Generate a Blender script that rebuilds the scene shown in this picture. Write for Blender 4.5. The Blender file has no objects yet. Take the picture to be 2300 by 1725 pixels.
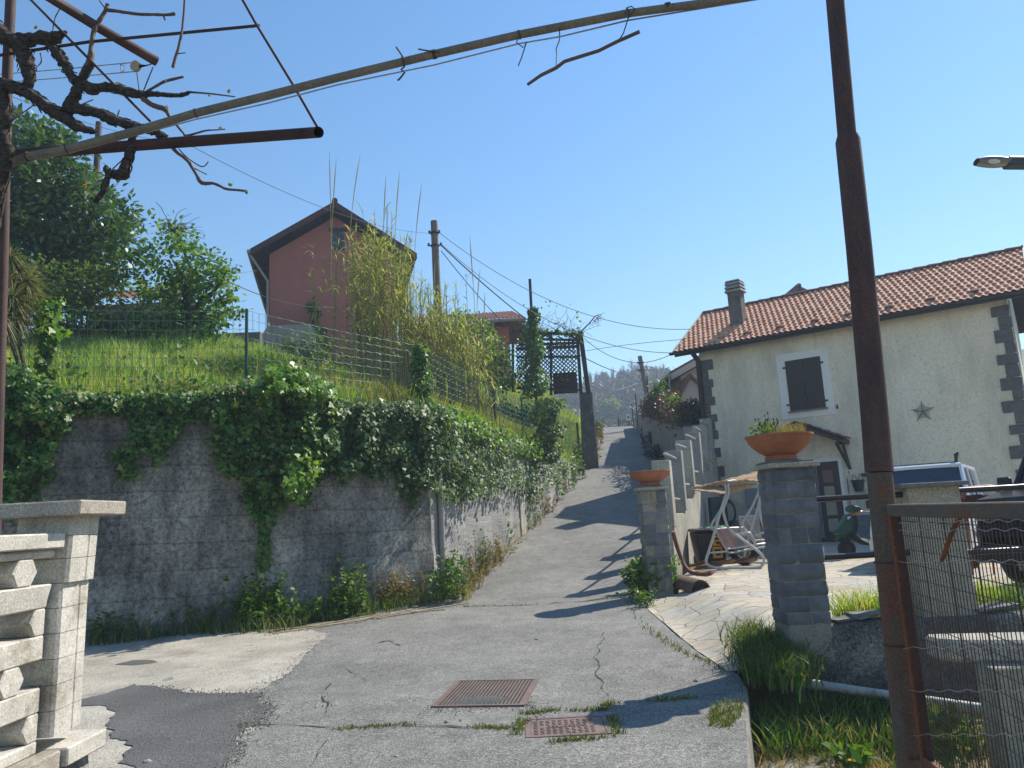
import bpy, bmesh, math, random
import numpy as np
from mathutils import Vector, Matrix, noise
rad = math.radians
rng = np.random.default_rng(7)
random.seed(7)
S = bpy.context.scene
COL = S.collection
# ------------------------------------------------------------------ camera
FPX = 1727.0; PW, PH = 2300.0, 1725.0
TH, RO, EYE = rad(9.8), rad(3.1), 1.6
cF = Vector((0, math.cos(TH), math.sin(TH))); cU0 = Vector((0, -math.sin(TH), math.cos(TH))); cR0 = Vector((1, 0, 0))
cR = math.cos(RO)*cR0 - math.sin(RO)*cU0
cU = math.cos(RO)*cU0 + math.sin(RO)*cR0
CAM = Vector((0, 0, EYE))
cam = bpy.data.cameras.new('camera'); camo = bpy.data.objects.new('camera', cam); COL.objects.link(camo)
camo.matrix_world = Matrix.Translation(CAM) @ Matrix((cR, cU, -cF)).transposed().to_4x4()
cam.sensor_fit = 'HORIZONTAL'; cam.sensor_width = 36.0; cam.lens = 36.0*FPX/PW
cam.clip_start = 0.05; cam.clip_end = 3000
S.camera = camo
def ray(x, y): return cF*FPX + cR*(x-PW/2) - cU*(y-PH/2)
def AY(x, y, Y):
    d = ray(x, y); return CAM + d*(Y/d.y)
def AG(x, y, z0=0.0, g=0.0):      # hit the plane z = z0 + g*Y
    d = ray(x, y); t = (z0-EYE)/(d.z-g*d.y); return CAM + d*t
def AP(x, y, p, n):
    d = ray(x, y); t = (p-CAM).dot(n)/d.dot(n); return CAM + d*t
# ------------------------------------------------------------------ objects
def tag(o, label=None, cat=None, group=None, kind=None):
    if label: o['label'] = label
    if cat: o['category'] = cat
    if group: o['group'] = group
    if kind: o['kind'] = kind
    return o
def thing(name, label, cat, loc=(0, 0, 0), group=None):
    o = bpy.data.objects.new(name, None); COL.objects.link(o); o.location = loc; o.empty_display_size = .1
    return tag(o, label, cat, group)
def link(name, me, mat, parent=None):
    o = bpy.data.objects.new(name, me); COL.objects.link(o)
    if mat is not None:
        for m in (mat if isinstance(mat, (list, tuple)) else [mat]): me.materials.append(m)
    if parent is not None:
        o.parent = parent
        P = parent; L = Matrix.Identity(4)
        while P is not None:
            L = Matrix.Translation(P.location) @ L if P.parent is None else L
            P = P.parent
        if parent.parent is None: o.matrix_parent_inverse = Matrix.Translation(parent.location).inverted()
    return o
def smooth(me, ang=None):
    me.polygons.foreach_set('use_smooth', [True]*len(me.polygons))
    if ang is not None:
        try: me.set_sharp_from_angle(angle=rad(ang))
        except Exception: pass
class MB:
    def __init__(s): s.v = []; s.f = []; s.m = []; s.mi = 0
    def add(s, vs, fs):
        b = len(s.v); s.v += [tuple(v) for v in vs]
        for f in fs: s.f.append(tuple(i+b for i in f)); s.m.append(s.mi)
    def box(s, c, sx, sy, sz, ux=None, uy=None, uz=None, top=1.0, j=0.0):
        """box centred on c; optional axes; top shrinks the upper face"""
        c = Vector(c); ux = Vector(ux) if ux else Vector((1, 0, 0)); uy = Vector(uy) if uy else Vector((0, 1, 0)); uz = Vector(uz) if uz else Vector((0, 0, 1))
        vs = []
        for k in (-1, 1):
            t = top if k > 0 else 1
            for (a, b) in ((-1, -1), (1, -1), (1, 1), (-1, 1)):
                p = c + ux*(a*sx/2*t) + uy*(b*sy/2*t) + uz*(k*sz/2)
                if j: p = p + Vector((random.uniform(-j, j), random.uniform(-j, j), random.uniform(-j, j)))
                vs.append(p)
        s.add(vs, [(3, 2, 1, 0), (4, 5, 6, 7), (0, 1, 5, 4), (1, 2, 6, 5), (2, 3, 7, 6), (3, 0, 4, 7)])
    def boxb(s, x0, x1, y0, y1, z0, z1): s.box(((x0+x1)/2, (y0+y1)/2, (z0+z1)/2), x1-x0, y1-y0, z1-z0)
    def tube(s, pts, r, n=8, cap=True, wob=0.0, seed=0.0):
        pts = [Vector(p) for p in pts]
        rs = r if isinstance(r, (list, tuple)) else [r]*len(pts)
        b = len(s.v); N = len(pts); up = None
        for i, p in enumerate(pts):
            t = (pts[min(i+1, N-1)]-pts[max(i-1, 0)])
            if t.length < 1e-9: t = Vector((0, 0, 1))
            t.normalize()
            if up is None:
                up = Vector((0, 0, 1)) if abs(t.z) < .9 else Vector((1, 0, 0))
            up = up - t*up.dot(t)
            if up.length < 1e-6: up = t.orthogonal()
            up.normalize(); sd = t.cross(up)
            for k in range(n):
                a = 2*math.pi*k/n
                q = rs[i]
                if wob: q *= 1+wob*noise.noise(Vector((math.cos(a)*1.5+seed, math.sin(a)*1.5, i*.6)))
                s.v.append(tuple(p+up*(math.cos(a)*q)+sd*(math.sin(a)*q)))
        for i in range(N-1):
            for k in range(n):
                k2 = (k+1) % n
                s.f.append((b+i*n+k, b+i*n+k2, b+(i+1)*n+k2, b+(i+1)*n+k)); s.m.append(s.mi)
        if cap:
            s.f.append(tuple(b+k for k in range(n))[::-1]); s.m.append(s.mi)
            s.f.append(tuple(b+(N-1)*n+k for k in range(n))); s.m.append(s.mi)
    def lathe(s, c, prof, n=24, ax=None):
        """prof: list of (radius, height) about axis at c"""
        c = Vector(c); b = len(s.v)
        for (r, h) in prof:
            for k in range(n):
                a = 2*math.pi*k/n; s.v.append((c.x+math.cos(a)*r, c.y+math.sin(a)*r, c.z+h))
        for i in range(len(prof)-1):
            for k in range(n):
                k2 = (k+1) % n
                s.f.append((b+i*n+k, b+i*n+k2, b+(i+1)*n+k2, b+(i+1)*n+k)); s.m.append(s.mi)
    def prism(s, poly, d):
        """closed polygon (3D points) extruded by vector d"""
        d = Vector(d); n = len(poly); poly = [Vector(p) for p in poly]
        s.add(poly+[p+d for p in poly], [tuple(range(n))[::-1], tuple(range(n, 2*n))]+[(i, (i+1) % n, n+(i+1) % n, n+i) for i in range(n)])
    def grid(s, P, closed=False):
        """P[i][j] -> point"""
        b = len(s.v); R, C = len(P), len(P[0])
        for row in P: s.v += [tuple(p) for p in row]
        for i in range(R-1):
            for j in range(C-1):
                s.f.append((b+i*C+j, b+i*C+j+1, b+(i+1)*C+j+1, b+(i+1)*C+j)); s.m.append(s.mi)
    def build(s, name, mat, parent=None, sm=None, fix=False, bevel=0, origin=None):
        me = bpy.data.meshes.new(name); v = s.v
        if parent is None:
            a = np.array(v); o = np.array([a[:, 0].mean(), a[:, 1].mean(), a[:, 2].min()]); v = (a-o).tolist()
        me.from_pydata(v, [], s.f)
        ob = link(name, me, mat, parent)
        if parent is None: ob.location = o
        if isinstance(mat, (list, tuple)): me.polygons.foreach_set('material_index', s.m)
        if fix or bevel:
            bm = bmesh.new(); bm.from_mesh(me)
            bmesh.ops.recalc_face_normals(bm, faces=bm.faces)
            if bevel: bmesh.ops.bevel(bm, geom=[e for e in bm.edges if len(e.link_faces) == 2 and e.calc_face_angle(0) > .5], offset=bevel, segments=1, affect='EDGES', clamp_overlap=True)
            bm.to_mesh(me); bm.free()
        if sm is not None: smooth(me, sm)
        me.update(); return ob
def fast_mesh(name, V, k, mat, parent=None, sm=False):
    """V: (n,k,3) array, one k-gon per row"""
    n = V.shape[0]; me = bpy.data.meshes.new(name)
    flat = V.reshape(-1, 3).astype(np.float32)
    o = None
    if parent is None:
        o = np.array([flat[:, 0].mean(), flat[:, 1].mean(), flat[:, 2].min()]); flat = flat-o.astype(np.float32)
    me.vertices.add(n*k); me.loops.add(n*k); me.polygons.add(n)
    me.vertices.foreach_set('co', flat.ravel())
    me.loops.foreach_set('vertex_index', np.arange(n*k, dtype=np.int32))
    me.polygons.foreach_set('loop_start', np.arange(0, n*k, k, dtype=np.int32))
    me.update(calc_edges=True); me.validate()
    ob = link(name, me, mat, parent)
    if o is not None: ob.location = o
    return ob
def strips(name, A, w, mat, parent=None):
    """blades: A (n,m,3) centre lines, w (n,m,3) half-width vectors -> one island per blade"""
    n, m, _ = A.shape
    V = np.stack([A-w, A+w], axis=2).reshape(n, m*2, 3)
    me = bpy.data.meshes.new(name); flat = V.reshape(-1, 3)
    o = None
    if parent is None:
        o = np.array([flat[:, 0].mean(), flat[:, 1].mean(), flat[:, 2].min()]); flat = flat-o
    base = (np.arange(n)*m*2)[:, None, None]
    q = np.array([[2*i, 2*i+1, 2*i+3, 2*i+2] for i in range(m-1)])[None]
    F = (base+q).reshape(-1, 4)
    me.vertices.add(n*m*2); me.loops.add(F.size); me.polygons.add(len(F))
    me.vertices.foreach_set('co', flat.astype(np.float32).ravel())
    me.loops.foreach_set('vertex_index', F.astype(np.int32).ravel())
    me.polygons.foreach_set('loop_start', np.arange(0, F.size, 4, dtype=np.int32))
    me.update(calc_edges=True)
    ob = link(name, me, mat, parent)
    if o is not None: ob.location = o
    return ob
def unit(a): return a/np.maximum(np.linalg.norm(a, axis=-1, keepdims=True), 1e-9)
IVY = np.array([(0, 0), (.42, .08), (.5, .42), (.24, .5), (0, 1.0), (-.24, .5), (-.5, .42), (-.42, .08)])
LANCE = np.array([(0, 0), (.2, .25), (.24, .5), (0, 1.0), (-.24, .5), (-.2, .25)])
OVAL = np.array([(0, 0), (.3, .3), (.3, .65), (0, 1.0), (-.3, .65), (-.3, .3)])
def leaf_array(P, D, N, size, shape=OVAL, fold=.18):
    """P base points, D growth direction, N leaf normal, size (n,)"""
    D = unit(D); N = N-D*(N*D).sum(-1, keepdims=True); N = unit(N); X = np.cross(D, N)
    s = size[:, None, None]
    sh = shape[None]
    return P[:, None]+s*(X[:, None]*sh[..., 0:1]+D[:, None]*sh[..., 1:2]+N[:, None]*(np.abs(sh[..., 0:1])*fold*2))
def rv(n, s=1.0): return rng.normal(0, s, (n, 3))
# ------------------------------------------------------------------ materials
class NT:
    def __init__(s, name):
        s.mat = bpy.data.materials.new(name); s.mat.use_nodes = True; s.t = s.mat.node_tree; s.t.nodes.clear()
        s.out = s.n('ShaderNodeOutputMaterial'); s.b = s.n('ShaderNodeBsdfPrincipled')
        s.l(s.b.outputs[0], s.out.inputs[0])
        s.pos = s.n('ShaderNodeNewGeometry')
    def n(s, ty, **k):
        x = s.t.nodes.new(ty)
        for a, b in k.items(): setattr(x, a, b)
        return x
    def l(s, a, b): s.t.links.new(a, b)
    def coords(s, sc=(1, 1, 1), rot=(0, 0, 0)):
        m = s.n('ShaderNodeMapping'); m.inputs['Scale'].default_value = sc; m.inputs['Rotation'].default_value = rot
        s.l(s.pos.outputs['Position'], m.inputs[0]); return m.outputs[0]
    def noise(s, scale, detail=5, rough=.6, sc=(1, 1, 1), dist=0):
        x = s.n('ShaderNodeTexNoise'); x.inputs['Scale'].default_value = scale; x.inputs['Detail'].default_value = detail; x.inputs['Roughness'].default_value = rough; x.inputs['Distortion'].default_value = dist
        s.l(s.coords(sc), x.inputs['Vector']); return x.outputs['Fac']
    def ramp(s, fac, stops, interp='LINEAR'):
        r = s.n('ShaderNodeValToRGB'); cr = r.color_ramp; cr.interpolation = interp
        while len(cr.elements) < len(stops): cr.elements.new(.5)
        for e, (p, c) in zip(cr.elements, stops):
            e.position = p; e.color = (c[0], c[1], c[2], 1) if hasattr(c, '__len__') else (c, c, c, 1)
        s.l(fac, r.inputs[0]); return r.outputs[0]
    def mix(s, fac, a, b, mode='MIX'):
        x = s.n('ShaderNodeMix', data_type='RGBA', blend_type=mode)
        for sock, val in ((x.inputs[0], fac), (x.inputs[6], a), (x.inputs[7], b)):
            if isinstance(val, (int, float)): sock.default_value = val
            elif hasattr(val, '__len__'): sock.default_value = (*val[:3], 1)
            else: s.l(val, sock)
        return x.outputs[2]
    def math(s, op, a, b=0.0):
        x = s.n('ShaderNodeMath', operation=op)
        for sock, val in ((x.inputs[0], a), (x.inputs[1], b)):
            if isinstance(val, (int, float)): sock.default_value = val
            else: s.l(val, sock)
        return x.outputs[0]
    def bump(s, h, strength=.5, dist=.02, prev=None):
        x = s.n('ShaderNodeBump'); x.inputs['Strength'].default_value = strength; x.inputs['Distance'].default_value = dist
        s.l(h, x.inputs['Height'])
        if prev is not None: s.l(prev, x.inputs['Normal'])
        return x.outputs[0]
    def fin(s, col=None, rough=.8, normal=None, metal=0.0, spec=.5):
        if col is not None:
            if hasattr(col, '__len__'): s.b.inputs['Base Color'].default_value = (*col[:3], 1)
            else: s.l(col, s.b.inputs['Base Color'])
        if isinstance(rough, (int, float)): s.b.inputs['Roughness'].default_value = rough
        else: s.l(rough, s.b.inputs['Roughness'])
        s.b.inputs['Metallic'].default_value = metal; s.b.inputs['Specular IOR Level'].default_value = spec
        if normal is not None: s.l(normal, s.b.inputs['Normal'])
        return s.mat
def surf(name, c, c2=None, scale=4.0, rough=.8, bump=.3, bscale=40, bdist=.01, speck=.25, sscale=None, metal=0.0, spec=.4, sc=(1, 1, 1), stops=(.35, .65), c3=None, s3=1.0, t3=(.55, .7)):
    """two-tone noise + fine speckle + bump; c3: large stains"""
    t = NT(name); c2 = c2 or tuple(x*.7 for x in c)
    col = t.ramp(t.noise(scale, 6, .65, sc), [(stops[0], c), (stops[1], c2)])
    if c3: col = t.mix(t.ramp(t.noise(s3, 7, .7, sc), [(t3[0], 0), (t3[1], 1)]), col, c3)
    if speck:
        f = t.ramp(t.noise(sscale or bscale*1.3, 3, .7), [(.3, 1-speck), (.7, 1+speck)])
        col = t.mix(1.0, col, f, 'MULTIPLY')
    nm = t.bump(t.noise(bscale, 5, .7, sc), bump, bdist) if bump else None
    return t.fin(col, rough, nm, metal, spec)
def leafm(name, stops, rough=.45, trans=.35, spec=.4, clump=.0, tcol=None):
    t = NT(name)
    ri = t.pos.outputs['Random Per Island']
    col = t.ramp(ri, stops)
    if clump: col = t.mix(1.0, col, t.ramp(t.noise(clump, 4, .6), [(.34, (.62, .70, .55)), (.5, (1, 1, 1)), (.66, (1.35, 1.12, 1.1))]), 'MULTIPLY')
    t.fin(col, rough, None, 0, spec)
    tr = t.n('ShaderNodeBsdfTranslucent')
    t.l(t.mix(1.0, col, tcol or (1.6, 1.7, .7), 'MULTIPLY'), tr.inputs[0])
    mx = t.n('ShaderNodeMixShader'); mx.inputs[0].default_value = trans
    t.l(t.b.outputs[0], mx.inputs[1]); t.l(tr.outputs[0], mx.inputs[2]); t.l(mx.outputs[0], t.out.inputs[0])
    return t.mat
m = {}
# asphalt
t = NT('asphalt')
col = t.ramp(t.noise(.55, 7, .65), [(.3, (.155, .150, .136)), (.5, (.20, .194, .176)), (.72, (.245, .236, .212))])
col = t.mix(1.0, col, t.ramp(t.noise(95, 2, .8), [(.34, .25), (.5, 1.0), (.64, 1.8)]), 'MULTIPLY')
col = t.mix(1.0, col, t.ramp(t.noise(30, 3, .8), [(.3, .62), (.5, 1), (.7, 1.3)]), 'MULTIPLY')
col = t.mix(1.0, col, t.ramp(t.noise(3.5, 7, .75), [(.3, .72), (.7, 1.2)]), 'MULTIPLY')
m['asphalt'] = t.fin(col, .9, t.bump(t.noise(70, 4, .8), .55, .012), 0, .25)
t = NT('new_asphalt')
col = t.ramp(t.noise(1.3, 6), [(.3, (.088, .087, .083)), (.7, (.13, .128, .122))])
col = t.mix(1.0, col, t.ramp(t.noise(80, 2, .8), [(.3, .35), (.5, 1), (.7, 2.0)]), 'MULTIPLY')
m['asphalt_new'] = t.fin(col, .9, t.bump(t.noise(60, 4, .8), .8, .015), 0, .25)
# rough old concrete wall
t = NT('wall_concrete')
col = t.ramp(t.noise(.75, 8, .68), [(.34, (.17, .163, .145)), (.5, (.36, .34, .30)), (.64, (.56, .53, .46))])
col = t.mix(t.ramp(t.noise(1.6, 6, .7, (1, 1, .25)), [(.48, 0), (.66, .85)]), col, (.10, .098, .09))
sx_ = t.n('ShaderNodeSeparateXYZ'); t.l(t.pos.outputs['Position'], sx_.inputs[0])
bl_ = t.math('FRACT', t.math('MULTIPLY', t.math('ADD', sx_.outputs[2], t.math('MULTIPLY', t.noise(.8, 3), .12)), 2.6))
col = t.mix(1.0, col, t.ramp(bl_, [(0, .62), (.05, 1.0), (.95, 1.05), (1, .7)]), 'MULTIPLY')
col = t.mix(1.0, col, t.ramp(t.noise(17, 6, .85), [(.36, .30), (.5, 1.0), (.64, 1.5)]), 'MULTIPLY')
nb = t.bump(t.noise(11, 7, .8), 1.0, .08)
m['wall_old'] = t.fin(col, .92, t.bump(t.noise(60, 4, .8), .6, .015, nb), 0, .2)
t = NT('wall_concrete_smooth')
col = t.ramp(t.noise(.9, 7, .66), [(.3, (.19, .185, .175)), (.52, (.33, .32, .30)), (.72, (.43, .41, .37))])
col = t.mix(t.ramp(t.noise(2.2, 6, .7, (1, 1, .2)), [(.55, 0), (.75, .7)]), col, (.13, .13, .125))
col = t.mix(1.0, col, t.ramp(t.noise(50, 4, .8), [(.32, .6), (.68, 1.3)]), 'MULTIPLY')
nb = t.bump(t.noise(5, 5, .7, (.4, .4, 3)), .5, .05)
m['wall_new'] = t.fin(col, .9, t.bump(t.noise(60, 4, .8), .4, .012, nb), 0, .2)
# balustrade concrete
m['white_conc'] = surf('white_concrete', (.58, .545, .47), (.41, .38, .325), 6, .85, .4, 75, .005, .34, 110, c3=(.20, .165, .11), s3=3.6, t3=(.53, .72))
m['white_conc2'] = surf('rail_concrete', (.40, .36, .30), (.24, .21, .17), 5, .85, .5, 75, .006, .5, 120, c3=(.13, .10, .075), s3=4.0, t3=(.55, .78))
m['conc'] = surf('concrete', (.36, .34, .31), (.22, .21, .19), 2.5, .9, .5, 60, .01, .4, 90, c3=(.12, .115, .10), s3=1.2, t3=(.55, .75))
m['conc_pale'] = surf('pale_concrete', (.43, .395, .325), (.30, .275, .225), 1.6, .9, .6, 45, .014, .6, 70, c3=(.20, .185, .15), s3=1.3, t3=(.52, .72))
m['conc_dark'] = surf('dark_pebble_concrete', (.155, .148, .13), (.085, .082, .074), 3, .95, 1.0, 38, .025, .75, 42, c3=(.34, .325, .28), s3=1.1, t3=(.54, .72))
m['conc_pit'] = surf('path_concrete', (.26, .25, .22), (.16, .15, .12), 3, .9, .5, 50, .01, .45, 70)
# stucco
t = NT('stucco')
col = t.ramp(t.noise(.6, 6, .6), [(.3, (.79, .69, .52)), (.7, (.86, .77, .60))])
col = t.mix(1.0, col, t.ramp(t.noise(38, 3, .6, (1, 1, 1.6)), [(.36, .70), (.48, 1), (.7, 1.05)]), 'MULTIPLY')
col = t.mix(1.0, col, t.ramp(t.noise(13, 5, .8), [(.34, .72), (.46, 1), (.7, 1.04)]), 'MULTIPLY')
col = t.mix(t.ramp(t.noise(.9, 7, .7, (1, 1, .3)), [(.46, 0), (.68, .75)]), col, (.50, .44, .35))
col = t.mix(t.ramp(t.noise(3.2, 6, .75, (1.6, 1.6, .12)), [(.56, 0), (.74, .5)]), col, (.40, .36, .30))
sz_ = t.n('ShaderNodeSeparateXYZ'); t.l(t.pos.outputs['Position'], sz_.inputs[0])
col = t.mix(t.ramp(t.math('SUBTRACT', t.math('ADD', sz_.outputs[2], t.math('MULTIPLY', t.noise(1.3, 6, .7), -2.6)), .2), [(0, .7), (.35, 0)]), col, (.36, .34, .31))
nb = t.bump(t.noise(26, 4, .55, (1, 1, 1.5)), .6, .03)
m['stucco'] = t.fin(col, .9, nb, 0, .2)
m['trim'] = surf('window_plaster', (.78, .76, .71), (.72, .70, .66), 3, .8, .15, 60, .004, .06)
m['wood_dark'] = surf('dark_brown_wood', (.035, .024, .019), (.022, .015, .013), 3, .55, .3, 18, .006, .2, sc=(9, 9, 1))
m['brown_metal'] = surf('brown_metal', (.030, .024, .024), (.02, .017, .017), 4, .45, .1, 40, .003, .1)
m['pink'] = surf('pink_plaster', (.46, .165, .125), (.38, .135, .105), .8, .9, .3, 30, .01, .14, c3=(.33, .14, .11), s3=.7)
m['palepink'] = surf('pale_pink_plaster', (.55, .43, .38), (.48, .38, .34), 1, .9, .2, 30, .01, .08)
m['rustroof'] = surf('rust_fascia', (.085, .028, .022), (.05, .02, .018), 2, .7, .3, 30, .006, .3)
m['soffit'] = surf('dark_soffit', (.028, .022, .02), (.018, .015, .014), 3, .8, .3, 20, .01, .2)
# roof tiles
t = NT('roof_tile')
tc = t.n('ShaderNodeTexVoronoi'); tc.inputs['Scale'].default_value = 6.2
t.l(t.coords((1, 1, 1.4)), tc.inputs['Vector'])
sep = t.n('ShaderNodeSeparateColor'); t.l(tc.outputs['Color'], sep.inputs[0])
col = t.ramp(sep.outputs[0], [(0, (.46, .20, .12)), (.35, (.60, .31, .195)), (.7, (.68, .41, .285)), (1, (.52, .235, .145))])
col = t.mix(t.ramp(t.noise(2.2, 7, .7), [(.52, 0), (.78, .55)]), col, (.42, .29, .22))
col = t.mix(1.0, col, t.ramp(t.noise(45, 4, .7), [(.3, .75), (.7, 1.2)]), 'MULTIPLY')
m['tile'] = t.fin(col, .85, t.bump(t.noise(50, 4, .7), .3, .006), 0, .2)
m['tile_dark'] = surf('weathered_tile', (.20, .09, .06), (.14, .07, .05), 3, .85, .3, 40, .006, .3)
# flagstones
t = NT('flagstone')
co = t.coords((1, 1, 1))
wob = t.n('ShaderNodeTexNoise'); wob.inputs['Scale'].default_value = 3.0; t.l(co, wob.inputs['Vector'])
add = t.n('ShaderNodeVectorMath', operation='MULTIPLY_ADD'); t.l(wob.outputs['Color'], add.inputs[0]); add.inputs[1].default_value = (.14, .14, 0); t.l(co, add.inputs[2])
v1 = t.n('ShaderNodeTexVoronoi', feature='DISTANCE_TO_EDGE', voronoi_dimensions='2D'); v1.inputs['Scale'].default_value = 2.6; t.l(add.outputs[0], v1.inputs['Vector'])
v2 = t.n('ShaderNodeTexVoronoi', feature='F1', voronoi_dimensions='2D'); v2.inputs['Scale'].default_value = 2.6; t.l(add.outputs[0], v2.inputs['Vector'])
sp = t.n('ShaderNodeSeparateColor'); t.l(v2.outputs['Color'], sp.inputs[0])
col = t.ramp(sp.outputs[0], [(0, (.38, .325, .245)), (.3, (.48, .42, .32)), (.55, (.41, .39, .345)), (.8, (.53, .465, .35)), (1, (.33, .305, .255))])
col = t.mix(1.0, col, t.ramp(t.noise(6, 7, .7), [(.3, .75), (.7, 1.15)]), 'MULTIPLY')
col = t.mix(1.0, col, t.ramp(t.noise(70, 3, .7), [(.3, .82), (.7, 1.12)]), 'MULTIPLY')
edge = t.ramp(v1.outputs['Distance'], [(.006, 0), (.022, 1)])
joint = t.ramp(t.noise(4, 4), [(.45, (.17, .14, .10)), (.7, (.22, .20, .09))])
col = t.mix(edge, joint, col)
hh = t.math('ADD', edge, t.math('MULTIPLY', t.noise(9, 6, .7), .35))
m['flag'] = t.fin(col, .85, t.bump(hh, .7, .03), 0, .25)
# slate blocks
def slate(name, stops):
    t = NT(name)
    col = t.ramp(t.pos.outputs['Random Per Island'], stops)
    col = t.mix(1.0, col, t.ramp(t.noise(7, 7, .7), [(.3, .65), (.7, 1.25)]), 'MULTIPLY')
    col = t.mix(t.ramp(t.noise(3.3, 7, .7), [(.62, 0), (.8, .5)]), col, (.26, .20, .12))
    nb = t.bump(t.noise(9, 7, .75), 1.0, .035)
    return t.fin(col, .62, t.bump(t.noise(60, 3, .7), .3, .006, nb), 0, .35)
m['slate'] = slate('slate_block', [(0, (.10, .11, .125)), (.4, (.15, .16, .175)), (.75, (.20, .205, .21)), (1, (.13, .14, .155))])
m['slate_mix'] = slate('mixed_stone_block', [(0, (.12, .125, .135)), (.4, (.20, .20, .20)), (.7, (.33, .30, .24)), (.85, (.17, .17, .18)), (1, (.36, .30, .19))])
m['quoin'] = slate('quoin_stone', [(0, (.09, .085, .085)), (.5, (.13, .125, .12)), (1, (.11, .105, .105))])
m['mortar'] = surf('mortar', (.30, .28, .23), (.18, .17, .14), 6, .95, .6, 50, .01, .3)
m['terra'] = surf('terracotta', (.40, .15, .068), (.30, .105, .05), 5, .8, .25, 60, .004, .16, c3=(.40, .27, .18), s3=5, t3=(.6, .85))
m['slab'] = surf('slate_slab', (.17, .175, .17), (.11, .115, .115), 4, .7, .4, 30, .008, .25)
# metals
def rusty(name, a, b, c, th=(.42, .62), sc=(1, 1, .25), rough=.75):
    t = NT(name)
    col = t.ramp(t.noise(9, 8, .7, sc), [(.32, a), (.5, b), (.7, c)])
    col = t.mix(1.0, col, t.ramp(t.noise(120, 3, .7), [(.3, .6), (.7, 1.35)]), 'MULTIPLY')
    return t.fin(col, rough, t.bump(t.noise(140, 4, .8), .5, .004), 0, .4)
m['rust_pole'] = rusty('rusted_iron', (.045, .032, .031), (.078, .042, .036), (.115, .068, .054))
m['rust_low'] = rusty('rusted_galvanised_iron', (.10, .095, .085), (.10, .075, .055), (.16, .055, .022), sc=(1, 1, .6))
m['rust_dark'] = rusty('dark_rusted_steel', (.035, .018, .016), (.055, .025, .02), (.075, .034, .026), sc=(.4, .4, .4))
m['gate'] = rusty('gate_iron', (.085, .078, .068), (.11, .095, .075), (.15, .075, .035), sc=(1, .5, 2))
m['gate_rust'] = rusty('gate_rust', (.12, .045, .022), (.19, .075, .035), (.09, .04, .025))
m['wire_rust'] = surf('rusted_wire', (.055, .036, .026), (.04, .028, .022), 20, .6, 0, 10, speck=0)
m['wire_grey'] = surf('galvanised_wire', (.34, .34, .33), (.25, .25, .25), 20, .45, 0, 10, speck=0, metal=.5)
m['pipe_grey'] = surf('weathered_grey_pipe', (.20, .17, .125), (.13, .115, .09), 8, .6, .25, 60, .004, .3)
m['galv'] = surf('swing_tube', (.50, .49, .47), (.42, .41, .40), 5, .35, 0, 10, speck=.05, metal=.35)
m['pvc'] = surf('grey_plastic_pipe', (.34, .30, .27), (.28, .25, .22), 3, .5, .1, 30, .003, .1)
m['pvc_white'] = surf('dusty_white_pipe', (.44, .43, .40), (.33, .32, .29), 3, .55, .1, 40, .003, .15)
m['fence_green'] = surf('green_coated_wire', (.06, .19, .13), (.05, .16, .11), 5, .5, 0, 10, speck=0)
m['post_green'] = surf('green_post', (.02, .075, .055), (.015, .055, .045), 5, .5, .1, 30, .003, .15)
m['rail'] = surf('black_rail', (.03, .025, .025), (.022, .02, .02), 5, .28, .05, 60, .002, .1)
m['black'] = surf('black_plastic', (.018, .02, .022), (.013, .014, .016), 3, .5, .1, 40, .003, .1)
m['black_iron'] = surf('black_iron', (.012, .012, .012), (.01, .01, .01), 3, .5, 0, 10, speck=0)
m['pole_wood'] = surf('weathered_pole', (.20, .16, .13), (.13, .105, .09), 6, .85, .4, 40, .006, .25, sc=(4, 4, .5))
m['cable'] = surf('cable', (.10, .10, .10), (.08, .08, .08), 5, .6, 0, 10, speck=0)
m['bark'] = surf('vine_bark', (.042, .032, .026), (.105, .083, .064), 30, .95, 1.0, 70, .02, .5, 90, sc=(1, 1, 2.2), stops=(.42, .58))
m['shoot'] = surf('vine_shoot', (.13, .085, .065), (.09, .06, .05), 10, .7, .3, 60, .003, .2)
m['bud'] = surf('vine_bud', (.35, .30, .20), (.30, .28, .12), 10, .7, .3, 60, .003, .1)
m['trunk'] = surf('tree_bark', (.085, .065, .05), (.05, .04, .032), 6, .95, .8, 25, .02, .35, sc=(2, 2, .5))
m['cast'] = surf('rusty_cast_iron', (.20, .135, .115), (.15, .10, .085), 6, .6, .4, 80, .004, .3)
m['dirt'] = surf('dirt', (.13, .10, .07), (.085, .07, .048), 2, .95, .8, 20, .03, .4, 40)
m['drygrass_soil'] = surf('dry_straw_soil', (.24, .16, .085), (.15, .105, .06), 4, .95, .8, 25, .02, .5, 60)
m['meadow_soil'] = surf('meadow_soil', (.06, .085, .022), (.085, .09, .03), 1, .95, .8, 10, .05, .35, 20)
m['ground'] = surf('far_ground', (.10, .11, .045), (.08, .08, .04), .2, .95, .5, 3, .1, .3, 8)
m['crack'] = surf('crack', (.035, .033, .03), (.05, .045, .035), 8, .95, 0, 10, speck=.2)
m['stone_small'] = surf('pebble', (.32, .31, .29), (.22, .215, .2), 5, .9, .3, 40, .005, .2)
m['straw'] = surf('cut_cane', (.46, .36, .22), (.34, .26, .16), 8, .7, .2, 40, .003, .2)
m['thatch'] = surf('reed_mat', (.42, .29, .17), (.25, .16, .09), 5, .9, .8, 40, .012, .45, 50, sc=(1, 6, 1), c3=(.36, .26, .15), s3=4)
m['blue_pl'] = surf('blue_plastic', (.015, .11, .42), (.013, .1, .38), 2, .4, 0, 10, speck=0)
m['red_pl'] = surf('red_plastic', (.36, .018, .022), (.32, .016, .02), 2, .45, 0, 10, speck=0)
m['yellow'] = surf('yellow_label', (.62, .40, .03), (.56, .36, .03), 4, .5, 0, 10, speck=.05)
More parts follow.
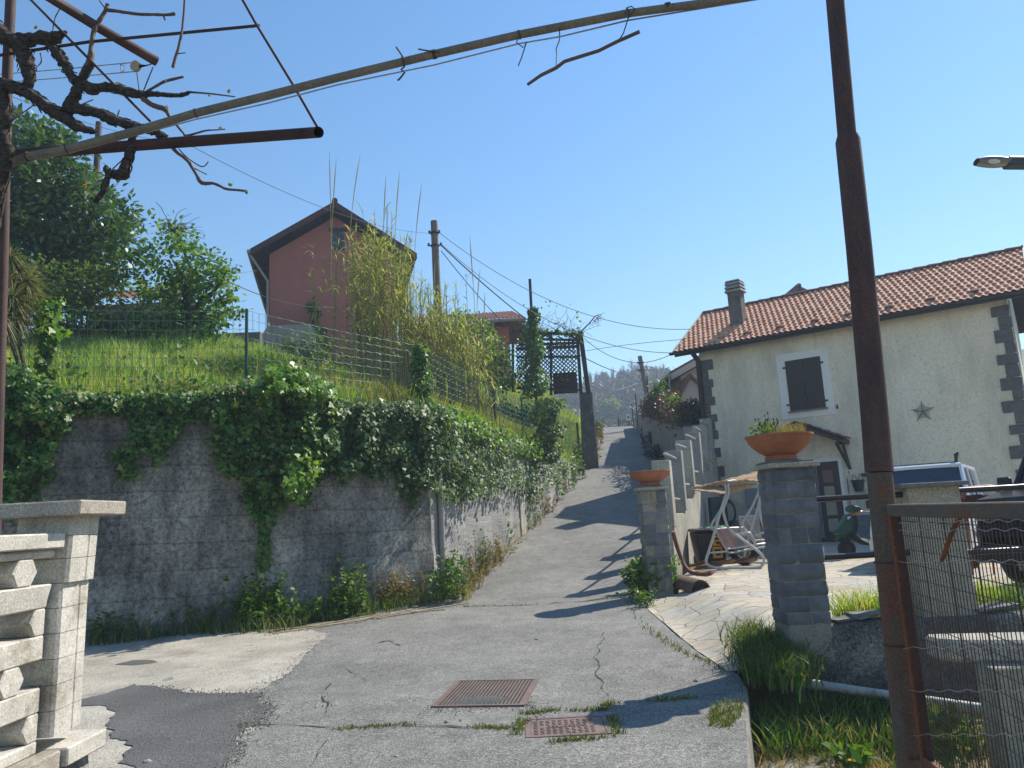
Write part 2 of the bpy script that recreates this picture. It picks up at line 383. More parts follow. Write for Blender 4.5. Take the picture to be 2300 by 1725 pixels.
m['ink'] = surf('label_ink', (.015, .012, .01), (.015, .012, .01), 4, .6, 0, 10, speck=0)
m['orange_m'] = surf('orange_painted_metal', (.36, .085, .03), (.28, .07, .03), 4, .55, .1, 40, .003, .15)
m['white_paint'] = surf('white_car_paint', (.70, .72, .74), (.68, .70, .72), 2, .25, 0, 10, speck=0)
m['dark_paint'] = surf('black_car_paint', (.012, .013, .016), (.012, .013, .016), 2, .2, 0, 10, speck=0)
m['green_paint'] = surf('green_scooter_paint', (.02, .085, .045), (.016, .07, .04), 2, .3, 0, 10, speck=0)
m['amber'] = surf('amber_lens', (.62, .20, .015), (.6, .2, .02), 2, .2, 0, 10, speck=0)
m['rubber'] = surf('tyre_rubber', (.02, .02, .02), (.015, .015, .015), 6, .8, .2, 40, .004, .1)
m['chrome'] = surf('chrome', (.6, .6, .6), (.55, .55, .55), 3, .2, 0, 10, speck=0, metal=.9)
m['grey_cloth'] = surf('grey_strip_curtain', (.22, .22, .24), (.16, .16, .175), 20, .8, .3, 30, .01, .1, sc=(6, 6, .1))
m['door_wood'] = surf('door_wood', (.05, .027, .022), (.035, .02, .017), 4, .5, .2, 20, .005, .15, sc=(8, 8, 1))
m['door_pane'] = surf('frosted_door_pane', (.30, .27, .20), (.26, .235, .175), 9, .3, .1, 60, .003, .05)
m['door_pane_r'] = surf('red_door_pane', (.16, .075, .055), (.14, .065, .05), 9, .3, .1, 60, .003, .05)
m['enamel'] = surf('white_enamel', (.68, .67, .62), (.64, .63, .58), 4, .4, 0, 10, speck=0)
m['grey_box'] = surf('grey_meter_box', (.27, .27, .28), (.24, .24, .25), 3, .6, .05, 30, .003, .05)
m['darkgreen'] = surf('dark_green_metal', (.012, .05, .045), (.01, .04, .036), 3, .5, 0, 10, speck=0)
m['bone'] = surf('pale_post', (.42, .38, .29), (.33, .30, .23), 5, .9, .9, 50, .012, .45, 60, c3=(.22, .20, .15), s3=2)
m['dry_bark'] = surf('dry_palm_bark', (.26, .14, .07), (.16, .085, .045), 8, .85, .5, 30, .01, .3, sc=(1, 5, 1))
m['lamp_shell'] = surf('lamp_shell', (.16, .165, .17), (.13, .135, .14), 3, .5, 0, 10, speck=0)
m['lamp_dark'] = surf('lamp_neck', (.035, .045, .065), (.03, .04, .055), 3, .5, 0, 10, speck=0)
m['porcelain'] = surf('pulley_cream', (.55, .47, .28), (.5, .42, .25), 3, .5, 0, 10, speck=0)
m['white_barge'] = surf('white_verge_board', (.72, .73, .74), (.66, .67, .68), 2, .6, .1, 20, .004, .05)
def glass(name, col=(.02, .03, .04), rough=.06):
    t = NT(name); return t.fin(col, rough, None, 0, .8)
m['glass'] = glass('car_glass', (.012, .022, .04)); m['glass_lamp'] = glass('lamp_glass', (.20, .18, .13), .2); m['glass_blk'] = glass('dark_window', (.01, .012, .014), .1)
# foliage
m['grass'] = leafm('grass_blade', [(0, (.10, .19, .025)), (.4, (.17, .29, .045)), (.72, (.26, .37, .07)), (.86, (.38, .38, .14)), (1, (.50, .43, .22))], .5, .45, clump=.9)
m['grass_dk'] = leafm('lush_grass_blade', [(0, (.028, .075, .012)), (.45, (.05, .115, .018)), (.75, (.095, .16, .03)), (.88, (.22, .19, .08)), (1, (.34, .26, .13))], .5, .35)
m['grass_dry'] = leafm('dry_grass_blade', [(0, (.16, .15, .04)), (.4, (.26, .19, .07)), (.75, (.34, .23, .10)), (1, (.11, .15, .03))], .6, .35)
m['weed'] = leafm('weed_leaf', [(0, (.035, .10, .016)), (.5, (.07, .15, .02)), (.85, (.13, .20, .03)), (1, (.20, .17, .05))], .5, .35)
m['weed_dry'] = leafm('dry_weed', [(0, (.14, .10, .035)), (.5, (.22, .14, .05)), (.8, (.10, .12, .03)), (1, (.30, .22, .10))], .6, .3)
m['ivy'] = leafm('ivy_leaf', [(0, (.026, .075, .016)), (.4, (.055, .14, .026)), (.75, (.105, .215, .04)), (.93, (.18, .28, .06)), (1, (.28, .20, .09))], .48, .3, .35)
m['ivy_grey'] = leafm('dusty_ivy_leaf', [(0, (.032, .08, .024)), (.4, (.065, .135, .04)), (.75, (.125, .205, .07)), (.93, (.21, .27, .11)), (1, (.30, .23, .12))], .5, .28, .35)
m['ivy_lime'] = leafm('young_ivy_leaf', [(0, (.07, .17, .018)), (.5, (.13, .25, .025)), (1, (.24, .33, .045))], .4, .4, .45)
m['magnolia'] = leafm('glossy_evergreen_leaf', [(0, (.022, .062, .016)), (.4, (.04, .10, .022)), (.75, (.07, .145, .032)), (.93, (.12, .19, .045)), (1, (.17, .15, .06))], .38, .3, .45)
m['tree2'] = leafm('fresh_green_leaf', [(0, (.035, .09, .014)), (.45, (.07, .16, .022)), (.8, (.14, .24, .032)), (1, (.24, .31, .055))], .45, .42, .35)
m['shrub'] = leafm('shrub_leaf', [(0, (.04, .085, .02)), (.5, (.08, .135, .03)), (.85, (.13, .185, .042)), (1, (.19, .18, .065))], .5, .38, .3)
m['reedleaf'] = leafm('reed_leaf', [(0, (.13, .175, .05)), (.4, (.20, .24, .075)), (.72, (.28, .29, .11)), (.88, (.40, .36, .17)), (1, (.54, .46, .29))], .5, .45, .35)
m['reedstem'] = leafm('reed_stem', [(0, (.17, .17, .05)), (.5, (.27, .23, .09)), (1, (.36, .29, .15))], .5, .0)
m['plume'] = leafm('dry_plume', [(0, (.30, .25, .17)), (1, (.40, .34, .24))], .8, .3)
m['hedge_br'] = leafm('browned_hedge_leaf', [(0, (.09, .05, .025)), (.4, (.15, .085, .04)), (.7, (.20, .12, .06)), (.85, (.04, .06, .02)), (1, (.06, .09, .03))], .5, .2)
m['hedge_dk'] = leafm('dark_hedge_leaf', [(0, (.022, .04, .014)), (.5, (.04, .05, .02)), (.8, (.08, .055, .03)), (1, (.13, .085, .045))], .45, .15)
m['yucca'] = leafm('spiky_leaf', [(0, (.09, .12, .055)), (.5, (.16, .18, .085)), (.85, (.25, .22, .12)), (1, (.36, .29, .17))], .4, .25)
m['yellowfl'] = leafm('yellow_petals', [(0, (.55, .36, .01)), (1, (.65, .46, .02))], .6, .3, tcol=(1.1, 1, .5))
m['moss'] = leafm('moss_tuft', [(0, (.08, .12, .018)), (.5, (.14, .17, .025)), (1, (.24, .21, .06))], .7, .2)
m['wood_far'] = leafm('far_foliage', [(0, (.035, .045, .02)), (.4, (.055, .06, .03)), (.75, (.085, .075, .04)), (1, (.10, .10, .05))], .7, .15)
m['wood_far_g'] = leafm('far_spring_foliage', [(0, (.11, .16, .03)), (1, (.19, .24, .05))], .7, .3)
m['pine_far'] = leafm('far_pine_needles', [(0, (.018, .035, .018)), (1, (.035, .05, .025))], .7, .1)
m['twig_far'] = surf('far_bare_wood', (.12, .10, .085), (.09, .075, .065), 2, .9, 0, 10, speck=0)
# ------------------------------------------------------------------ ground profile
def interp(x, pts):
    a = np.array(pts, float); r = np.interp(x, a[:, 0], a[:, 1]); return r if np.ndim(r) else float(r)
ZR = [(-6, -.09), (0, 0), (12.5, .19), (14.5, .33), (17, .72), (22, 1.65), (30, 3.3), (38, 4.95), (45, 6.45), (48, 6.85), (51, 6.8), (60, 5.9), (80, 3)]
ZRY = np.arange(-8, 82, .1); ZRZ = np.mean([np.interp(ZRY+d, [p[0] for p in ZR], [p[1] for p in ZR]) for d in (-1.2, -.6, 0, .6, 1.2)], 0)
def zr(Y): r = np.interp(Y, ZRY, ZRZ); return r if np.ndim(r) else float(r)
WALL = [(-12, 8.7), (-6.2, 11.2), (-5, 11.65), (-3.8, 12.2), (-2.7, 13.0), (-1.6, 13.95), (-.35, 18), (.75, 22), (2.05, 28), (2.75, 31), (3.6, 36), (4.5, 46), (5.6, 62)]
XRP = [(-6, -.75), (0, .1), (4.85, 1.26), (7.04, 1.88), (8.3, 1.8), (11.5, 1.8), (12.6, 2.0), (14, 2.6), (20, 4.55), (24, 5.2), (30, 5.75), (38, 6.5), (46, 7.05), (62, 9)]
def xr(Y): return interp(Y, XRP)
def xw(Y): return interp(Y, [(p[1], p[0]) for p in WALL])
def fbm(x, y, s=1.0, o=4):
    x = x*s*3.1; y = y*s*3.1; r = 0
    for k in range(o):
        f = 1.93**k; r = r+.55**k*np.sin(x*f+1.7*k+1.3*np.sin(y*f*.83+k*2.1))*np.cos(y*f*.91-1.1*k+1.2*np.sin(x*f*.71+k))
    return r*.6
# ground sheet
mb = MB(); R = 300
P = []
for i in range(41):
    row = []
    for j in range(41):
        x = -R+2*R*j/40; y = -150+i*(510)/40
        row.append((x, y, -2.2+.5*fbm(x, y, .01)))
    P.append(row)
mb.grid(P); tag(mb.build('ground', m['ground'], None, 60), kind='structure')
# road
mb = MB(); P = []
ys = list(np.arange(-6, 14.2, .4))+list(np.arange(14.2, 62, .7))
for Y in ys:
    x1 = xr(Y)
    x0 = min(xw(Y)-.15, x1-1.2) if Y > 8.4 else -12.5
    P.append([(x0+(x1-x0)*k/14, Y, zr(Y)+.012*fbm(x0+(x1-x0)*k/14, Y, .5)) for k in range(15)])
mb.grid(P); tag(mb.build('road', m['asphalt'], None, 60), kind='structure')
def zroad(x, y): return zr(y)+.012*fbm(x, y, .5)
def onroad(px, py):
    """pixel -> point of the road surface"""
    d = ray(px, py); Yv = np.arange(2.0, 60, .02); dz = EYE+d.z/d.y*Yv-zroad(d.x/d.y*Yv, Yv)
    k = int(np.argmax(dz <= 0)) if (dz <= 0).any() else len(Yv)-1
    return CAM+d*(Yv[k]/d.y)
def patch(name, px, mat, lift=.004, jag=.03, sub=.05, kind='structure'):
    pts = [onroad(*p) for p in px]; out = []
    for i, p in enumerate(pts):
        q = pts[(i+1) % len(pts)]; n = max(1, int((q-p).length/sub))
        for k in range(n):
            c = p.lerp(q, k/n); out.append(Vector((c.x+jag*(noise.noise(c*5.3)*2+noise.noise(c*17)), c.y+jag*(noise.noise(c*5.3+Vector((9, 2, 0)))*2+noise.noise(c*17+Vector((9, 2, 0)))), 0)))
    bm = bmesh.new(); vs = [bm.verts.new(p) for p in out]; f = bm.faces.new(vs)
    r = bmesh.ops.triangulate(bm, faces=[f])
    for _ in range(2): bmesh.ops.subdivide_edges(bm, edges=[e for e in bm.edges if e.calc_length() > .35], cuts=1, use_grid_fill=False)
    bmesh.ops.triangulate(bm, faces=bm.faces)
    for v in bm.verts: v.co.z = zroad(v.co.x, v.co.y)+lift
    bmesh.ops.recalc_face_normals(bm, faces=bm.faces)
    for f in bm.faces:
        if f.normal.z < 0: f.normal_flip()
    me = bpy.data.meshes.new(name); bm.to_mesh(me); bm.free(); ob = link(name, me, mat)
    return tag(ob, kind=kind) if kind else ob
patch('concrete_pavement', [(60, 1750), (60, 1400), (360, 1395), (640, 1395), (735, 1425), (690, 1470), (655, 1510), (585, 1550), (545, 1585), (560, 1640), (500, 1740), (250, 1800)], m['conc_pale'], .006)
patch('asphalt_patch', [(120, 1590), (200, 1572), (300, 1540), (345, 1545), (420, 1558), (500, 1562), (575, 1560), (603, 1585), (600, 1615), (545, 1640), (535, 1690), (480, 1760), (330, 1790), (285, 1710), (302, 1680), (248, 1655), (255, 1600), (230, 1588)], m['asphalt_new'], .012, .035)
patch('small_asphalt_patch', [(255, 1495), (300, 1485), (345, 1484), (355, 1490), (300, 1497)], m['asphalt_new'], .011, .01)
# cracks in the asphalt
def crack(px, w=.012, seed=1):
    mb = MB(); pts = []
    for i in range(len(px)-1):
        a, b = onroad(*px[i]), onroad(*px[i+1]); n = max(2, int((b-a).length/.06))
        for k in range(n): pts.append(a.lerp(b, k/n))
    P = []
    for i, p in enumerate(pts):
        d = (pts[min(i+1, len(pts)-1)]-pts[max(i-1, 0)]); d.z = 0; d.normalize(); s = Vector((-d.y, d.x, 0))
        p = p+s*(.05*noise.noise(p*3.7+Vector((seed, 0, 0)))+.018*noise.noise(p*17))
        ww = w*max(.06, .62+1.2*noise.noise(p*4.1)+.5*noise.noise(p*15))
        P.append([(q.x, q.y, zroad(q.x, q.y)+.008) for q in (p-s*ww, p+s*ww)])
    mb.grid(P); tag(mb.build('road_crack', m['crack']), kind='structure'); return pts
CR = [crack([(1045, 1363), (1180, 1360), (1300, 1352), (1440, 1338)], .018, 1),
      crack([(545, 1632), (640, 1628), (760, 1638), (900, 1630), (1010, 1632), (1110, 1636), (1150, 1640)], .012, 2),
      crack([(1370, 1585), (1450, 1577), (1560, 1568), (1650, 1560)], .014, 3),
      crack([(745, 1538), (720, 1560), (735, 1580), (725, 1610)], .009, 4), crack([(1355, 1420), (1340, 1470), (1345, 1520), (1370, 1570)], .006, 5),
      crack([(700, 1725), (720, 1690), (735, 1660)], .007, 6), crack([(640, 1505), (760, 1500), (835, 1530)], .006, 7),
      crack([(800, 1620), (900, 1625), (960, 1623)], .006, 8), crack([(830, 1448), (870, 1440), (905, 1452)], .012, 9),
      crack([(1560, 1470), (1600, 1500), (1690, 1490)], .008, 10)]
# kerb at the right edge of the forecourt
mb = MB(); P = []
for Y in np.arange(-6, 7.2, .4):
    x = xr(Y)+.02*noise.noise(Vector((0, Y*2, 0)))
    z = zr(Y)-.004
    P.append([(x-.10, Y, z), (x+.005, Y, z), (x+.018, Y, z-.02), (x+.03, Y, z-.35), (x+.03, Y, -1.2)])
mb.grid(P); tag(mb.build('kerb', m['conc_pit'], None, 40), kind='structure')
# patio
ZP = .42
mb = MB(); P = []
def xpat(Y): return interp(Y, [(7.0, 1.82), (8.3, 1.76), (11.5, 1.78), (12.4, 2.0), (13.2, 2.5), (14.3, 2.95), (20, 4.75), (24, 5.7), (30, 6.5)])
for Y in list(np.arange(7.32, 13.2, .2))+list(np.arange(13.2, 28.5, .6)):
    row = []
    for k in range(44):
        u = k/43; x = xpat(Y)+(15-xpat(Y))*u**1.8
        s = min(1, max(0, (x-xpat(Y))/1.0)); s = s*s*(3-2*s)
        zb = zroad(x, Y)+.008 if Y < 13 else ZP
        row.append((x, Y, min(zb, ZP)*(1-s)+ZP*s+.012*fbm(x, Y, .8)))
    P.append(row)
mb.grid(P); tag(mb.build('patio', m['flag'], None, 60), kind='structure')

# sunken strip on the right in front of the patio
def zpit(x, y): return -.33+.05*fbm(x, y, .5)+.05*np.maximum(0, y-5)+.04*np.maximum(0, 3-y)
mb = MB(); P = []
for Y in np.arange(-6, 7.35, .3):
    P.append([(xr(min(Y, 7.0))-.05+(10-xr(min(Y, 7.0)))*k/24, Y, zpit(xr(min(Y, 7.0))+(10-xr(min(Y, 7.0)))*k/24, Y)) for k in range(25)])
mb.grid(P); tag(mb.build('garden_soil', m['drygrass_soil'], None, 60), kind='structure')
# concrete path slab beside the gate
mb = MB()
pp = [AG(*p, z0=-.21) for p in ((1690, 1740), (1745, 1662), (1830, 1680), (1925, 1725), (1990, 1800), (1700, 1800))]
mb.prism([(p.x, p.y, -.34) for p in pp], (0, 0, .12)); tag(mb.build('path', m['conc_pit'], None, fix=True, bevel=.01), kind='structure')
# ------------------------------------------------------------------ meadow above the wall
ZT = 3.5
def wdist(x, y):
    x = np.asarray(x, float); y = np.asarray(y, float); best = np.full(x.shape, 1e9); sg = np.ones(x.shape)
    for (a, b) in zip(WALL[:-1], WALL[1:]):
        ax, ay, bx, by = a[0], a[1], b[0], b[1]; dx, dy = bx-ax, by-ay; L2 = dx*dx+dy*dy
        u = np.clip(((x-ax)*dx+(y-ay)*dy)/L2, 0, 1); d = np.hypot(x-ax-dx*u, y-ay-dy*u)
        k = d < best; best = np.where(k, d, best); sg = np.where(k, np.where((dx*(y-ay)-dy*(x-ax)) > 0, 1, -1), sg)
    r = best*sg; return r if r.ndim else float(r)
def ztop(y): return interp(y, [(8, 3.42), (12, 3.55), (20, 3.5), (28, 3.42), (31, 3.6), (46, 6.7), (62, 6)])
def zmead(x, y):
    d = np.maximum(0, wdist(x, y)); s = np.minimum(1, d/3.0); s = s*s*(3-2*s)
    return ztop(y)-.06+.33*np.minimum(d, 9)+.04*np.maximum(0, np.minimum(d, 20)-9)-.05*np.maximum(0, d-20)+.10*np.maximum(0, np.minimum(y, 31)-16)*s+.10*fbm(x, y, .2)*np.minimum(1, d)
mb = MB(); P = []
ts = [0, .25, .6, 1.1, 1.8, 2.7, 4, 5.6, 7.5, 9.5, 12, 15, 19, 24, 32, 45, 70]
for i in range(len(WALL)-1):
    a, b = Vector((*WALL[i], 0)), Vector((*WALL[i+1], 0)); n = max(2, int((b-a).length/.7))
    for k in range(n+(1 if i == len(WALL)-2 else 0)):
        w = a.lerp(b, k/n); dr = Vector((-.78, .62, 0)) if i < 3 else Vector((-.93, .36, 0))
        dr = Vector((-.35-.55*min(1, (w.x+12)/12), 1, 0)).normalized()
        P.append([(w.x+dr.x*q, w.y+dr.y*q, zmead(w.x+dr.x*q, w.y+dr.y*q)) for q in ts])
mb.grid(P); tag(mb.build('meadow', m['meadow_soil'], None, 60, fix=True), kind='structure')
# the slope behind the hedge and house on the right
mb = MB(); P = []
for Y in np.arange(24.6, 62, 1.2):
    xx = xr(Y)+.45; zz = zr(Y)+ (1.5 if Y < 30 else 1.2 if Y < 44 else .4)
    P.append([(xx+q, Y, zz-.25+.02*q) for q in (0, 1, 3, 6, 12, 25, 45)])
mb.grid(P); tag(mb.build('terrace', m['meadow_soil'], None, 60, fix=True), kind='structure')
# ------------------------------------------------------------------ concrete retaining wall, left
def wallmesh(name, mat, i0, i1, label, bulge=.03, thick=.3):
    mb = MB(); P = []
    for i in range(i0, i1):
        a, b = Vector((*WALL[i], 0)), Vector((*WALL[i+1], 0)); L = (b-a).length; n = int(L/.11)
        dx = (b-a)/L; nr = Vector((dx.y, -dx.x, 0))
        for k in range(n+(1 if i == i1-1 else 0)):
            w = a.lerp(b, k/n); col = []
            z1 = ztop(w.y); z0 = zr(w.y)-.25
            for q in range(34):
                z = z0+(z1-z0)*q/33
                d = bulge*(noise.fractal(Vector((w.x*.8, w.y*.8, z*1.6)), 1, 2, 5)) + .012*(1 if math.sin(z*9.5+.6*noise.noise(w*.5)) > .93 else 0)
                p = w+nr*(d+.05*(1-q/33)); col.append((p.x, p.y, z))
            p = w-nr*thick; col += [(w.x, w.y, z1+.01), (p.x, p.y, z1+.01), (p.x, p.y, z1-.6)]
            P.append(col)
    mb.grid(P); o = mb.build(name, mat, None, 50, fix=False); return tag(o, label, 'wall')
wallmesh('retaining_wall', m['wall_old'], 0, 5, 'tall dark rough concrete retaining wall facing the road, ivy hanging from its top')
wallmesh('retaining_wall', m['wall_new'], 5, 8, 'paler retaining wall past the vertical joint, climbing beside the road', .02)
wallmesh('retaining_wall', m['conc_dark'], 8, 12, 'low retaining wall at the top of the lane beyond the dark concrete pier', .02)
# wall hit for a pixel
def wallhit(px, py, off=0.0, segs=(0, 12)):
    d = ray(px, py); best = None
    for i in range(*segs):
        a, b = WALL[i], WALL[i+1]
        dx, dy = b[0]-a[0], b[1]-a[1]; L = math.hypot(dx, dy); nx, ny = dy/L, -dx/L
        den = d.x*nx+d.y*ny
        if abs(den) < 1e-6: continue
        t = ((a[0]+nx*off)*nx+(a[1]+ny*off)*ny)/den
        if t <= 0: continue
        X, Y = d.x*t, d.y*t; u = ((X-a[0])*dx+(Y-a[1])*dy)/L/L
        if -.02 <= u <= 1.02 and (best is None or t < best[0]): best = (t, Vector((X, Y, EYE+d.z*t)), Vector((nx, ny, 0)))
    return (best[1], best[2]) if best else (None, None)
# drain pipe and joint
p0, n0 = wallhit(979, 1150)
mb = MB(); q = p0+n0*.09
mb.tube([(q.x, q.y, zr(q.y)+.05), (q.x+.01, q.y, 1.6), (q.x, q.y, 3.0)], .055, 12)
tag(mb.build('drainpipe', m['pvc'], None, 40), 'grey plastic drainpipe standing upright against the left concrete wall at its joint', 'drainpipe')
def pvpipe(px, za, zb, r, mat, off=.05):
    q, n = wallhit(px, 1200); q = q+n*off; mb = MB(); mb.tube([(q.x, q.y, za), (q.x, q.y, zb)], r, 8); return mb
# pale cement pier at the end of the wall
q, n = wallhit(1170, 1160); mb = MB(); tt = Vector((-n.y, n.x, 0))
mb.box((q.x, q.y, (zr(q.y)+2.9)/2), .55, .16, 2.9-zr(q.y)+.2, ux=tt, uy=n, j=.01)
tag(mb.build('wall_buttress', m['conc_pale'], None, fix=True, bevel=.01), 'pale cement buttress under the ivy where the roadside wall sinks into the slope', 'buttress')
# ------------------------------------------------------------------ manhole covers
def cover(px, label, ribs):
    c = [onroad(*p) for p in px]; z = sum(p.z for p in c)/4+.004
    o = c[0]; u = (c[1]-c[0]); v = (c[3]-c[0]); u.z = v.z = 0; lu = u.length; u.normalize(); v = (v-u*v.dot(u)); lv = v.length; v.normalize(); v.z = .0155*v.y; v.normalize()
    r = thing('manhole_cover', label, 'manhole cover', (o.x, o.y, z))
    ce = o+u*lu/2+v*lv/2; ce.z = zroad(ce.x, ce.y)+.005
    mb = MB()
    for (cc, sx, sy) in ((ce-v*(lv/2-.0175), lu, .035), (ce+v*(lv/2-.0175), lu, .035), (ce-u*(lu/2-.0175), .035, lv-.07), (ce+u*(lu/2-.0175), .035, lv-.07)):
        mb.box(cc-Vector((0, 0, .02)), sx, sy, .05, ux=u, uy=v)
    mb.build('frame', m['cast'], r)
    mb = MB(); mb.box(ce-Vector((0, 0, .024)), lu-.074, lv-.074, .05, ux=u, uy=v)
    if ribs == 'lines':
        for k in range(22):
            a = -lu/2+.06+k*(lu-.12)/21; mb.box(ce+u*a+Vector((0, 0, -.0215)), .016, lv-.10, .05, ux=(u+v*.0).normalized(), uy=(v-u*.0).normalized())
    else:
        nx = int((lu-.12)/.045); ny = int((lv-.12)/.035)
        for i in range(nx):
            for j in range(ny):
                a, b = -lu/2+.075+i*.045, -lv/2+.07+j*.035
                if abs(b) < .03 and abs(a) < .19: continue
                sgn = 1 if (i+j) % 2 else -1
                mb.box(ce+u*a+v*b+Vector((0, 0, .0025)), .028, .008, .006, ux=(u+v*.55*sgn).normalized(), uy=(v-u*.55*sgn).normalized())
    if ribs == 'lines':
        mb2 = MB(); mb2.v, mb2.f, mb2.m = mb.v[8:], [tuple(i-8 for i in f) for f in mb.f[6:]], mb.m[6:]; mb.v, mb.f, mb.m = mb.v[:8], mb.f[:6], mb.m[:6]
        l_ = mb.build('lid', m['cast'], r); mb2.build('groove', m['crack'], l_)
    else: mb.build('lid', m['cast'], r)
    if ribs != 'lines':
        cu = bpy.data.curves.new('letters', 'FONT'); cu.body = 'acquedotto'; cu.size = .062; cu.extrude = .003; cu.align_x = 'CENTER'; cu.align_y = 'CENTER'
        to = bpy.data.objects.new('letters', cu); COL.objects.link(to)
        me = bpy.data.meshes.new_from_object(to.evaluated_get(bpy.context.evaluated_depsgraph_get()))
        bpy.data.objects.remove(to)
        M4 = Matrix.Translation(ce+Vector((0, 0, .003))) @ Matrix((u, v, Vector((0, 0, 1)))).transposed().to_4x4()
        me.transform(M4); link('lettering', me, m['cast'], r)
    return ce
cover([(968, 1590), (1178, 1590), (1178, 1528), (985, 1530)], 'diagonally ribbed rusty manhole cover partly under asphalt, the farther one', 'lines')
cover([(1181, 1660), (1376, 1650), (1371, 1608), (1181, 1617)], 'rusty studded manhole cover with raised lettering and grass at its rim', 'studs')
# asphalt lumps spilled over the first lid
mb = MB(); c = onroad(1085, 1578)
P = []
for i in range(11):
    row = []
    for k in range(20):
        a = 2*math.pi*k/19; r_ = i/10; x = c.x+.34*r_*math.cos(a)*(1+.25*noise.noise(Vector((math.cos(a)*2, math.sin(a)*2, 1)))); y = c.y+.20*r_*math.sin(a)*(1+.3*noise.noise(Vector((math.cos(a)*2, math.sin(a)*2, 5))))
        row.append((x, y, zroad(x, y)+.028*(1-r_**2)+.006*fbm(x, y, 14)-.004*r_))
    P.append(row)
mb.grid(P); tag(mb.build('asphalt_lump', m['asphalt_new'], None, 60, fix=True), kind='structure')
# loose grit on the asphalt, thicker along the patch edges
def grit(name, n, poly, s0, s1, mat):
    pts = samp0(poly, n); V = []
    tet = np.array([(1, 0, -.4), (-.5, .87, -.4), (-.5, -.87, -.4), (0, 0, .9)]); F = ((0, 1, 3), (1, 2, 3), (2, 0, 3))
    for (px, py) in pts:
        c = onroad(px, py); a = rng.uniform(0, 6.28); R2 = np.array([[math.cos(a), -math.sin(a), 0], [math.sin(a), math.cos(a), 0], [0, 0, .7]]); s = rng.uniform(s0, s1); q = (tet*rng.uniform(.6, 1.3, (4, 1))) @ R2.T*s+np.array([c.x, c.y, zroad(c.x, c.y)+.012])
        for f in F: V.append(q[list(f)])
    o = fast_mesh(name, np.array(V), 3, mat, None); tag(o, 'loose grit scattered over the broken asphalt', 'grit', kind='stuff')
def samp0(poly, n):
    p = np.array(poly, float); k = rng.integers(0, len(p)-1, n); u = rng.uniform(0, 1, n)[:, None]; return p[k]*(1-u)+p[k+1]*u+rng.normal(0, 1, (n, 2))*np.array([14, 5])
grit('grit', 900, [(735, 1425), (690, 1470), (655, 1510), (585, 1550), (545, 1585), (560, 1640), (520, 1720)], .004, .011, m['conc_pale'])
grit('dark_grit', 900, [(345, 1545), (420, 1558), (500, 1562), (575, 1560), (603, 1585), (600, 1615), (545, 1640), (535, 1690), (480, 1740)], .004, .012, m['asphalt_new'])
grit('dark_grit', 420, [(960, 1600), (1090, 1590), (1180, 1585), (1230, 1600), (1150, 1640)], .004, .010, m['asphalt_new'])
grit('grit', 260, [(400, 1430), (640, 1415), (880, 1380), (1000, 1360), (1100, 1290)], .006, .016, m['stone_small'])
# pebbles
for i, (px, py, r_) in enumerate([(1003, 1622, .018), (1035, 1618, .012), (1563, 1531, .022), (330, 1716, .03), (1205, 1437, .02), (890, 1702, .02)]):
    c = onroad(px, py); bm = bmesh.new(); bmesh.ops.create_icosphere(bm, subdivisions=2, radius=r_)
    for v in bm.verts: v.co *= 1+.35*noise.noise(v.co*60+Vector((i, 0, 0))); v.co.z *= .6
    me = bpy.data.meshes.new('pebble'); bm.to_mesh(me); bm.free(); o = link('pebble', me, m['stone_small']); o.location = c+Vector((0, 0, r_*.4))
    tag(o, 'small loose grey stone lying on the cracked asphalt', 'stone', 'loose stones on the asphalt')
# ================================================================== two-storey house on the right
HS = 24.4/21.0           # distance scale about the eye
HA = Vector((4.6*HS, 21*HS, 0)); hu = Vector((.8137, -.5812, 0)).normalized(); hn = Vector((-hu.y, hu.x, 0))
ZE = EYE+(5.86-EYE)*HS; ZRG = ZE+1.58*HS; WR = 2.5*HS     # eave height, ridge height, half depth
WF = .42                                                # wall set back from the eave line
def H(e, w, z): return HA+hu*e+hn*w+Vector((0, 0, z))
def hf(px, py, w=WF):
    p = AP(px, py, HA+hn*w, hn); q = p-HA; return q.dot(hu), p.z
house = thing('house', 'two-storey stucco house with dark corner stones, brown shutters and a terracotta tiled roof', 'house', tuple(H(4, 2, ZP)))
E0 = hf(1580, 900)[0]; E1 = hf(2283, 800)[0]
mb = MB()
gw = [H(E0, WF, ZP-.3), H(E1, WF, ZP-.3), H(E1, WF, ZE-.03), H(E0, WF, ZE-.03)]
D = 2*WR-2*WF
mb.add([H(E0, WF, ZP-.3), H(E1, WF, ZP-.3), H(E1, WF+D, ZP-.3), H(E0, WF+D, ZP-.3), H(E0, WF, ZE-.02), H(E1, WF, ZE-.02), H(E1, WF+D, ZE-.02), H(E0, WF+D, ZE-.02), H(E0, WR, ZRG-.28), H(E1, WR, ZRG-.28)],
       [(0, 1, 5, 4), (1, 2, 6, 5), (2, 3, 7, 6), (3, 0, 4, 7), (4, 8, 7), (5, 6, 9), (4, 5, 9, 8), (7, 8, 9, 6)])
mb.build('wall', m['stucco'], house, fix=True)
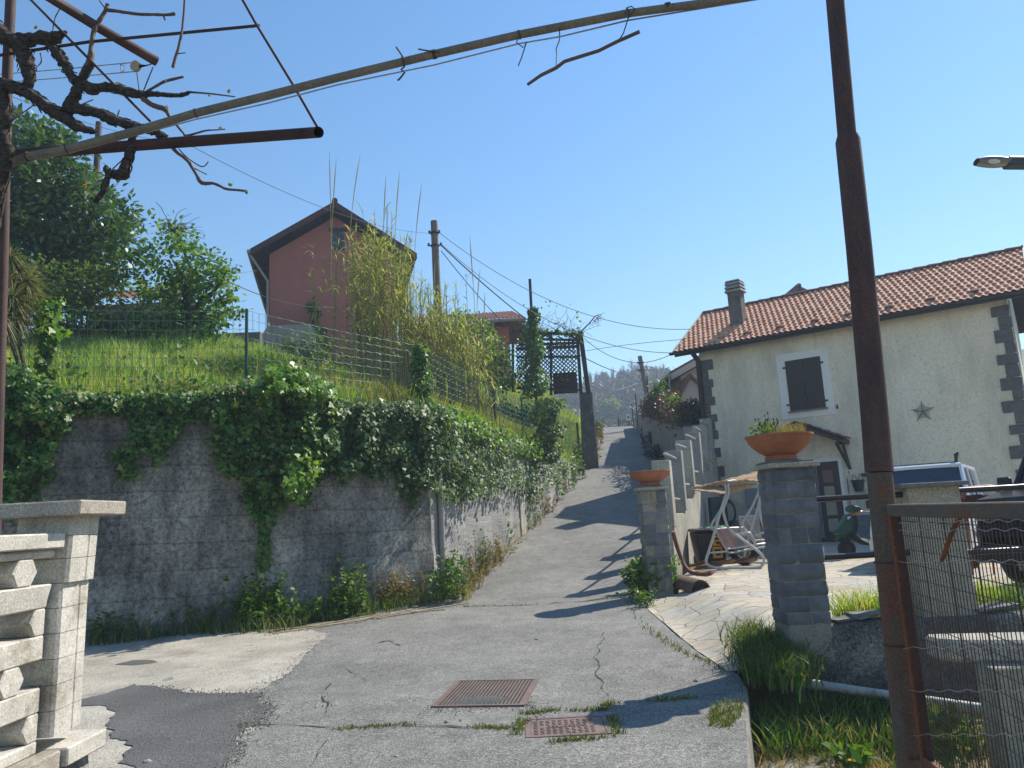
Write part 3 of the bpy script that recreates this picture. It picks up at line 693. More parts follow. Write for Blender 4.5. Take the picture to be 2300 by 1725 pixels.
# roof: undulating tile sheet, both slopes
L0, L1 = -.05, hf(2282, 563, WR)[0]+.16
sl = math.hypot(WR, ZRG-ZE)
def slope(sgn, name):
    mb = MB(); rows = 13; ntile = int((L1-L0)/.168); per = 6
    P = []
    for r in range(rows):
        for (f, lift) in ((0, .034), (.02, .036), (.93, .008), (1.0, .004)):
            q = (r+f)/rows; w0 = q*WR; z0 = ZE+.02+q*(ZRG-ZE); row = []
            for k in range(ntile*per+1):
                ph = ((k+3*(r % 2)) % per)/per; e = L0+(L1-L0)*k/(ntile*per)
                tl = int(k/per); jit = .012*noise.noise(Vector((tl*1.7, r*2.3, 0)))
                hgt = lift+jit+.020*math.sin(2*math.pi*ph)+(.010 if ph < .17 else 0)
                ww = w0-.012*noise.noise(Vector((tl*3.1, r*1.3, 7)))
                nz = Vector((0, 0, 1))*(WR/sl)*hgt; 
                p = H(e, ww if sgn > 0 else 2*WR-ww, z0)+nz-hn*((ZRG-ZE)/sl*hgt*sgn); row.append(p)
            P.append(row)
    mb.grid(P); return mb.build(name, m['tile'], house)
rf = slope(1, 'roof_slope'); slope(-1, 'roof_slope')
# under-roof deck, soffit, gutter
mb = MB()
for sgn in (1, -1):
    w = lambda q: q if sgn > 0 else 2*WR-q
    mb.add([H(L0, w(0), ZE-.03), H(L1, w(0), ZE-.03), H(L1, w(WR), ZRG-.03), H(L0, w(WR), ZRG-.03), H(L0, w(0), ZE-.10), H(L1, w(0), ZE-.10), H(L1, w(WR), ZRG-.12), H(L0, w(WR), ZRG-.12)],
           [(0, 1, 2, 3), (4, 7, 6, 5), (0, 4, 5, 1), (0, 3, 7, 4), (1, 5, 6, 2)])
mb.build('soffit', m['soffit'], house)
mb = MB()
for k in range(int((L1-L0)/.4)+1):
    e0 = L0+k*.4; e1 = min(e0+.43, L1); P = []
    for (e, rr) in ((e0, .12), (e0+.05, .125), (e1, .10)):
        P.append([H(e, WR+math.sin(a)*rr*1.15, ZRG+.0+math.cos(a)*rr*.9) for a in np.linspace(-1.5, 1.5, 8)])
    mb.grid(P)
mb.build('ridge_tile', m['tile_dark'], house, 50)
mb = MB(); P = []
for e in np.linspace(L0-.12, L1, 3): P.append([H(e, -.075+.085*math.cos(a), ZE+.0+.085*math.sin(a)) for a in np.linspace(math.pi, 2*math.pi, 9)]+[H(e, .012, ZE+.0)])
mb.grid(P); mb.add([H(L0-.12, -.075+.085*math.cos(a), ZE+.085*math.sin(a)) for a in np.linspace(math.pi, 2*math.pi, 9)], [tuple(range(9))])
mb.prism([H(L0, .005, ZE-.14), H(L0, .005, ZE+.02), H(L0, .03, ZE+.02), H(L0, .03, ZE-.14)], hu*(L1-L0))
mb.build('gutter', m['brown_metal'], house, 40, fix=False)
# verge boards: pale, along both gable edges
for e, mt in ((L1, m['white_barge']), (L0, m['white_conc'])):
    mb = MB(); s = 1 if e == L1 else -1
    mb.prism([H(e, -.02, ZE-.06), H(e, WR, ZRG-.08), H(e, WR, ZRG+.09), H(e, -.02, ZE+.07)], hu*(.05*s)); mb.build('verge_board', mt, house, fix=True)
# snow guards
for k in range(8):
    e = hf(*[(1398, 759), (1676, 749), (1749, 731), (1830, 717), (1904, 705), (1997, 690), (2092, 674), (2190, 657)][k], w=.3)[0]
    if k == 0: continue
    mb = MB(); mb.box(H(e, .36, ZE+.30), .20, .16, .10, ux=hu, uy=(hn*WR+Vector((0, 0, ZRG-ZE))).normalized(), uz=(Vector((0, 0, WR))-hn*(ZRG-ZE)).normalized())
    mb.build('vent_tile', m['tile_dark'], house, fix=True, bevel=.02)
# corner quoins
def quoin_col(e, side):
    z = ZP+.05; k = 0
    while z < ZE-.35:
        h_ = random.uniform(.25, .35); wd = (.46 if k % 2 else .28)+random.uniform(-.06, .06)
        mb = MB(); j = random.uniform(-.012, .012)
        mb.box(H(e+side*(wd/2-.02), WF-.005, z+h_/2), wd+j, .07, h_-.016, ux=hu, uy=hn, j=.010)
        mb.build('quoin', m['quoin'], house, fix=True, bevel=.012); z += h_; k += 1
quoin_col(E0, 1); quoin_col(E1, -1)
# window
def rect(px):
    q = [hf(*p) for p in px]; e = [p[0] for p in q]; z = [p[1] for p in q]
    return (e[0]+e[2])/2, (e[1]+e[3])/2, (z[0]+z[1])/2, (z[2]+z[3])/2    # e left, right; z top, bottom
oe0, oe1, oz1, oz0 = rect([(1743, 798), (1860, 780), (1757, 931), (1873, 934)])
ie0, ie1, iz1, iz0 = rect([(1763, 812), (1842, 800), (1776, 925), (1856, 915)])
oe0 = min(oe0, ie0-.2); oz0 = iz0-.22; oz1 = max(oz1, iz1+.2); oe1 = ie1+.24
win = thing('x', None, None); bpy.data.objects.remove(win)
mb = MB()
for (a, b, c, d) in ((oe0, ie0, oz0, oz1), (ie1, oe1, oz0, oz1), (ie0, ie1, iz1, oz1), (ie0, ie1, oz0, iz0)):
    mb.box(H((a+b)/2, WF-.006, (c+d)/2), b-a, .05, d-c, ux=hu, uy=hn)
wf = mb.build('window_surround', m['trim'], house, fix=True)
for (a, b) in ((ie0, (ie0+ie1)/2-.006), ((ie0+ie1)/2+.006, ie1)):
    mb = MB(); mb.box(H((a+b)/2, WF-.012, (iz0+iz1)/2), b-a, .05, iz1-iz0, ux=hu, uy=hn)
    nb = 6
    for k in range(nb):
        mb.box(H(a+(k+.5)*(b-a)/nb, WF-.040, (iz0+iz1)/2), (b-a)/nb-.010, .012, iz1-iz0-.02, ux=hu, uy=hn)
    sh = mb.build('shutter', m['wood_dark'], house, fix=True)
    mb = MB(); x = a+.0 if a == ie0 else b
    for zz in (iz0+.2, iz1-.2): mb.box(H(x+(-.03 if a == ie0 else .03), WF-.05, zz), .10, .025, .05, ux=hu, uy=hn)
    mb.build('hinge', m['black_iron'], sh, fix=True)
mb = MB(); mb.box(H((ie0+ie1)/2, WF-.06, iz0-.02), ie1-ie0+.12, .13, .04, ux=hu, uy=hn); mb.build('window_sill', m['slab'], house, fix=True)
mb = MB(); e, z = hf(1881, 913); mb.box(H(e, WF-.03, z), .06, .06, .12, ux=hu, uy=hn, top=.5); mb.build('shutter_catch', m['black_iron'], house, fix=True, bevel=.01)
# downpipes
mb = MB(); e, z = hf(1571, 850); e += .02
mb.tube([H(e+.0, -.06, ZE-.08), H(e+.02, WF-.07, ZE-.32), H(e+.02, WF-.07, ZP)], .085, 10); mb.build('downpipe', m['brown_metal'], house, 50)
mb = MB(); mb.tube([H(E1+.04, WF-.05, ZE-.1), H(E1+.04, WF-.05, ZP)], .02, 8); mb.build('conduit', m['wire_grey'], house, 50)
# chimney
ce, cw = None, .55
def roofhit(px, py):
    n_ = (Vector((0, 0, WR))-hn*(ZRG-ZE)).normalized(); p = AP(px, py, H(0, 0, ZE), n_); q = p-HA; return q.dot(hu), q.dot(hn), p.z
ce, cw, cz = roofhit(1655, 733)
zt = AP(1648, 632, H(ce, cw+.2, 0), hn).z
mb = MB(); mb.box(H(ce, cw+.22, (cz-.35+zt-.42)/2), .42, .42, zt-.42-cz+.35, ux=hu, uy=hn, j=.004)
for k in range(4): mb.box(H(ce, cw+.22, cz+.2+k*.36), .428, .428, .012, ux=hu, uy=hn)
ch = mb.build('chimney', surf('chimney_block', (.17, .155, .135), (.11, .10, .09), 3, .95, .5, 40, .01, .3, c3=(.05, .048, .045), s3=2, t3=(.5, .7)), house, fix=True, bevel=.01)
mb = MB()
for k in range(3): mb.box(H(ce, cw+.22, zt-.36+k*.125), .56-.02*k, .56-.02*k, .075, ux=hu, uy=hn, top=.93); mb.box(H(ce, cw+.22, zt-.36+k*.125-.055), .36, .36, .06, ux=hu, uy=hn)
mb.box(H(ce, cw+.22, zt-.02), .50, .50, .05, ux=hu, uy=hn, top=.85)
mb.build('chimney_cap', m['conc'], ch, fix=True)
# porch roof over the door
pa = hf(1805, 960); pb = hf(1912, 985)
e0, e1 = hf(1815, 985)[0], hf(1905, 1000)[0]
zpt = hf(1810, 952)[1]
mb = MB(); em = e1
zl = hf(1905, 985)[1]
ed = e0-.1
for s in range(2):
    pass
mb.prism([H(ed, WF, zpt), H(em+.05, WF, zl-.05), H(em+.05, WF, zl-.17), H(ed, WF, zpt-.13)], hn*-.85); 
mb.prism([H(ed, WF, zpt), H(ed-1.05, WF, zl-.05), H(ed-1.05, WF, zl-.17), H(ed, WF, zpt-.13)], hn*-.85)
po = mb.build('porch_roof', m['wood_dark'], house, fix=True, bevel=.01)
for s in (1, -1):
    mb = MB(); P = []
    for r in range(5):
        for f, lf in ((0, .03), (.95, .005)):
            q = 1-(r+f)/5; row = []
            for k in range(25):
                ph = k*math.pi/2; w = WF-.9*k/24
                ee = ed+s*(em+.1-ed)*q if s > 0 else ed-(1.08)*q
                row.append(H(ee, w, zpt+.03+(zl-.05-zpt)*q+lf+.018*math.sin(ph)))
            P.append(row)
    mb.grid(P); mb.build('porch_tile', m['tile_dark'], po)
mb = MB()
for w in (.06, .8):
    mb.tube([H(em-.12, WF-w, zl-.16), H(em-.02, WF-.02 if w > .5 else WF-.05, zl-.85)], .045, 6)
mb.tube([H(em-.1, WF-.05, zl-.15), H(em-.1, WF-.85, zl-.15)], .04, 6)
mb.build('porch_bracket', m['wood_dark'], house, 50)
# door with strip curtain
e_r, zdt = hf(1882, 1035); e_l = e_r-1.25; e_c = hf(1856, 1100)[0]
mb = MB()
for (a, b, c, d) in ((e_l-.08, e_l, ZP, zdt+.1), (e_r, e_r+.10, ZP, zdt+.1), (e_l, e_r, zdt, zdt+.1)): mb.box(H((a+b)/2, WF-.005, (c+d)/2), b-a, .05, d-c, ux=hu, uy=hn)
mb.build('door_frame', m['trim'], house, fix=True)
mb = MB(); mb.box(H((e_l+e_r)/2, WF-.008, (ZP+zdt)/2), e_r-e_l, .04, zdt-ZP, ux=hu, uy=hn)
for (a, b) in ((e_r-.62, e_r-.02),):
    for x in (a, b-.14): mb.box(H(x+.07, WF-.035, (ZP+zdt)/2), .14, .03, zdt-ZP-.02, ux=hu, uy=hn)
do = mb.build('door', m['door_wood'], house, fix=True)
for k in range(4):
    mb = MB(); zc = zdt-.42-k*.46; mb.box(H(e_r-.32, WF-.035, zc), .28, .02, .36, ux=hu, uy=hn); mb.build('pane', m['door_pane_r'] if k == 0 else m['door_pane'], do, fix=True)
mb = MB(); P = []
for z in np.linspace(ZP+.12, zdt-.02, 10): P.append([H(e_l-.05+.72*k/40, WF-.11+.025*math.sin(k*1.57)+.02*noise.noise(Vector((k*.3, z, 0))), z) for k in range(41)])
mb.grid(P); tag(mb.build('strip_curtain', m['grey_cloth'], None, 60), 'grey strip curtain hanging in the dark house doorway', 'curtain')
# house number plate
e, z = hf(1907, 1061); pl = thing('number_plate', 'small white plate with the house number beside the door', 'sign', tuple(H(e, WF-.03, z)))
mb = MB(); mb.box(H(e, WF-.028, z), .17, .015, .145, ux=hu, uy=hn); mb.build('plate', m['enamel'], pl, fix=True, bevel=.008)
def text(body, size, M4, mat, parent, name='lettering', ext=.002):
    cu = bpy.data.curves.new('letters', 'FONT'); cu.body = body; cu.size = size; cu.extrude = ext; cu.align_x = 'CENTER'; cu.align_y = 'CENTER'
    to = bpy.data.objects.new('letters', cu); COL.objects.link(to)
    me = bpy.data.meshes.new_from_object(to.evaluated_get(bpy.context.evaluated_depsgraph_get())); bpy.data.objects.remove(to)
    me.transform(M4); return link(name, me, mat, parent)
def frame4(o, x, y): 
    x, y = Vector(x).normalized(), Vector(y).normalized(); return Matrix.Translation(o) @ Matrix((x, y, x.cross(y))).transposed().to_4x4()
text('8', .12, frame4(H(e, WF-.037, z), hu, (0, 0, 1)), m['ink'], pl)
# spider-web wall ornament
e, z = hf(2073, 925); mb = MB(); R_ = .30; spk = []
for k in range(5):
    a = math.pi/2+k*2*math.pi/5; spk.append((math.cos(a), math.sin(a))); mb.tube([H(e, WF-.045, z), H(e+math.cos(a)*R_, WF-.045, z+math.sin(a)*R_)], .007, 5)
for r_ in (.07, .115, .16, .205, .25):
    for k in range(5):
        a, b = spk[k], spk[(k+1) % 5]; pts = []
        for q in np.linspace(0, 1, 6):
            f = r_*(1-.28*math.sin(math.pi*q)); x = a[0]*(1-q)+b[0]*q; y = a[1]*(1-q)+b[1]*q; pts.append(H(e+x*f, WF-.045, z+y*f))
        mb.tube(pts, .0035, 4)
tag(mb.build('wall_ornament', m['black_iron']), 'black wire spider web ornament hung on the stucco house wall', 'ornament')
# flower pot hung on the wall
e, z = hf(1931, 1090)
fp = thing('planter', 'black plastic planter with wire handles hung on the stucco wall', 'planter', tuple(H(e, WF-.15, z)))
mb = MB(); c = H(e, WF-.17, z-.18)
mb.lathe(c, [(0, 0), (.11, 0), (.17, .30), (.185, .30), (.185, .33), (.15, .33), (.14, .28), (0, .28)], 16); mb.build('pot', m['black'], fp, 40)
mb = MB()
for s in (-1, 1): mb.tube([c+hu*(s*(.02+.13*q))+Vector((0, 0, .33+.16*math.sin(math.pi*q))) for q in np.linspace(0, 1, 8)], .008, 5)
mb.build('handle', m['black_iron'], fp)
# plaque behind the pole
e, z = hf(1950, 1066); mb = MB(); mb.box(H(e, WF-.06, z), .30, .12, .09, ux=hu, uy=hn); tag(mb.build('wall_bracket', m['wood_dark'], None, fix=True, bevel=.01), 'short dark wooden bracket on the house wall beside the rusty pole', 'bracket')
mb = MB(); e, z = hf(1903, 1075); e2, z2 = hf(1908, 1120); mb.tube([H(e, WF-.02, z), H(e, WF-.02, ZP+.4)], .012, 6); tag(mb.build('wall_cable', m['cable']), 'black cable running down the stucco wall below the number plate', 'cable')
# meter box on the wall behind the swing
e, z = hf(1690, 1118); mb = MB(); mb.box(H(e, WF-.04, z), .36, .10, .56, ux=hu, uy=hn); tag(mb.build('meter_box', m['grey_box'], None, fix=True, bevel=.01), 'flat grey meter box on the house wall behind the swing seat', 'meter box')
# stone plinth
mb = MB()
k = 0; e = E0
while e < E1-.3:
    for r_ in range(3): 
        w_ = .5+.2*random.random(); mb.box(H(e+.3+(.12 if r_ % 2 else 0), WF-.01, ZP+.12+r_*.24), .58, .07, .23, ux=hu, uy=hn, j=.006)
    e += .6
    if e_l-.6 < e < e_r: e = e_r+.15
mb.build('stone_plinth', m['slate'], house, fix=True)
# ---------------------------------------------------------------- house behind, seen over the ridge
pk = AY(1795, 642, 36); base = 1.0
nb_ = thing('house', 'grey gabled roof peak of a house behind, seen over the tiled ridge', 'house', (pk.x, 37, 2))
mb = MB(); hw = 2.6; q = .55
mb.add([(pk.x-hw, 36.4, 2), (pk.x+hw, 36.4, 2), (pk.x+hw, 36.4, pk.z-hw*q-.15), (pk.x, 36.4, pk.z-.15), (pk.x-hw, 36.4, pk.z-hw*q-.15)]+[(pk.x-hw, 42, 2), (pk.x+hw, 42, 2), (pk.x+hw, 42, pk.z-hw*q-.15), (pk.x, 42, pk.z-.15), (pk.x-hw, 42, pk.z-hw*q-.15)],
       [(0, 1, 2, 3, 4), (5, 9, 8, 7, 6), (0, 5, 6, 1), (1, 6, 7, 2), (4, 9, 5, 0)])
mb.build('wall', surf('grey_gable', (.25, .215, .18), (.2, .17, .145), 1, .9, .3, 30, .01, .15), nb_, fix=True)
mb = MB()
for s in (-1, 1): mb.prism([(pk.x, 36, pk.z), (pk.x+s*3.0, 36, pk.z-3.0*q), (pk.x+s*3.0, 36, pk.z-3.0*q-.14), (pk.x, 36, pk.z-.14)], (0, 6.4, 0))
mb.tube([(pk.x, 36, pk.z+.02), (pk.x, 42.4, pk.z+.02)], .12, 8)
mb.build('roof', surf('brown_roof_edge', (.14, .11, .09), (.1, .08, .07), 2, .9, .3, 30, .01, .2), nb_, fix=True)
# ---------------------------------------------------------------- pale pink house behind the hedge
KY = 33.0
kx = lambda px, py, Y=KY: AY(px, py, Y)
kh = thing('house', 'pale pink house with a deep tiled overhang and small porch behind the hedge', 'house', tuple(kx(1560, 900)))
a = kx(1536, 850); xw0 = a.x; zr0 = kx(1568, 805).z
mb = MB(); mb.boxb(xw0, xw0+7, KY+.6, KY+8, 3.2, kx(1530, 845).z+.5)
mb.build('wall', m['palepink'], kh, fix=True)
p1, p2 = kx(1507, 839), kx(1580, 798)
dv = p2-p1; sl_ = dv.z/dv.x
mb = MB()
q1 = p1; q2 = p1+Vector((4.2, 0, 4.2*sl_))
mb.prism([q1, q2, q2-Vector((0, 0, .28)), q1-Vector((0, 0, .28))], (0, .12, 0)); mb.build('fascia', m['palepink'], kh, fix=True)
mb = MB(); mb.prism([q1+Vector((-.02, .01, .0)), q2+Vector((0, .01, .0)), q2+Vector((0, .01, .10)), q1+Vector((-.02, .01, .10))], (0, 6.5, 0)); mb.build('roof', m['tile_dark'], kh, fix=True)
mb = MB(); mb.prism([q1+Vector((0, .13, -.02)), q2+Vector((0, .13, -.02)), q2+Vector((0, .13, -.14)), q1+Vector((0, .13, -.14))], (0, 6.3, 0))
for k in range(7): mb.prism([q1+Vector((.05, .4+k*.9, -.14)), q2+Vector((0, .4+k*.9, -.14)), q2+Vector((0, .4+k*.9, -.3)), q1+Vector((.05, .4+k*.9, -.3))], (0, .1, 0))
mb.build('eave_rafters', m['soffit'], kh, fix=True)
mb = MB(); g = q1+Vector((-.12, 0, -.08)); mb.tube([g+Vector((0, -.1, 0)), g+Vector((0, 6.4, 0))], .09, 8)
mb.tube([g+Vector((.02, .0, -.05)), g+Vector((.03, .02, -1.9)), kx(1512, 900, KY+.1), kx(1534, 913, KY+.4)], .05, 8); mb.build('gutter', m['pvc'], kh, 50)
# porch with its own small gable
pk2 = kx(1552, 836, KY-1.2)
mb = MB(); w1 = 1.2
mb.prism([pk2, pk2+Vector((w1, 0, -1.5)), pk2+Vector((w1, 0, -1.68)), pk2+Vector((0, 0, -.2))], (0, 1.9, 0)); mb.prism([pk2, pk2+Vector((-.75, 0, -1.25)), pk2+Vector((-.75, 0, -1.4)), pk2+Vector((0, 0, -.18))], (0, 1.9, 0))
mb.build('porch_roof', m['tile_dark'], kh, fix=True, bevel=.02)
mb = MB(); mb.add([pk2+Vector((-.62, .15, -1.2)), pk2+Vector((1.0, .15, -1.4)), pk2+Vector((0, .15, -.22)), pk2+Vector((-.62, .15, -4)), pk2+Vector((1.0, .15, -4))], [(0, 3, 4, 1), (0, 1, 2)])
mb.build('porch_wall', m['palepink'], kh)
mb = MB(); mb.box(pk2+Vector((.1, .10, -2.2)), .7, .05, 1.3); mb.build('window', m['glass_blk'], kh, fix=True)

# ================================================================== gate columns of stone
def stone_column(x0, x1, y0, y1, zb, zt, rows, mat, label, slabover=.05, footing=0):
    r = thing('stone_column', label, 'column', ((x0+x1)/2, (y0+y1)/2, zb))
    mb = MB(); mb.boxb(x0+.012, x1-.012, y0+.012, y1-.012, zb-footing, zt); mb.build('core', m['mortar'], r, fix=True)
    mb = MB(); z = zb
    for k in range(rows):
        h_ = (zt-zb)/rows*(1+random.uniform(-.3, .3)) if k < rows-1 else zt-z
        if z+h_ > zt: h_ = zt-z
        if h_ < .03: break
        for (axis, a0, a1, fx) in (('x', x0, x1, y0), ('x', x0, x1, y1), ('y', y0, y1, x0), ('y', y0, y1, x1)):
            a = a0; nb = random.choice((1, 2, 2, 3)) if axis == 'x' else random.choice((1, 2, 2))
            cuts = sorted([a0]+[a0+(a1-a0)*(i+random.uniform(-.18, .18))/nb for i in range(1, nb)]+[a1])
            for i in range(nb):
                c0, c1 = cuts[i]+.005, cuts[i+1]-.005; th = .017+random.uniform(0, .014)
                cc = ((c0+c1)/2, fx, z+h_/2) if axis == 'x' else (fx, (c0+c1)/2, z+h_/2)
                n0 = len(mb.v)
                nx, nz = max(2, int((c1-c0)/.04)), max(2, int(h_/.04))
                sgn = -1 if fx in (y0, x0) else 1
                P = []
                for iz in range(nz+1):
                    row = []
                    for ix in range(nx+1):
                        aa = c0+(c1-c0)*ix/nx; zz = z+.005+(h_-.010)*iz/nz
                        ed_ = min(ix, nx-ix)/max(1, nx/2); ez = min(iz, nz-iz)/max(1, nz/2)
                        d = th*min(1, (min(ed_*nx, ez*nz)/.9+.15)) + .010*noise.noise(Vector((aa*9+k*7, zz*9, fx*3+i)))
                        jx = .006*noise.noise(Vector((aa*20, zz*20, i)))
                        row.append((aa+jx, fx+sgn*(d-.012), zz) if axis == 'x' else (fx+sgn*(d-.012), aa+jx, zz))
                    P.append(row)
                mb.grid(P)
        z += h_
    st = mb.build('stone_facing', mat, r, 40)
    mb = MB(); mb.boxb(x0-slabover, x1+slabover, y0-slabover, y1+slabover, zt, zt+.045); mb.build('cap_slab', m['bone'], r, fix=True, bevel=.006)
    mb = MB(); mb.boxb(x0-slabover+.04, x1+slabover-.04, y0-slabover+.04, y1+slabover-.04, zt+.045, zt+.07); mb.build('slate_top', m['slab'], r, fix=True, bevel=.004)
    return r, zt+.07
def bowl(x, y, z, R_, h_, label):
    r = thing('bowl_planter', label, 'planter', (x, y, z))
    mb = MB(); pr = [(0, 0), (R_*.46, 0), (R_*.50, .012), (R_*.47, .05), (R_*.44, .06)]
    for q in np.linspace(0, 1, 9): pr.append((R_*(.47+.53*math.sin(q*math.pi/2*.92)/math.sin(math.pi/2*.92)), .06+(h_-.06)*q**1.15))
    pr += [(R_*1.035, h_), (R_*1.035, h_+.018), (R_*.97, h_+.02), (R_*.93, h_-.02), (R_*.8, h_-.05), (0, h_-.05)]
    mb.lathe((x, y, z), pr, 40); mb.build('bowl', m['terra'], r, 35)
    mb = MB(); mb.lathe((x, y, z), [(0, h_-.03), (R_*.5, h_-.025), (R_*.93, h_-.035)], 24); mb.build('soil', m['dirt'], r, 60)
    return z+h_-.03
zc = AY(1770, 1033, 7.2).z-.07
bx0, bx1 = AY(1747, 1200, 7.2).x, AY(1846, 1200, 7.2).x
col_b, zt_b = stone_column(bx0, bx1, 7.2, 7.62, .50, zc, 10, m['slate'], 'large grey slate-faced column carrying the bigger terracotta bowl, by the grass', .045, 1.0)
mb = MB(); mb.boxb(bx0+.02, bx1-.01, 7.22, 7.6, -.35, .50); mb.build('footing', m['conc'], col_b, fix=True, bevel=.01)
cb = AY(1770, 1000, 7.41); zb2 = bowl((bx0+bx1)/2-.02, 7.41, zt_b, .305, .235, 'large terracotta bowl with dry grass and a tall weed on the nearer column')
sx0, sx1 = AY(1447, 1200, 12.6).x, AY(1503, 1200, 12.6).x
zs = AY(1470, 1090, 12.6).z-.07
col_s, zt_s = stone_column(sx0, sx1, 12.6, 13.02, .30, zs, 9, m['slate_mix'], 'smaller mixed stone column at the lane edge, weeds around its foot', .05, .6)
zs2 = bowl((sx0+sx1)/2, 12.81, zt_s, .335, .22, 'terracotta bowl with little dry stubble on the farther column')
# plants in the bowls
def tuft(name, n, cx, cy, z, rad_, hgt, mat, parent=None, lean=.5, w=.004, label=None, cat='grass tuft', hv=.35):
    a = rng.uniform(0, 2*math.pi, n); r_ = rad_*np.sqrt(rng.uniform(0, 1, n)); P = np.stack([cx+r_*np.cos(a), cy+r_*np.sin(a), np.full(n, z)], 1)
    hh = hgt*rng.uniform(1-hv, 1+hv, n); d = rng.uniform(0, 2*math.pi, n); ln = lean*rng.uniform(.2, 1, n)*hh
    A = np.zeros((n, 4, 3)); 
    for k, q in enumerate((0, .4, .75, 1)):
        A[:, k] = P; A[:, k, 0] += np.cos(d)*ln*q**2; A[:, k, 1] += np.sin(d)*ln*q**2; A[:, k, 2] += hh*(q-.25*ln/hh*q*q)
    wd = np.stack([-np.sin(d), np.cos(d), np.zeros(n)], 1)*w
    Wd = wd[:, None]*np.array([1, .85, .5, .05])[None, :, None]
    o = strips(name, A, Wd, mat, parent)
    if label: tag(o, label, cat)
    return o
gx, gy = (bx0+bx1)/2, 7.41
tuft('dry_grass', 520, gx+.05, gy, zb2, .19, .15, m['grass_dry'], None, .45, .0022, 'straw coloured dry grass growing in the larger terracotta bowl')
wd = thing('weed', 'tall thin green weed with a yellow flower in the larger terracotta bowl', 'weed', (gx-.15, gy, zb2))
mb = MB(); tips = []
for k in range(5):
    b = Vector((gx-.16+.03*k, gy+random.uniform(-.05, .05), zb2)); tp = b+Vector((random.uniform(-.05, .1), random.uniform(-.05, .05), random.uniform(.14, .30))); mb.tube([b, b.lerp(tp, .5)+Vector((.015, 0, 0)), tp], [.004, .003, .002], 5); tips.append(tp)
    for j in range(2):
        s_ = b.lerp(tp, .5+.2*j); t2 = s_+Vector((random.uniform(-.05, .05), random.uniform(-.03, .03), .06)); mb.tube([s_, t2], [.002, .0015], 4); tips.append(t2)
mb.build('stem', m['weed'], wd)
n = 90; P = np.array([[gx-.16+random.uniform(-.12, .12), gy+random.uniform(-.1, .1), zb2+random.uniform(.0, .16)] for _ in range(n)])
fast_mesh('leaves', leaf_array(P, rv(n)+np.array([0, 0, .6]), rv(n), rng.uniform(.03, .07, n), LANCE), 6, m['weed'], wd)
mb = MB()
for tp in tips: mb.lathe(tp, [(0, 0), (.008, .004), (.009, .018), (0, .026)], 6)
mb.build('seed_head', m['hedge_br'], wd)
n = 24; c = np.array(max(tips, key=lambda p: p.z)); aa = np.linspace(0, 2*math.pi, n); P = np.repeat(c[None], n, 0)
fast_mesh('flower', leaf_array(P+np.array([0, 0, .02]), np.stack([np.cos(aa), np.sin(aa), np.full(n, .35)], 1), np.tile([0., 0, 1], (n, 1)), np.full(n, .018)), 6, m['yellowfl'], wd)
tuft('dry_grass', 160, (sx0+sx1)/2, 12.81, zs2, .25, .07, m['grass_dry'], None, .5, .004, 'short dry stubble in the farther terracotta bowl')
# ================================================================== low wall, rails and post at the patio edge
mb = MB(); P = []
for x in np.linspace(bx0+.1, 11, 90):
    P.append([(x, 7.22+.015*fbm(x, z, 2.2)-.03*(1-k/9), z) for k, z in enumerate(np.linspace(-.55, .47, 10))]+[(x, 7.27, .50+.01*fbm(x, 1, 3)), (x, 7.55, .50), (x, 7.56, .3)])
mb.grid(P); tag(mb.build('low_wall', m['conc_dark'], None, 60, fix=True), 'low dark pebbly concrete wall below the patio edge', 'wall')
px0 = AY(2058, 1250, 7.3).x; px1 = AY(2178, 1250, 7.3).x; ztp = AY(2110, 1092, 7.3).z
po = thing('roughcast_post', 'cream roughcast post with a slate top behind the wire gate', 'post', ((px0+px1)/2, 7.5, .5))
mb = MB(); P = []
for z in np.linspace(.45, ztp, 26):
    ring = []
    for (a, b) in ((px0, 7.3), (px1, 7.3), (px1, 7.72), (px0, 7.72)): ring.append((a, b))
    row = []
    for i in range(4):
        a, b = ring[i], ring[(i+1) % 4]
        for k in range(9):
            x = a[0]+(b[0]-a[0])*k/9; y = a[1]+(b[1]-a[1])*k/9; row.append((x+.014*noise.noise(Vector((x*12, y*12, z*12))), y+.014*noise.noise(Vector((x*12, y*12, z*12+5))), z))
    row.append(row[0]); P.append(row)
mb.grid(P); mb.build('shaft', m['bone'], po, 60)
mb = MB(); mb.box(((px0+px1)/2-.02, 7.51, ztp+.02), px1-px0+.15, .58, .04, uz=(.03, .02, 1)); mb.build('slate_cap', m['slab'], po, fix=True, bevel=.004)
mb = MB(); zz = AY(1930, 1116, 7.45).z
mb.tube([(bx1-.02, 7.42, zz), (px0+.08, 7.42, zz-.0)], .028, 12); tag(mb.build('railing_pipe', m['rail'], None, 40), 'upper dark pipe rail between the slate column and the cream post', 'railing')
mb = MB(); zz2 = AY(1930, 1247, 7.45).z
mb.tube([(bx1-.02, 7.42, zz2), (px0+.12, 7.42, zz2)], .028, 12); tag(mb.build('railing_pipe', m['rail'], None, 40), 'lower dark pipe rail between the slate column and the cream post', 'railing')
mb = MB(); mb.tube([(px1-.06, 7.48, zz+.01), (11, 7.48, zz+.03)], .028, 12); tag(mb.build('railing_pipe', m['rail'], None, 40), 'upper dark pipe rail running right from the cream post', 'railing')
mb = MB(); mb.tube([(px1-.06, 7.48, zz2-.03), (11, 7.48, zz2-.03)], .028, 12); tag(mb.build('railing_pipe', m['rail'], None, 40), 'lower dark pipe rail running right from the cream post', 'railing')
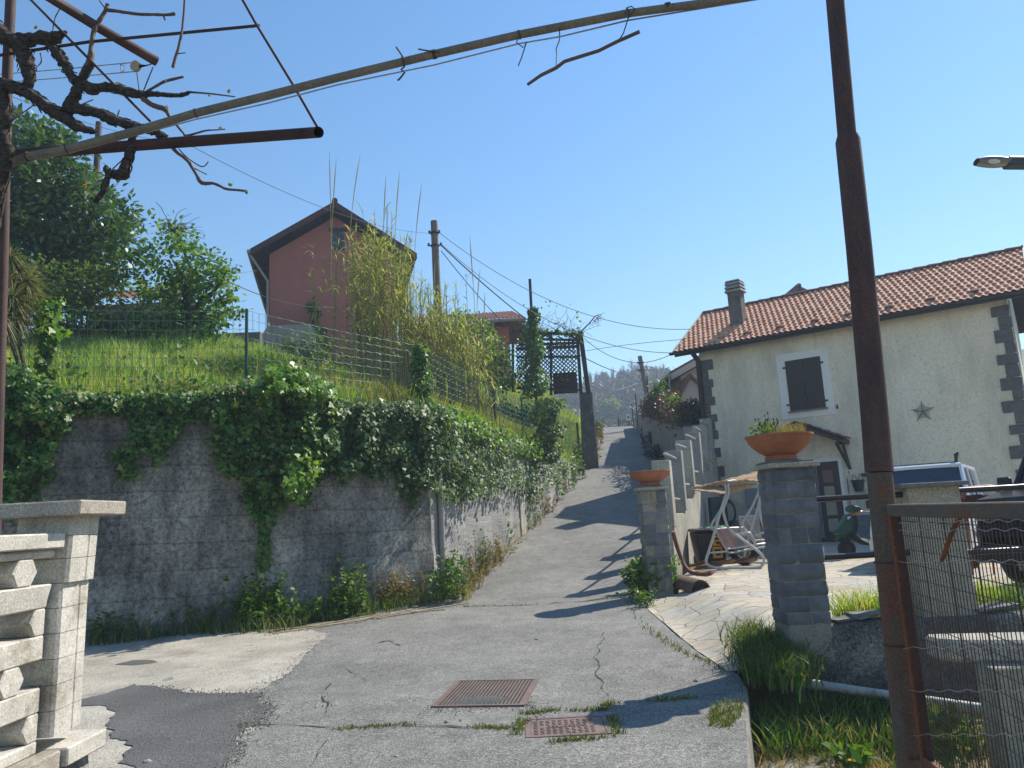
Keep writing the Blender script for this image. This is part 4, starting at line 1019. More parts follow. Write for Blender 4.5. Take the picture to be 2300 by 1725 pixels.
# slate offcuts on the low wall
for i, (px, sx, sy, rz, dz) in enumerate(((1905, .34, .22, .2, 0), (1960, .42, .25, -.12, .022), (1935, .30, .24, .5, -.01), (2230, .40, .25, .1, 0))):
    c = AY(px, 1372, 7.35); mb = MB(); mb.box((c.x, 7.38, .525+dz+.01*i), sx, sy, .02, ux=(math.cos(rz), math.sin(rz), .05), uy=(-math.sin(rz), math.cos(rz), 0), j=.012)
    tag(mb.build('slate_slab', m['slab'], None, fix=True, bevel=.003), 'loose slate offcut lying on top of the low dark wall', 'slab', 'slate offcuts on the low wall')
# white waste pipe at the foot of the low wall
a, b = AY(1770, 1528, 6.95), AY(2115, 1578, 6.6)
mb = MB(); mb.tube([a, a.lerp(b, .5)+Vector((0, 0, -.005)), b+ (b-a)*.5], .04, 12); tag(mb.build('waste_pipe', m['pvc_white'], None, 40), 'dusty white plastic pipe lying along the foot of the low wall', 'pipe')
# concrete bench behind the gate
be = thing('concrete_bench', 'pale concrete bench slab on a block leg seen through the wire gate', 'bench', (4.2, 5.6, -.2))
zb_ = AY(2150, 1450, 5.6).z; c0 = AY(2079, 1440, 5.85).x; 
mb = MB(); P = [(c0+.06, 5.95), (c0+.0, 5.85), (c0+.02, 5.72), (c0+.12, 5.62), (c0+2.2, 4.9), (c0+2.4, 5.5)]
mb.prism([(x, y, zb_-.12) for x, y in P], (0, 0, .15)); mb.build('seat_slab', m['conc_pale'], be, fix=True, bevel=.02)
l0 = AY(2232, 1580, 5.45); mb = MB(); mb.boxb(l0.x, l0.x+.45, 5.40, 5.62, -.25, zb_-.12); mb.build('leg', m['bone'], be, fix=True, bevel=.01)
# ================================================================== stepped concrete posts between lane and yard
A0 = Vector((AY(1487, 1100, 14.4).x, 14.4, 0)); A1 = Vector((AY(1585, 1000, 22.6).x, 22.6, 0))
tops = [(1485, 1035), (1513, 1013), (1535, 990), (1556, 972), (1570, 956), (1584, 941)]
ax = (A1-A0).normalized(); an = Vector((ax.y, -ax.x, 0))
posts = []
for k, (px, py) in enumerate(tops):
    # intersect the vertical plane of the row
    d = ray(px, py); nrm = Vector((-ax.y, ax.x, 0)); tt = (A0-CAM).dot(nrm)/d.dot(nrm); p = CAM+d*tt; posts.append(p)
mb = MB()
for k in range(len(posts)):
    a = posts[k]-ax*.18; b = posts[k+1]-ax*.16 if k+1 < len(posts) else posts[k]+ax*1.2
    zt_ = posts[k].z-1.0; zt2 = (posts[k+1].z if k+1 < len(posts) else posts[k].z+.2)-1.0
    v = []
    for p, zz in ((a, zt_), (b, zt_+.0)):
        for o_ in (-.17, .12): v.append(Vector((p.x, p.y, 0))+an*o_)
    lo_ = -.1
    mb.add([v[0]+Vector((0, 0, lo_)), v[1]+Vector((0, 0, lo_)), v[3]+Vector((0, 0, lo_)), v[2]+Vector((0, 0, lo_)), v[0]+Vector((0, 0, zt_)), v[1]+Vector((0, 0, zt_)), v[3]+Vector((0, 0, zt_)), v[2]+Vector((0, 0, zt_))],
           [(0, 1, 2, 3), (4, 7, 6, 5), (0, 4, 5, 1), (1, 5, 6, 2), (2, 6, 7, 3), (3, 7, 4, 0)])
sw = mb.build('stepped_wall', m['conc_pale'], None, fix=True, bevel=.008); tag(sw, 'pale cement retaining wall stepping up the hill between lane and yard', 'wall')
for k, p in enumerate(posts):
    mb = MB(); c = Vector((p.x, p.y, p.z-.62)); mb.box(c, .34, .30, 1.24, ux=an, uy=ax, j=.006)
    o = mb.build('concrete_post', m['conc_pale'] if k % 2 == 0 else surf('grey_post', (.30, .29, .27), (.22, .215, .2), 2, .9, .5, 50, .01, .4), None, fix=True, bevel=.012)
    tag(o, ('lowest', 'second lowest', 'third', 'fourth', 'fifth', 'highest')[k]+' concrete post of the stepped row climbing between lane and yard', 'post', 'concrete posts stepping up the lane')
    if k > 0:
        for dz in (.16, 1.0):
            mb = MB(); q = posts[k-1]
            a = Vector((q.x, q.y, q.z-dz+.3))+an*.06; b = Vector((p.x, p.y, p.z-dz-.02))+an*.06
            mb.tube([a+ax*.1, b-ax*.1], .03, 8); tag(mb.build('handrail_pipe', m['galv'], None, 40), ('upper' if dz < .5 else 'lower')+' pipe rail joining the '+('lowest two', 'second and third', 'third and fourth', 'fourth and fifth', 'highest two')[k-1]+' stepped posts', 'railing')
# hedge wall along the lane
mb = MB(); P = []
def zhw(Y): return interp(Y, [(24.4, AY(1482, 965, 24.6).z), (44, AY(1446, 930, 44).z)])
hx = [(Y, xr(Y)+.22) for Y in np.arange(24.6, 45, .5)]
for (Y, x) in hx:
    P.append([(x-.12, Y, zr(Y)-.3), (x-.12+.02*fbm(x, Y, 2), Y, zr(Y)+.5), (x-.12, Y, zhw(Y)), (x+.12, Y, zhw(Y)), (x+.12, Y, zr(Y)-.3)])
mb.grid(P)
x0 = hx[0][1]; mb.boxb(x0-.12, x0+3.2, 24.3, 24.58, .2, zhw(24.6)); 
tag(mb.build('garden_wall', m['conc'], None, 40, fix=True), 'stained concrete garden wall under the brown hedge along the lane', 'wall')
mb = MB(); P = [[(x-.16, Y, zhw(Y)+.004), (x-.16, Y, zhw(Y)+.05), (x+.16, Y, zhw(Y)+.05)] for (Y, x) in hx]; mb.grid(P); mb.boxb(x0-.16, x0+3.2, 24.26, 24.6, zhw(24.6)+.004, zhw(24.6)+.055)
tag(mb.build('wall_coping', m['rustroof'], None, fix=True), 'reddish coping along the top of the garden wall beside the lane', 'coping')
# dark pier and rail at the crest
c = AY(1322, 960, 30); zt_ = AY(1312, 880, 30).z
mb = MB(); x_ = AY(1318, 900, 30).x; mb.box((x_, 30.2, (zt_+2.4)/2), .62, .5, zt_-2.4, top=.78); tag(mb.build('concrete_pier', m['conc_dark'], None, fix=True, bevel=.03), 'dark tapered concrete pier at the left edge of the lane below the lattice', 'pier')
ga = AY(1390, 957, 50); mb = MB()
for k in range(8): 
    x = ga.x+.12*k; mb.tube([(x, 50, 6.4), (x, 50, ga.z+.55-(.0 if k == 0 else .2))], .02 if k else .05, 5)
mb.tube([(ga.x, 50, ga.z+.33), (ga.x+1.0, 50, ga.z+.30)], .025, 5); tag(mb.build('small_gate', m['black_iron']), 'small black iron railing at the crest of the lane', 'railing')
s_ = AY(1411, 940, 49); sg = thing('sign_post', 'small white sign on a short post at the crest of the lane', 'sign', (s_.x, 49, 6.5))
mb = MB(); mb.tube([(s_.x, 49, 6.4), (s_.x, 49, s_.z+.2)], .02, 6); mb.build('post', m['black_iron'], sg)
mb = MB(); mb.box((s_.x, 48.97, s_.z+.05), .22, .02, .42); mb.build('panel', m['enamel'], sg, fix=True)
mb = MB(); mb.box((s_.x, 48.955, s_.z+.08), .08, .01, .16); mb.build('mark', m['ink'], sg)
mb = MB(); a, b = AY(1333, 948, 47), AY(1362, 957, 54); mb.tube([a, b], .05, 6); mb.tube([b, (b.x, b.y, 5.5)], .05, 6); mb.tube([a, (a.x, a.y, 5.8)], .05, 6)
tag(mb.build('guard_rail', m['conc']), 'low grey rail left of the crest beyond the pier', 'railing')
# fence posts along the hedge
for px, py, pb, Y in ((1419, 908, 955, 46), (1427, 885, 940, 43), (1440, 900, 935, 40), (1453, 845, 930, 38), (1468, 858, 925, 36)):
    t_ = AY(px, py, Y); b_ = AY(px+5, pb, Y); mb = MB(); mb.tube([b_-Vector((0, 0, .6)), t_], .035, 6)
    tag(mb.build('fence_post', m['black_iron']), 'thin dark iron fence post along the top of the garden wall', 'post', 'dark fence posts beside the lane')
# ================================================================== utility poles and lines
def pole(px, py, Y, zb, r, label, dx=0):
    t_ = AY(px, py, Y); r_ = thing('utility_pole', label, 'utility pole', (t_.x, Y, zb))
    mb = MB(); mb.tube([(t_.x+dx, Y, zb), (t_.x, Y, t_.z)], [r*1.25, r], 14); mb.build('pole', m['pole_wood'], r_, 50)
    mb = MB()
    for dz, w in ((.42, .16), (.85, .2)):
        mb.tube([(t_.x, Y, t_.z-dz-.03), (t_.x, Y, t_.z-dz+.03)], r*1.2, 12); mb.tube([(t_.x-w, Y-.05, t_.z-dz), (t_.x+w, Y-.05, t_.z-dz)], .025, 6)
    mb.build('bracket', m['black_iron'], r_)
    for (dz, w) in ((.42, .16), (.85, .2)):
        for s in (-1, 1):
            mb = MB(); mb.lathe((t_.x+s*w, Y-.05, t_.z-dz), [(.02, -.02), (.045, 0), (.03, .035), (.045, .06), (.02, .09)], 8); mb.build('insulator', m['lamp_dark'], r_)
    return t_
u1 = pole(975, 497, 24, 4.8, .115, 'weathered utility pole rising out of the reeds beside the red house', .03)
u2 = pole(1437, 800, 44, 5.5, .13, 'distant leaning utility pole beside the lane above the hedge', .5)
def line(a, b, sag, r, label, n=24):
    mb = MB(); mb.tube([a.lerp(b, q)-Vector((0, 0, sag*4*q*(1-q))) for q in np.linspace(0, 1, n)], r, 5); return tag(mb.build('overhead_cable', m['cable']), label, 'cable')
up = u1-Vector((0, .05, .85)); ul = u1-Vector((0, .05, .42))
eA = H(L0-.1, 0, ZE+.02)
line(up+Vector((.2, 0, 0)), u2-Vector((.1, 0, 1.25)), .9, .022, 'thick bundled cable from the reed-side pole down to the distant pole')
line(up+Vector((.2, 0, -.2)), u2-Vector((.1, 0, 1.5)), 2.0, .014, 'lower sagging cable from the reed-side pole to the distant pole')
line(ul+Vector((.16, 0, 0)), H(.2, .9, ZE+.9), .9, .011, 'highest thin cable running from the pole to the tiled roof')
line(up+Vector((.2, 0, .05)), eA, .9, .011, 'thin cable from the pole to the left end of the roof gutter')
line(AY(1312, 760, 28), eA+Vector((0, .1, -.03)), .55, .011, 'cable from the lattice corner to the roof gutter')
line(AY(1305, 790, 28), H(.1, .5, ZE+.5), -.05, .009, 'thin cable rising from the lattice corner to the roof verge')
line(AY(430, 328, 12), ul+Vector((-.16, 0, 0)), .35, .006, 'thin cable from the pergola beam to the pole across the sky')
line(AY(-40, 190, 9), AY(430, 328, 12), .12, .004, 'thin cable above the vine leading toward the pergola beam end')
line(AY(505, 628, 24), AY(760, 690, 29), .3, .014, 'double thin cable crossing in front of the red gable wall')
line(AY(470, 615, 22), AY(603, 600, 30), .1, .008, 'faint thin wire left of the red house eave')
# ================================================================== pergola with lattice panels
PY = 27.5
pg = thing('pergola', 'dark brown timber pergola with diamond lattice panels above the lane', 'pergola', tuple(AY(1230, 890, PY)))
def pb(name, x0, y0, x1, y1, w, Y0=PY, Y1=PY, d=.1):
    a, b = AY(x0, y0, Y0), AY(x1, y1, Y1); dv = (b-a); L = dv.length; dv.normalize(); up_ = Vector((0, -1, 0)); sd_ = dv.cross(up_).normalized()
    mb = MB(); mb.box(a.lerp(b, .5), L, w, d, ux=dv, uy=sd_, uz=sd_.cross(dv)*-1); return mb.build(name, m['wood_dark'], pg, fix=True)
pb('beam', 1150, 744, 1308, 752, .10); pb('beam', 1160, 761, 1306, 764, .08, PY+.6, PY+.6); pb('beam', 1165, 775, 1300, 770, .08, PY+.15, PY+.15)
pb('post', 1303, 745, 1322, 885, .16); pb('post', 1296, 748, 1305, 885, .12, PY+1.2, PY+1.2); pb('post', 1152, 770, 1152, 880, .1); pb('post', 1237, 745, 1238, 888, .09)
pb('rail', 1160, 784, 1298, 778, .1); pb('rail', 1160, 802, 1300, 801, .07); pb('rail', 1160, 872, 1300, 876, .08); pb('brace', 1275, 750, 1300, 765, .06); pb('brace', 1210, 760, 1240, 744, .05)
for k in range(3): pb('rafter', 1170+40*k, 742, 1176+40*k, 750, .07, PY-.2, PY+2.2, .07)
a, b = AY(1163, 772, PY), AY(1298, 772, PY); c_, d_ = AY(1163, 873, PY), AY(1300, 876, PY)
mb = MB(); wl = b.x-a.x; hl = a.z-c_.z; st = .15
for s in (1, -1):
    for k in range(-int(hl/st)-1, int(wl/st)+int(hl/st)+2):
        x = k*st; p, q = (x, 0), (x+s*hl, hl)
        # clip to 0..wl
        pts = []
        for t_ in (0, 1):
            pass
        x0_, x1_ = p[0], q[0]; t0, t1 = 0.0, 1.0
        dx = x1_-x0_
        for lim, sign in ((0, 1), (wl, -1)):
            f0 = sign*(x0_-lim); f1 = sign*(x1_-lim)
            if f0 < 0 and f1 < 0: t0, t1 = 1, 0
            elif f0 < 0: t0 = max(t0, f0/(f0-f1))
            elif f1 < 0: t1 = min(t1, f0/(f0-f1))
        if t1-t0 > .02:
            A_ = Vector((c_.x+x0_+dx*t0, PY+.03*s, c_.z+hl*t0)); B_ = Vector((c_.x+x0_+dx*t1, PY+.03*s, c_.z+hl*t1))
            dv = (B_-A_).normalized(); mb.box(A_.lerp(B_, .5), (B_-A_).length, .02, .038, ux=dv, uy=(0, 1, 0), uz=dv.cross(Vector((0, 1, 0))))
mb.build('lattice_panel', m['wood_dark'], pg)
mb = MB(); a = AY(1245, 845, PY+.4); mb.boxb(AY(1242, 850, PY+.5).x, AY(1296, 850, PY+.5).x, PY+.5, PY+.55, AY(1245, 885, PY+.5).z, AY(1245, 838, PY+.5).z); mb.build('dark_panel', m['wood_dark'], pg, fix=True)
# ivy-clad antenna post
ip = AY(1190, 627, 26.0); ipost = thing('ivy_post', 'ivy-clad post with a bare iron tip beside the lattice pergola', 'post', (ip.x, 26, 5.2))
mb = MB(); mb.tube([(AY(1203, 880, 26).x, 26, 4.6), (ip.x, 26, ip.z)], .05, 8); mb.build('post', m['black_iron'], ipost)
# ================================================================== red house on the left hill
RY = 30.0; ru = Vector((.972, .235, 0)).normalized(); rn = Vector((-ru.y, ru.x, 0))
RO_ = Vector((AY(752, 455, RY).x, RY, 0)); 
def RH(e, w, z): return RO_+ru*e+rn*w+Vector((0, 0, z))
def rh(px, py, w=0):
    p = AP(px, py, RO_+rn*w, rn); q = p-RO_; return q.dot(ru), p.z
eL, zeL = rh(562, 560); zA = rh(752, 453)[1]; wl_ = rh(605, 640, .6)[0]; wr_ = -wl_*.92; zb_l = 8.0
red = thing('house', 'dull red gabled house with a dark rust roof edge, standing behind the reeds', 'house', tuple(RH(0, 3, 8)))
slp = (zA-zeL)/-eL
mb = MB(); apx = zA-.42
mb.add([RH(wl_, .6, zb_l), RH(wr_, .6, zb_l), RH(wr_, .6, apx-wr_*slp), RH(0, .6, apx), RH(wl_, .6, apx+wl_*slp), RH(wl_, 10.5, zb_l), RH(wr_, 10.5, zb_l), RH(wr_, 10.5, apx-wr_*slp), RH(0, 10.5, apx), RH(wl_, 10.5, apx+wl_*slp)],
       [(0, 1, 2, 3, 4), (5, 9, 8, 7, 6), (0, 4, 9, 5), (1, 6, 7, 2), (4, 3, 8, 9), (3, 2, 7, 8)])
mb.build('wall', m['pink'], red, fix=True)
eR = -eL
for s, e_ in ((-1, eL), (1, eR)):
    mb = MB(); mb.prism([RH(0, 0, zA), RH(e_, 0, zeL), RH(e_, 0, zeL-.09), RH(0, 0, zA-.10)], rn*10.9); mb.build('roof', m['rustroof'], red, fix=True)
    mb = MB(); mb.prism([RH(0, -.03, zA+.02), RH(e_, -.03, zeL+.02), RH(e_, -.03, zeL-.24), RH(0, -.03, zA-.26)], rn*.05); mb.build('fascia', m['rustroof'], red, fix=True)
    mb = MB(); mb.prism([RH(0, .03, zA-.12), RH(e_, .03, zeL-.11), RH(e_, .03, zeL-.16), RH(0, .03, zA-.17)], rn*10.8)
    for q in (.18, .5, .82): mb.prism([RH(e_*q-.06, .03, zA+(zeL-zA)*q-.15), RH(e_*q+.06, .03, zA+(zeL-zA)*q-.15), RH(e_*q+.06, .03, zA+(zeL-zA)*q-.33), RH(e_*q-.06, .03, zA+(zeL-zA)*q-.33)], rn*.62)
    mb.build('soffit', m['soffit'], red, fix=True)
mb = MB(); mb.tube([RH(0, -.05, zA+.04), RH(0, 10.9, zA+.04)], .12, 8); mb.build('ridge', m['rustroof'], red, 50)
w0, z1 = rh(745, 520, .6); w1, z0 = rh(773, 562, .6)
mb = MB(); mb.box(RH((w0+w1)/2, .58, (z0+z1)/2), w1-w0, .06, z1-z0, ux=ru, uy=rn); wi = mb.build('window', m['glass_blk'], red, fix=True)
mb = MB(); mb.box(RH((w0+w1)/2, .56, z1+.08), w1-w0+.2, .1, .14, ux=ru, uy=rn); mb.box(RH((w0+w1)/2, .545, (z0+z1)/2), .05, .03, z1-z0, ux=ru, uy=rn); mb.build('window_frame', m['rustroof'], wi, fix=True)
mb = MB(); g0 = RH(eL-.06, -.02, zeL-.08); mb.tube([g0, RH(eL-.06, 10.9, zeL-.08)], .08, 8); g1e, g1z = rh(602, 632, .55); mb.tube([RH(eL-.04, .1, zeL-.15), RH(wl_-.06, .5, g1z), RH(wl_-.06, .5, zb_l)], .05, 8); mb.build('gutter', m['pvc'], red, 50)
# concrete block in front
a0, a1 = AY(585, 760, 28.2), AY(697, 760, 28.2); zt_ = AY(640, 730, 28.2).z
mb = MB(); mb.prism([(a0.x, 28.2, zt_-1.6), (a1.x, 28.2, zt_-1.6), (a1.x, 28.2, zt_), (a0.x+.25, 28.2, zt_+.0), (a0.x+.02, 28.2, zt_-.35)], (0, 1.6, 0)); tag(mb.build('concrete_block', m['conc_pale'], None, fix=True, bevel=.04), 'large grey concrete block at the left foot of the red house', 'block')
mb = MB(); a0, a1 = AY(490, 748, 27), AY(590, 742, 27); mb.prism([(a0.x-1, 27, a0.z-1.4), (a1.x-.1, 27, a1.z-1.4), (a1.x-.1, 27, a1.z-.05), (a0.x-1, 27, a0.z)], (0, .3, 0)); tag(mb.build('low_wall', m['conc_dark'], None, fix=True), 'low dark wall edging the meadow left of the red house', 'wall')
# ---------------------------------------------------------------- orange roofed house
OY = 37.0; oz = lambda x, y: AY(x, y, OY)
oh = thing('house', 'low house with an orange tiled roof, mostly hidden by the reeds', 'house', tuple(oz(1100, 740)))
x1 = oz(1181, 716).x; x0 = oz(905, 716).x; ze_ = oz(1150, 716).z; zr_ = oz(1110, 681).z; xrg = oz(1150, 685).x
mb = MB(); mb.boxb(oz(915, 740).x, oz(1143, 740).x, OY+.9, OY+7, 7, ze_-.1); mb.build('wall', m['pink'], oh, fix=True)
mb = MB(); rows = 6; P = []
for r in range(rows):
    for f, lf in ((0, .07), (.95, .01)):
        q = (r+f)/rows; row = []; n = 150
        for k in range(n+1):
            xx = x0+(x1+(xrg-x1)*q-x0)*k/n; row.append((xx, OY+2.6*q, ze_+(zr_-ze_)*q*1.25+lf+.045*math.sin(k*math.pi/2.5)))
        P.append(row)
mb.grid(P)
P = []
for q in np.linspace(0, 1, 13): P.append([(x1+(xrg-x1)*q+.0, OY+2.6*q+(5.2-5.2*q)*k/20, ze_+(zr_-ze_)*1.25*q+.04*math.sin(k*1.9)+.02) for k in range(21)])
mb.grid(P); mb.build('roof', m['tile'], oh)
mb = MB(); mb.boxb(x0, x1-.02, OY+.02, OY+5, ze_-.16, ze_-.02); mb.build('soffit', m['rustroof'], oh, fix=True)
mb = MB(); mb.tube([(x0, OY-.06, ze_-.06), (x1, OY-.06, ze_-.06)], .09, 8); mb.tube([(oz(1107, 722).x, OY-.02, ze_-.1), (oz(1107, 722).x, OY+.05, ze_-.45), (oz(1125, 740).x, OY+.85, ze_-1.3), (oz(1125, 740).x, OY+.85, 7)], .06, 8); mb.build('gutter', m['pvc'], oh, 50)
# ---------------------------------------------------------------- shed with a tiled roof behind the shrubs
SY = 22.5; a, b = AY(235, 650, SY), AY(318, 662, SY)
sh_ = thing('shed', 'small shed with a red tiled roof almost swallowed by shrubs', 'shed', (a.x+.7, SY+.5, 6))
mb = MB(); P = []
for r in range(5):
    for f, lf in ((0, .05), (.95, .01)):
        q = (r+f)/5; P.append([(a.x-.6+3.0*k/48, SY+1.6*q, b.z-.12-.10*(k/48-.5)+.75*q+lf+.035*math.sin(k*math.pi/2)) for k in range(49)])
mb.grid(P); mb.build('roof', m['tile_dark'], sh_)
mb = MB(); mb.boxb(a.x-.5, a.x+2.2, SY+.2, SY+1.6, 5, b.z-.2); mb.build('wall', m['conc_pale'], sh_, fix=True)
mb = MB(); c = AY(222, 275, 21); mb.tube([(c.x-.05, 21, 6.5), (c.x, 21, c.z)], .085, 10); rp = mb.build('flue_pole', m['rust_pole'], None, 50); tag(rp, 'rusty iron pole rising from behind the dark evergreen tree', 'pole')
# ================================================================== green wire fence on the wall
wf_ = thing('wire_fence', 'green welded wire fence on top of the left retaining wall', 'fence', (-3.8, 12.4, 3.5))
fp_ = [(-45, 690, 850), (100, 690, 880), (553, 694, 868), (945, 775, 930), (1110, 862, 968), (1171, 893, 985)]
FP = []
for px, pt, pb_ in fp_:
    q, n = wallhit(px, 900, -.35); t_ = AP(px, pt, q, n); FP.append((q, t_.z, ztop(q.y)-.1))
q, n = wallhit(1300, 1010, -.25); FP.append((q, AY(1306, 962, q.y).z+.25, ztop(q.y)-.15))
for k, (q, zt_, zb_) in enumerate(FP[1:-1]):
    mb = MB(); mb.tube([(q.x, q.y, zb_), (q.x, q.y, zt_)], .028, 8); mb.build('fence_post', m['post_green'], wf_, 50)
mb = MB(); rr = .0040
for k in range(len(FP)-1):
    (a, za, ba), (b, zb_, bb) = FP[k], FP[k+1]; L = (b-a).length; n = max(3, int(L/.105))
    for i in range(n):
        q = i/n; p = a.lerp(b, q); zt_ = za+(zb_-za)*q-.03; z0 = ba+(bb-ba)*q
        s_ = .01*noise.noise(p*3)
        mb.tube([(p.x+s_, p.y, z0), (p.x-s_, p.y, (z0+zt_)/2), (p.x+s_, p.y, zt_)], rr, 3, False)
    for j in range(12):
        pts = []
        for i in range(0, n+1):
            q = i/n; p = a.lerp(b, q); zt_ = za+(zb_-za)*q-.03; z0 = ba+(bb-ba)*q+.05
            pts.append((p.x, p.y, z0+(zt_-z0)*j/11-.03*math.sin(math.pi*q)+.008*((i % 2)*2-1)+.01*noise.noise(Vector((p.x*2, j, 0)))))
        mb.tube(pts, rr, 3, False)
mb.build('wire_mesh', m['fence_green'], wf_)
# pale post of the fence at the crest side
q = FP[-1][0]; mb = MB(); mb.box((q.x, q.y, (FP[-1][1]+ztop(q.y)-.6)/2), .09, .09, FP[-1][1]-ztop(q.y)+.6); tag(mb.build('timber_post', m['wood_dark'], None, fix=True), 'dark square post ending the wire fence near the lane', 'post')
# ================================================================== vegetation helpers
def rp(px, Y): return px*Y/FPX
def blobs_px(bl, Y, dy=.6):
    out = []
    for (px, py, r) in bl:
        y = Y+random.uniform(-dy, dy); c = AY(px, py, y); out.append((np.array(c), rp(r, y)))
    return out
def clump_leaves(blobs, dens, lpc, cr, size, shape, droop=.3, hollow=.55, sq=.85):
    """clumps spread over each blob's outer volume; leaves spread round each clump"""
    Ps, Ds, Ns, Sz = [], [], [], []
    for (c, r) in blobs:
        nc = max(3, int(dens*r*r)); u = unit(rv(nc)); q = (hollow+(1.08-hollow)*rng.uniform(0, 1, nc)**.6)*r
        cc = c+u*q[:, None]*np.array([1, 1, sq]); n = nc*lpc
        ci = np.repeat(np.arange(nc), lpc); off = rv(n)*cr*.55
        P = cc[ci]+off; out = unit(P-c)
        D = unit(out*.7+rv(n)*.55+np.array([0, 0, -droop])); N = out*.5+np.array([0, 0, .8])+rv(n)*.45
        Ps.append(P); Ds.append(D); Ns.append(N); Sz.append(size*rng.uniform(.65, 1.3, n))
    return leaf_array(np.concatenate(Ps), np.concatenate(Ds), np.concatenate(Ns), np.concatenate(Sz), shape)
def branchy(mb, base, tips, r0, bend=.15):
    for tp in tips:
        tp = Vector(tp); L = (tp-base).length; mid = base.lerp(tp, .5)+Vector((random.uniform(-1, 1), random.uniform(-1, 1), random.uniform(0, 1)))*L*bend
        mb.tube([base, base.lerp(mid, .6)+Vector((0, 0, .05*L)), mid, mid.lerp(tp, .6), tp], [r0, r0*.75, r0*.55, r0*.35, r0*.12], 6, wob=.2)
def tree(label, blobs, trunkbase, r0, mat, dens, lpc, cr, size, shape, droop=.3, cat='tree', name='tree', tips=None):
    t_ = thing(name, label, cat, tuple(trunkbase)); b = Vector(trunkbase)
    cen = Vector(np.mean([c for c, r in blobs], 0)); mb = MB(); fork = b.lerp(cen, .55)
    mb.tube([b, b.lerp(fork, .5)+Vector((.05, 0, 0)), fork], [r0*1.25, r0, r0*.8], 10, wob=.2)
    branchy(mb, fork, [tuple(c) for c, r in blobs], r0*.6); mb.build('trunk', m['trunk'], t_, 60)
    fast_mesh('crown', clump_leaves(blobs, dens, lpc, cr, size, shape, droop), len(shape), mat, t_); return t_
def grass(name, XY, zf, h, mat, w=.006, lean=.45, segs=4, hv=.4, parent=None):
    n = len(XY); z = zf(XY[:, 0], XY[:, 1]); P = np.concatenate([XY, z[:, None]], 1)
    hh = h*rng.uniform(1-hv, 1+hv, n) if np.isscalar(h) else h*rng.uniform(1-hv, 1+hv, n)
    d = rng.uniform(0, 2*math.pi, n); ln = lean*rng.uniform(.15, 1.2, n)*hh
    q = np.linspace(0, 1, segs); A = np.repeat(P[:, None], segs, 1)
    A[:, :, 0] += (np.cos(d)*ln)[:, None]*q[None]**2; A[:, :, 1] += (np.sin(d)*ln)[:, None]*q[None]**2
    A[:, :, 2] += hh[:, None]*(q[None]-.22*(ln/hh)[:, None]*q[None]**2.5)
    f = rng.uniform(0, math.pi, n); wd = np.stack([np.cos(f), np.sin(f), np.zeros(n)], 1)*(w*rng.uniform(.7, 1.4, n))[:, None]
    W_ = wd[:, None]*(1-q**1.6*.95)[None, :, None]
    return strips(name, A, W_, mat, parent)
def inpoly(px, py, poly):
    c = np.zeros(len(px), bool); n = len(poly)
    for i in range(n):
        (x1, y1), (x2, y2) = poly[i], poly[(i+1) % n]
        k = ((y1 > py) != (y2 > py)) & (px < (x2-x1)*(py-y1)/((y2-y1) or 1e-9)+x1); c ^= k
    return c
def samp(poly, n):
    p = np.array(poly); lo, hi = p.min(0), p.max(0); X = rng.uniform(lo[0], hi[0], n*3); Y = rng.uniform(lo[1], hi[1], n*3)
    k = inpoly(X, Y, poly); return np.stack([X[k], Y[k]], 1)[:n]
# ================================================================== trees at the left
blo = blobs_px([(55, 330, 80), (120, 380, 85), (20, 440, 120), (140, 470, 105), (225, 500, 80), (70, 560, 120), (190, 570, 95), (272, 540, 42), (125, 310, 42), (180, 420, 50), (-90, 480, 150), (250, 600, 50), (120, 610, 90)], 20.5)
tree('large dark glossy evergreen tree at the left edge above the meadow', blo, (-13.2, 21.5, 6.2), .22, m['magnolia'], 52, 24, .32, .21, LANCE)
blo = blobs_px([(398, 525, 38), (385, 580, 62), (430, 600, 60), (470, 640, 42), (350, 640, 45), (430, 680, 75), (370, 710, 68), (470, 720, 45), (395, 760, 60), (455, 775, 40), (505, 625, 20), (515, 600, 14), (530, 690, 14), (500, 668, 18)], 19.2)
t2 = tree('ivy-wrapped fresh green tree with a bare twig tangle at its top', blo, (-8.6, 19.6, 6.0), .16, m['tree2'], 62, 24, .22, .12, OVAL)
mb = MB(); b = Vector(AY(385, 520, 19.2))
for k in range(16):
    p = [b]; d = Vector((random.uniform(-.2, 1), random.uniform(-.4, .4), random.uniform(.1, .9))).normalized()
    for j in range(5): d = (d+Vector((random.uniform(-.5, .6), random.uniform(-.3, .3), random.uniform(-.55, .3)))).normalized(); p.append(p[-1]+d*.17)
    mb.tube(p, [.012, .010, .008, .006, .005, .004], 4)
mb.build('bare_twig', m['trunk'], t2)
blo = blobs_px([(95, 640, 62), (180, 640, 55), (235, 685, 45), (150, 700, 65), (60, 690, 65), (275, 725, 40), (320, 700, 30), (200, 745, 40), (-10, 700, 60)], 18.3)
tree('tangled olive green shrub belt below the dark evergreen tree', blo, (-10.5, 18.6, 5.6), .08, m['shrub'], 75, 24, .22, .11, OVAL, cat='shrub', name='shrub')
blo = blobs_px([(770, 800, 45), (700, 775, 32), (640, 790, 26), (850, 820, 40), (730, 830, 40)], 21.5)
tree('low dark bramble mound at the base of the red house behind the fence', blo, (-5, 21.5, 5.5), .05, m['shrub'], 90, 24, .2, .10, OVAL, cat='shrub', name='shrub')
blo = blobs_px([(705, 712, 16), (712, 735, 14), (700, 690, 9), (715, 755, 12)], 29.6)
tree('small dark climber against the red house wall beside the concrete block', blo, (-7.4, 29.7, 8.2), .04, m['ivy'], 60, 30, .15, .13, IVY, cat='climber', name='climber')
blo = blobs_px([(1110, 790, 40), (1075, 760, 36), (1040, 730, 30), (1135, 840, 34), (1085, 830, 40), (1010, 760, 40)], 24.5)
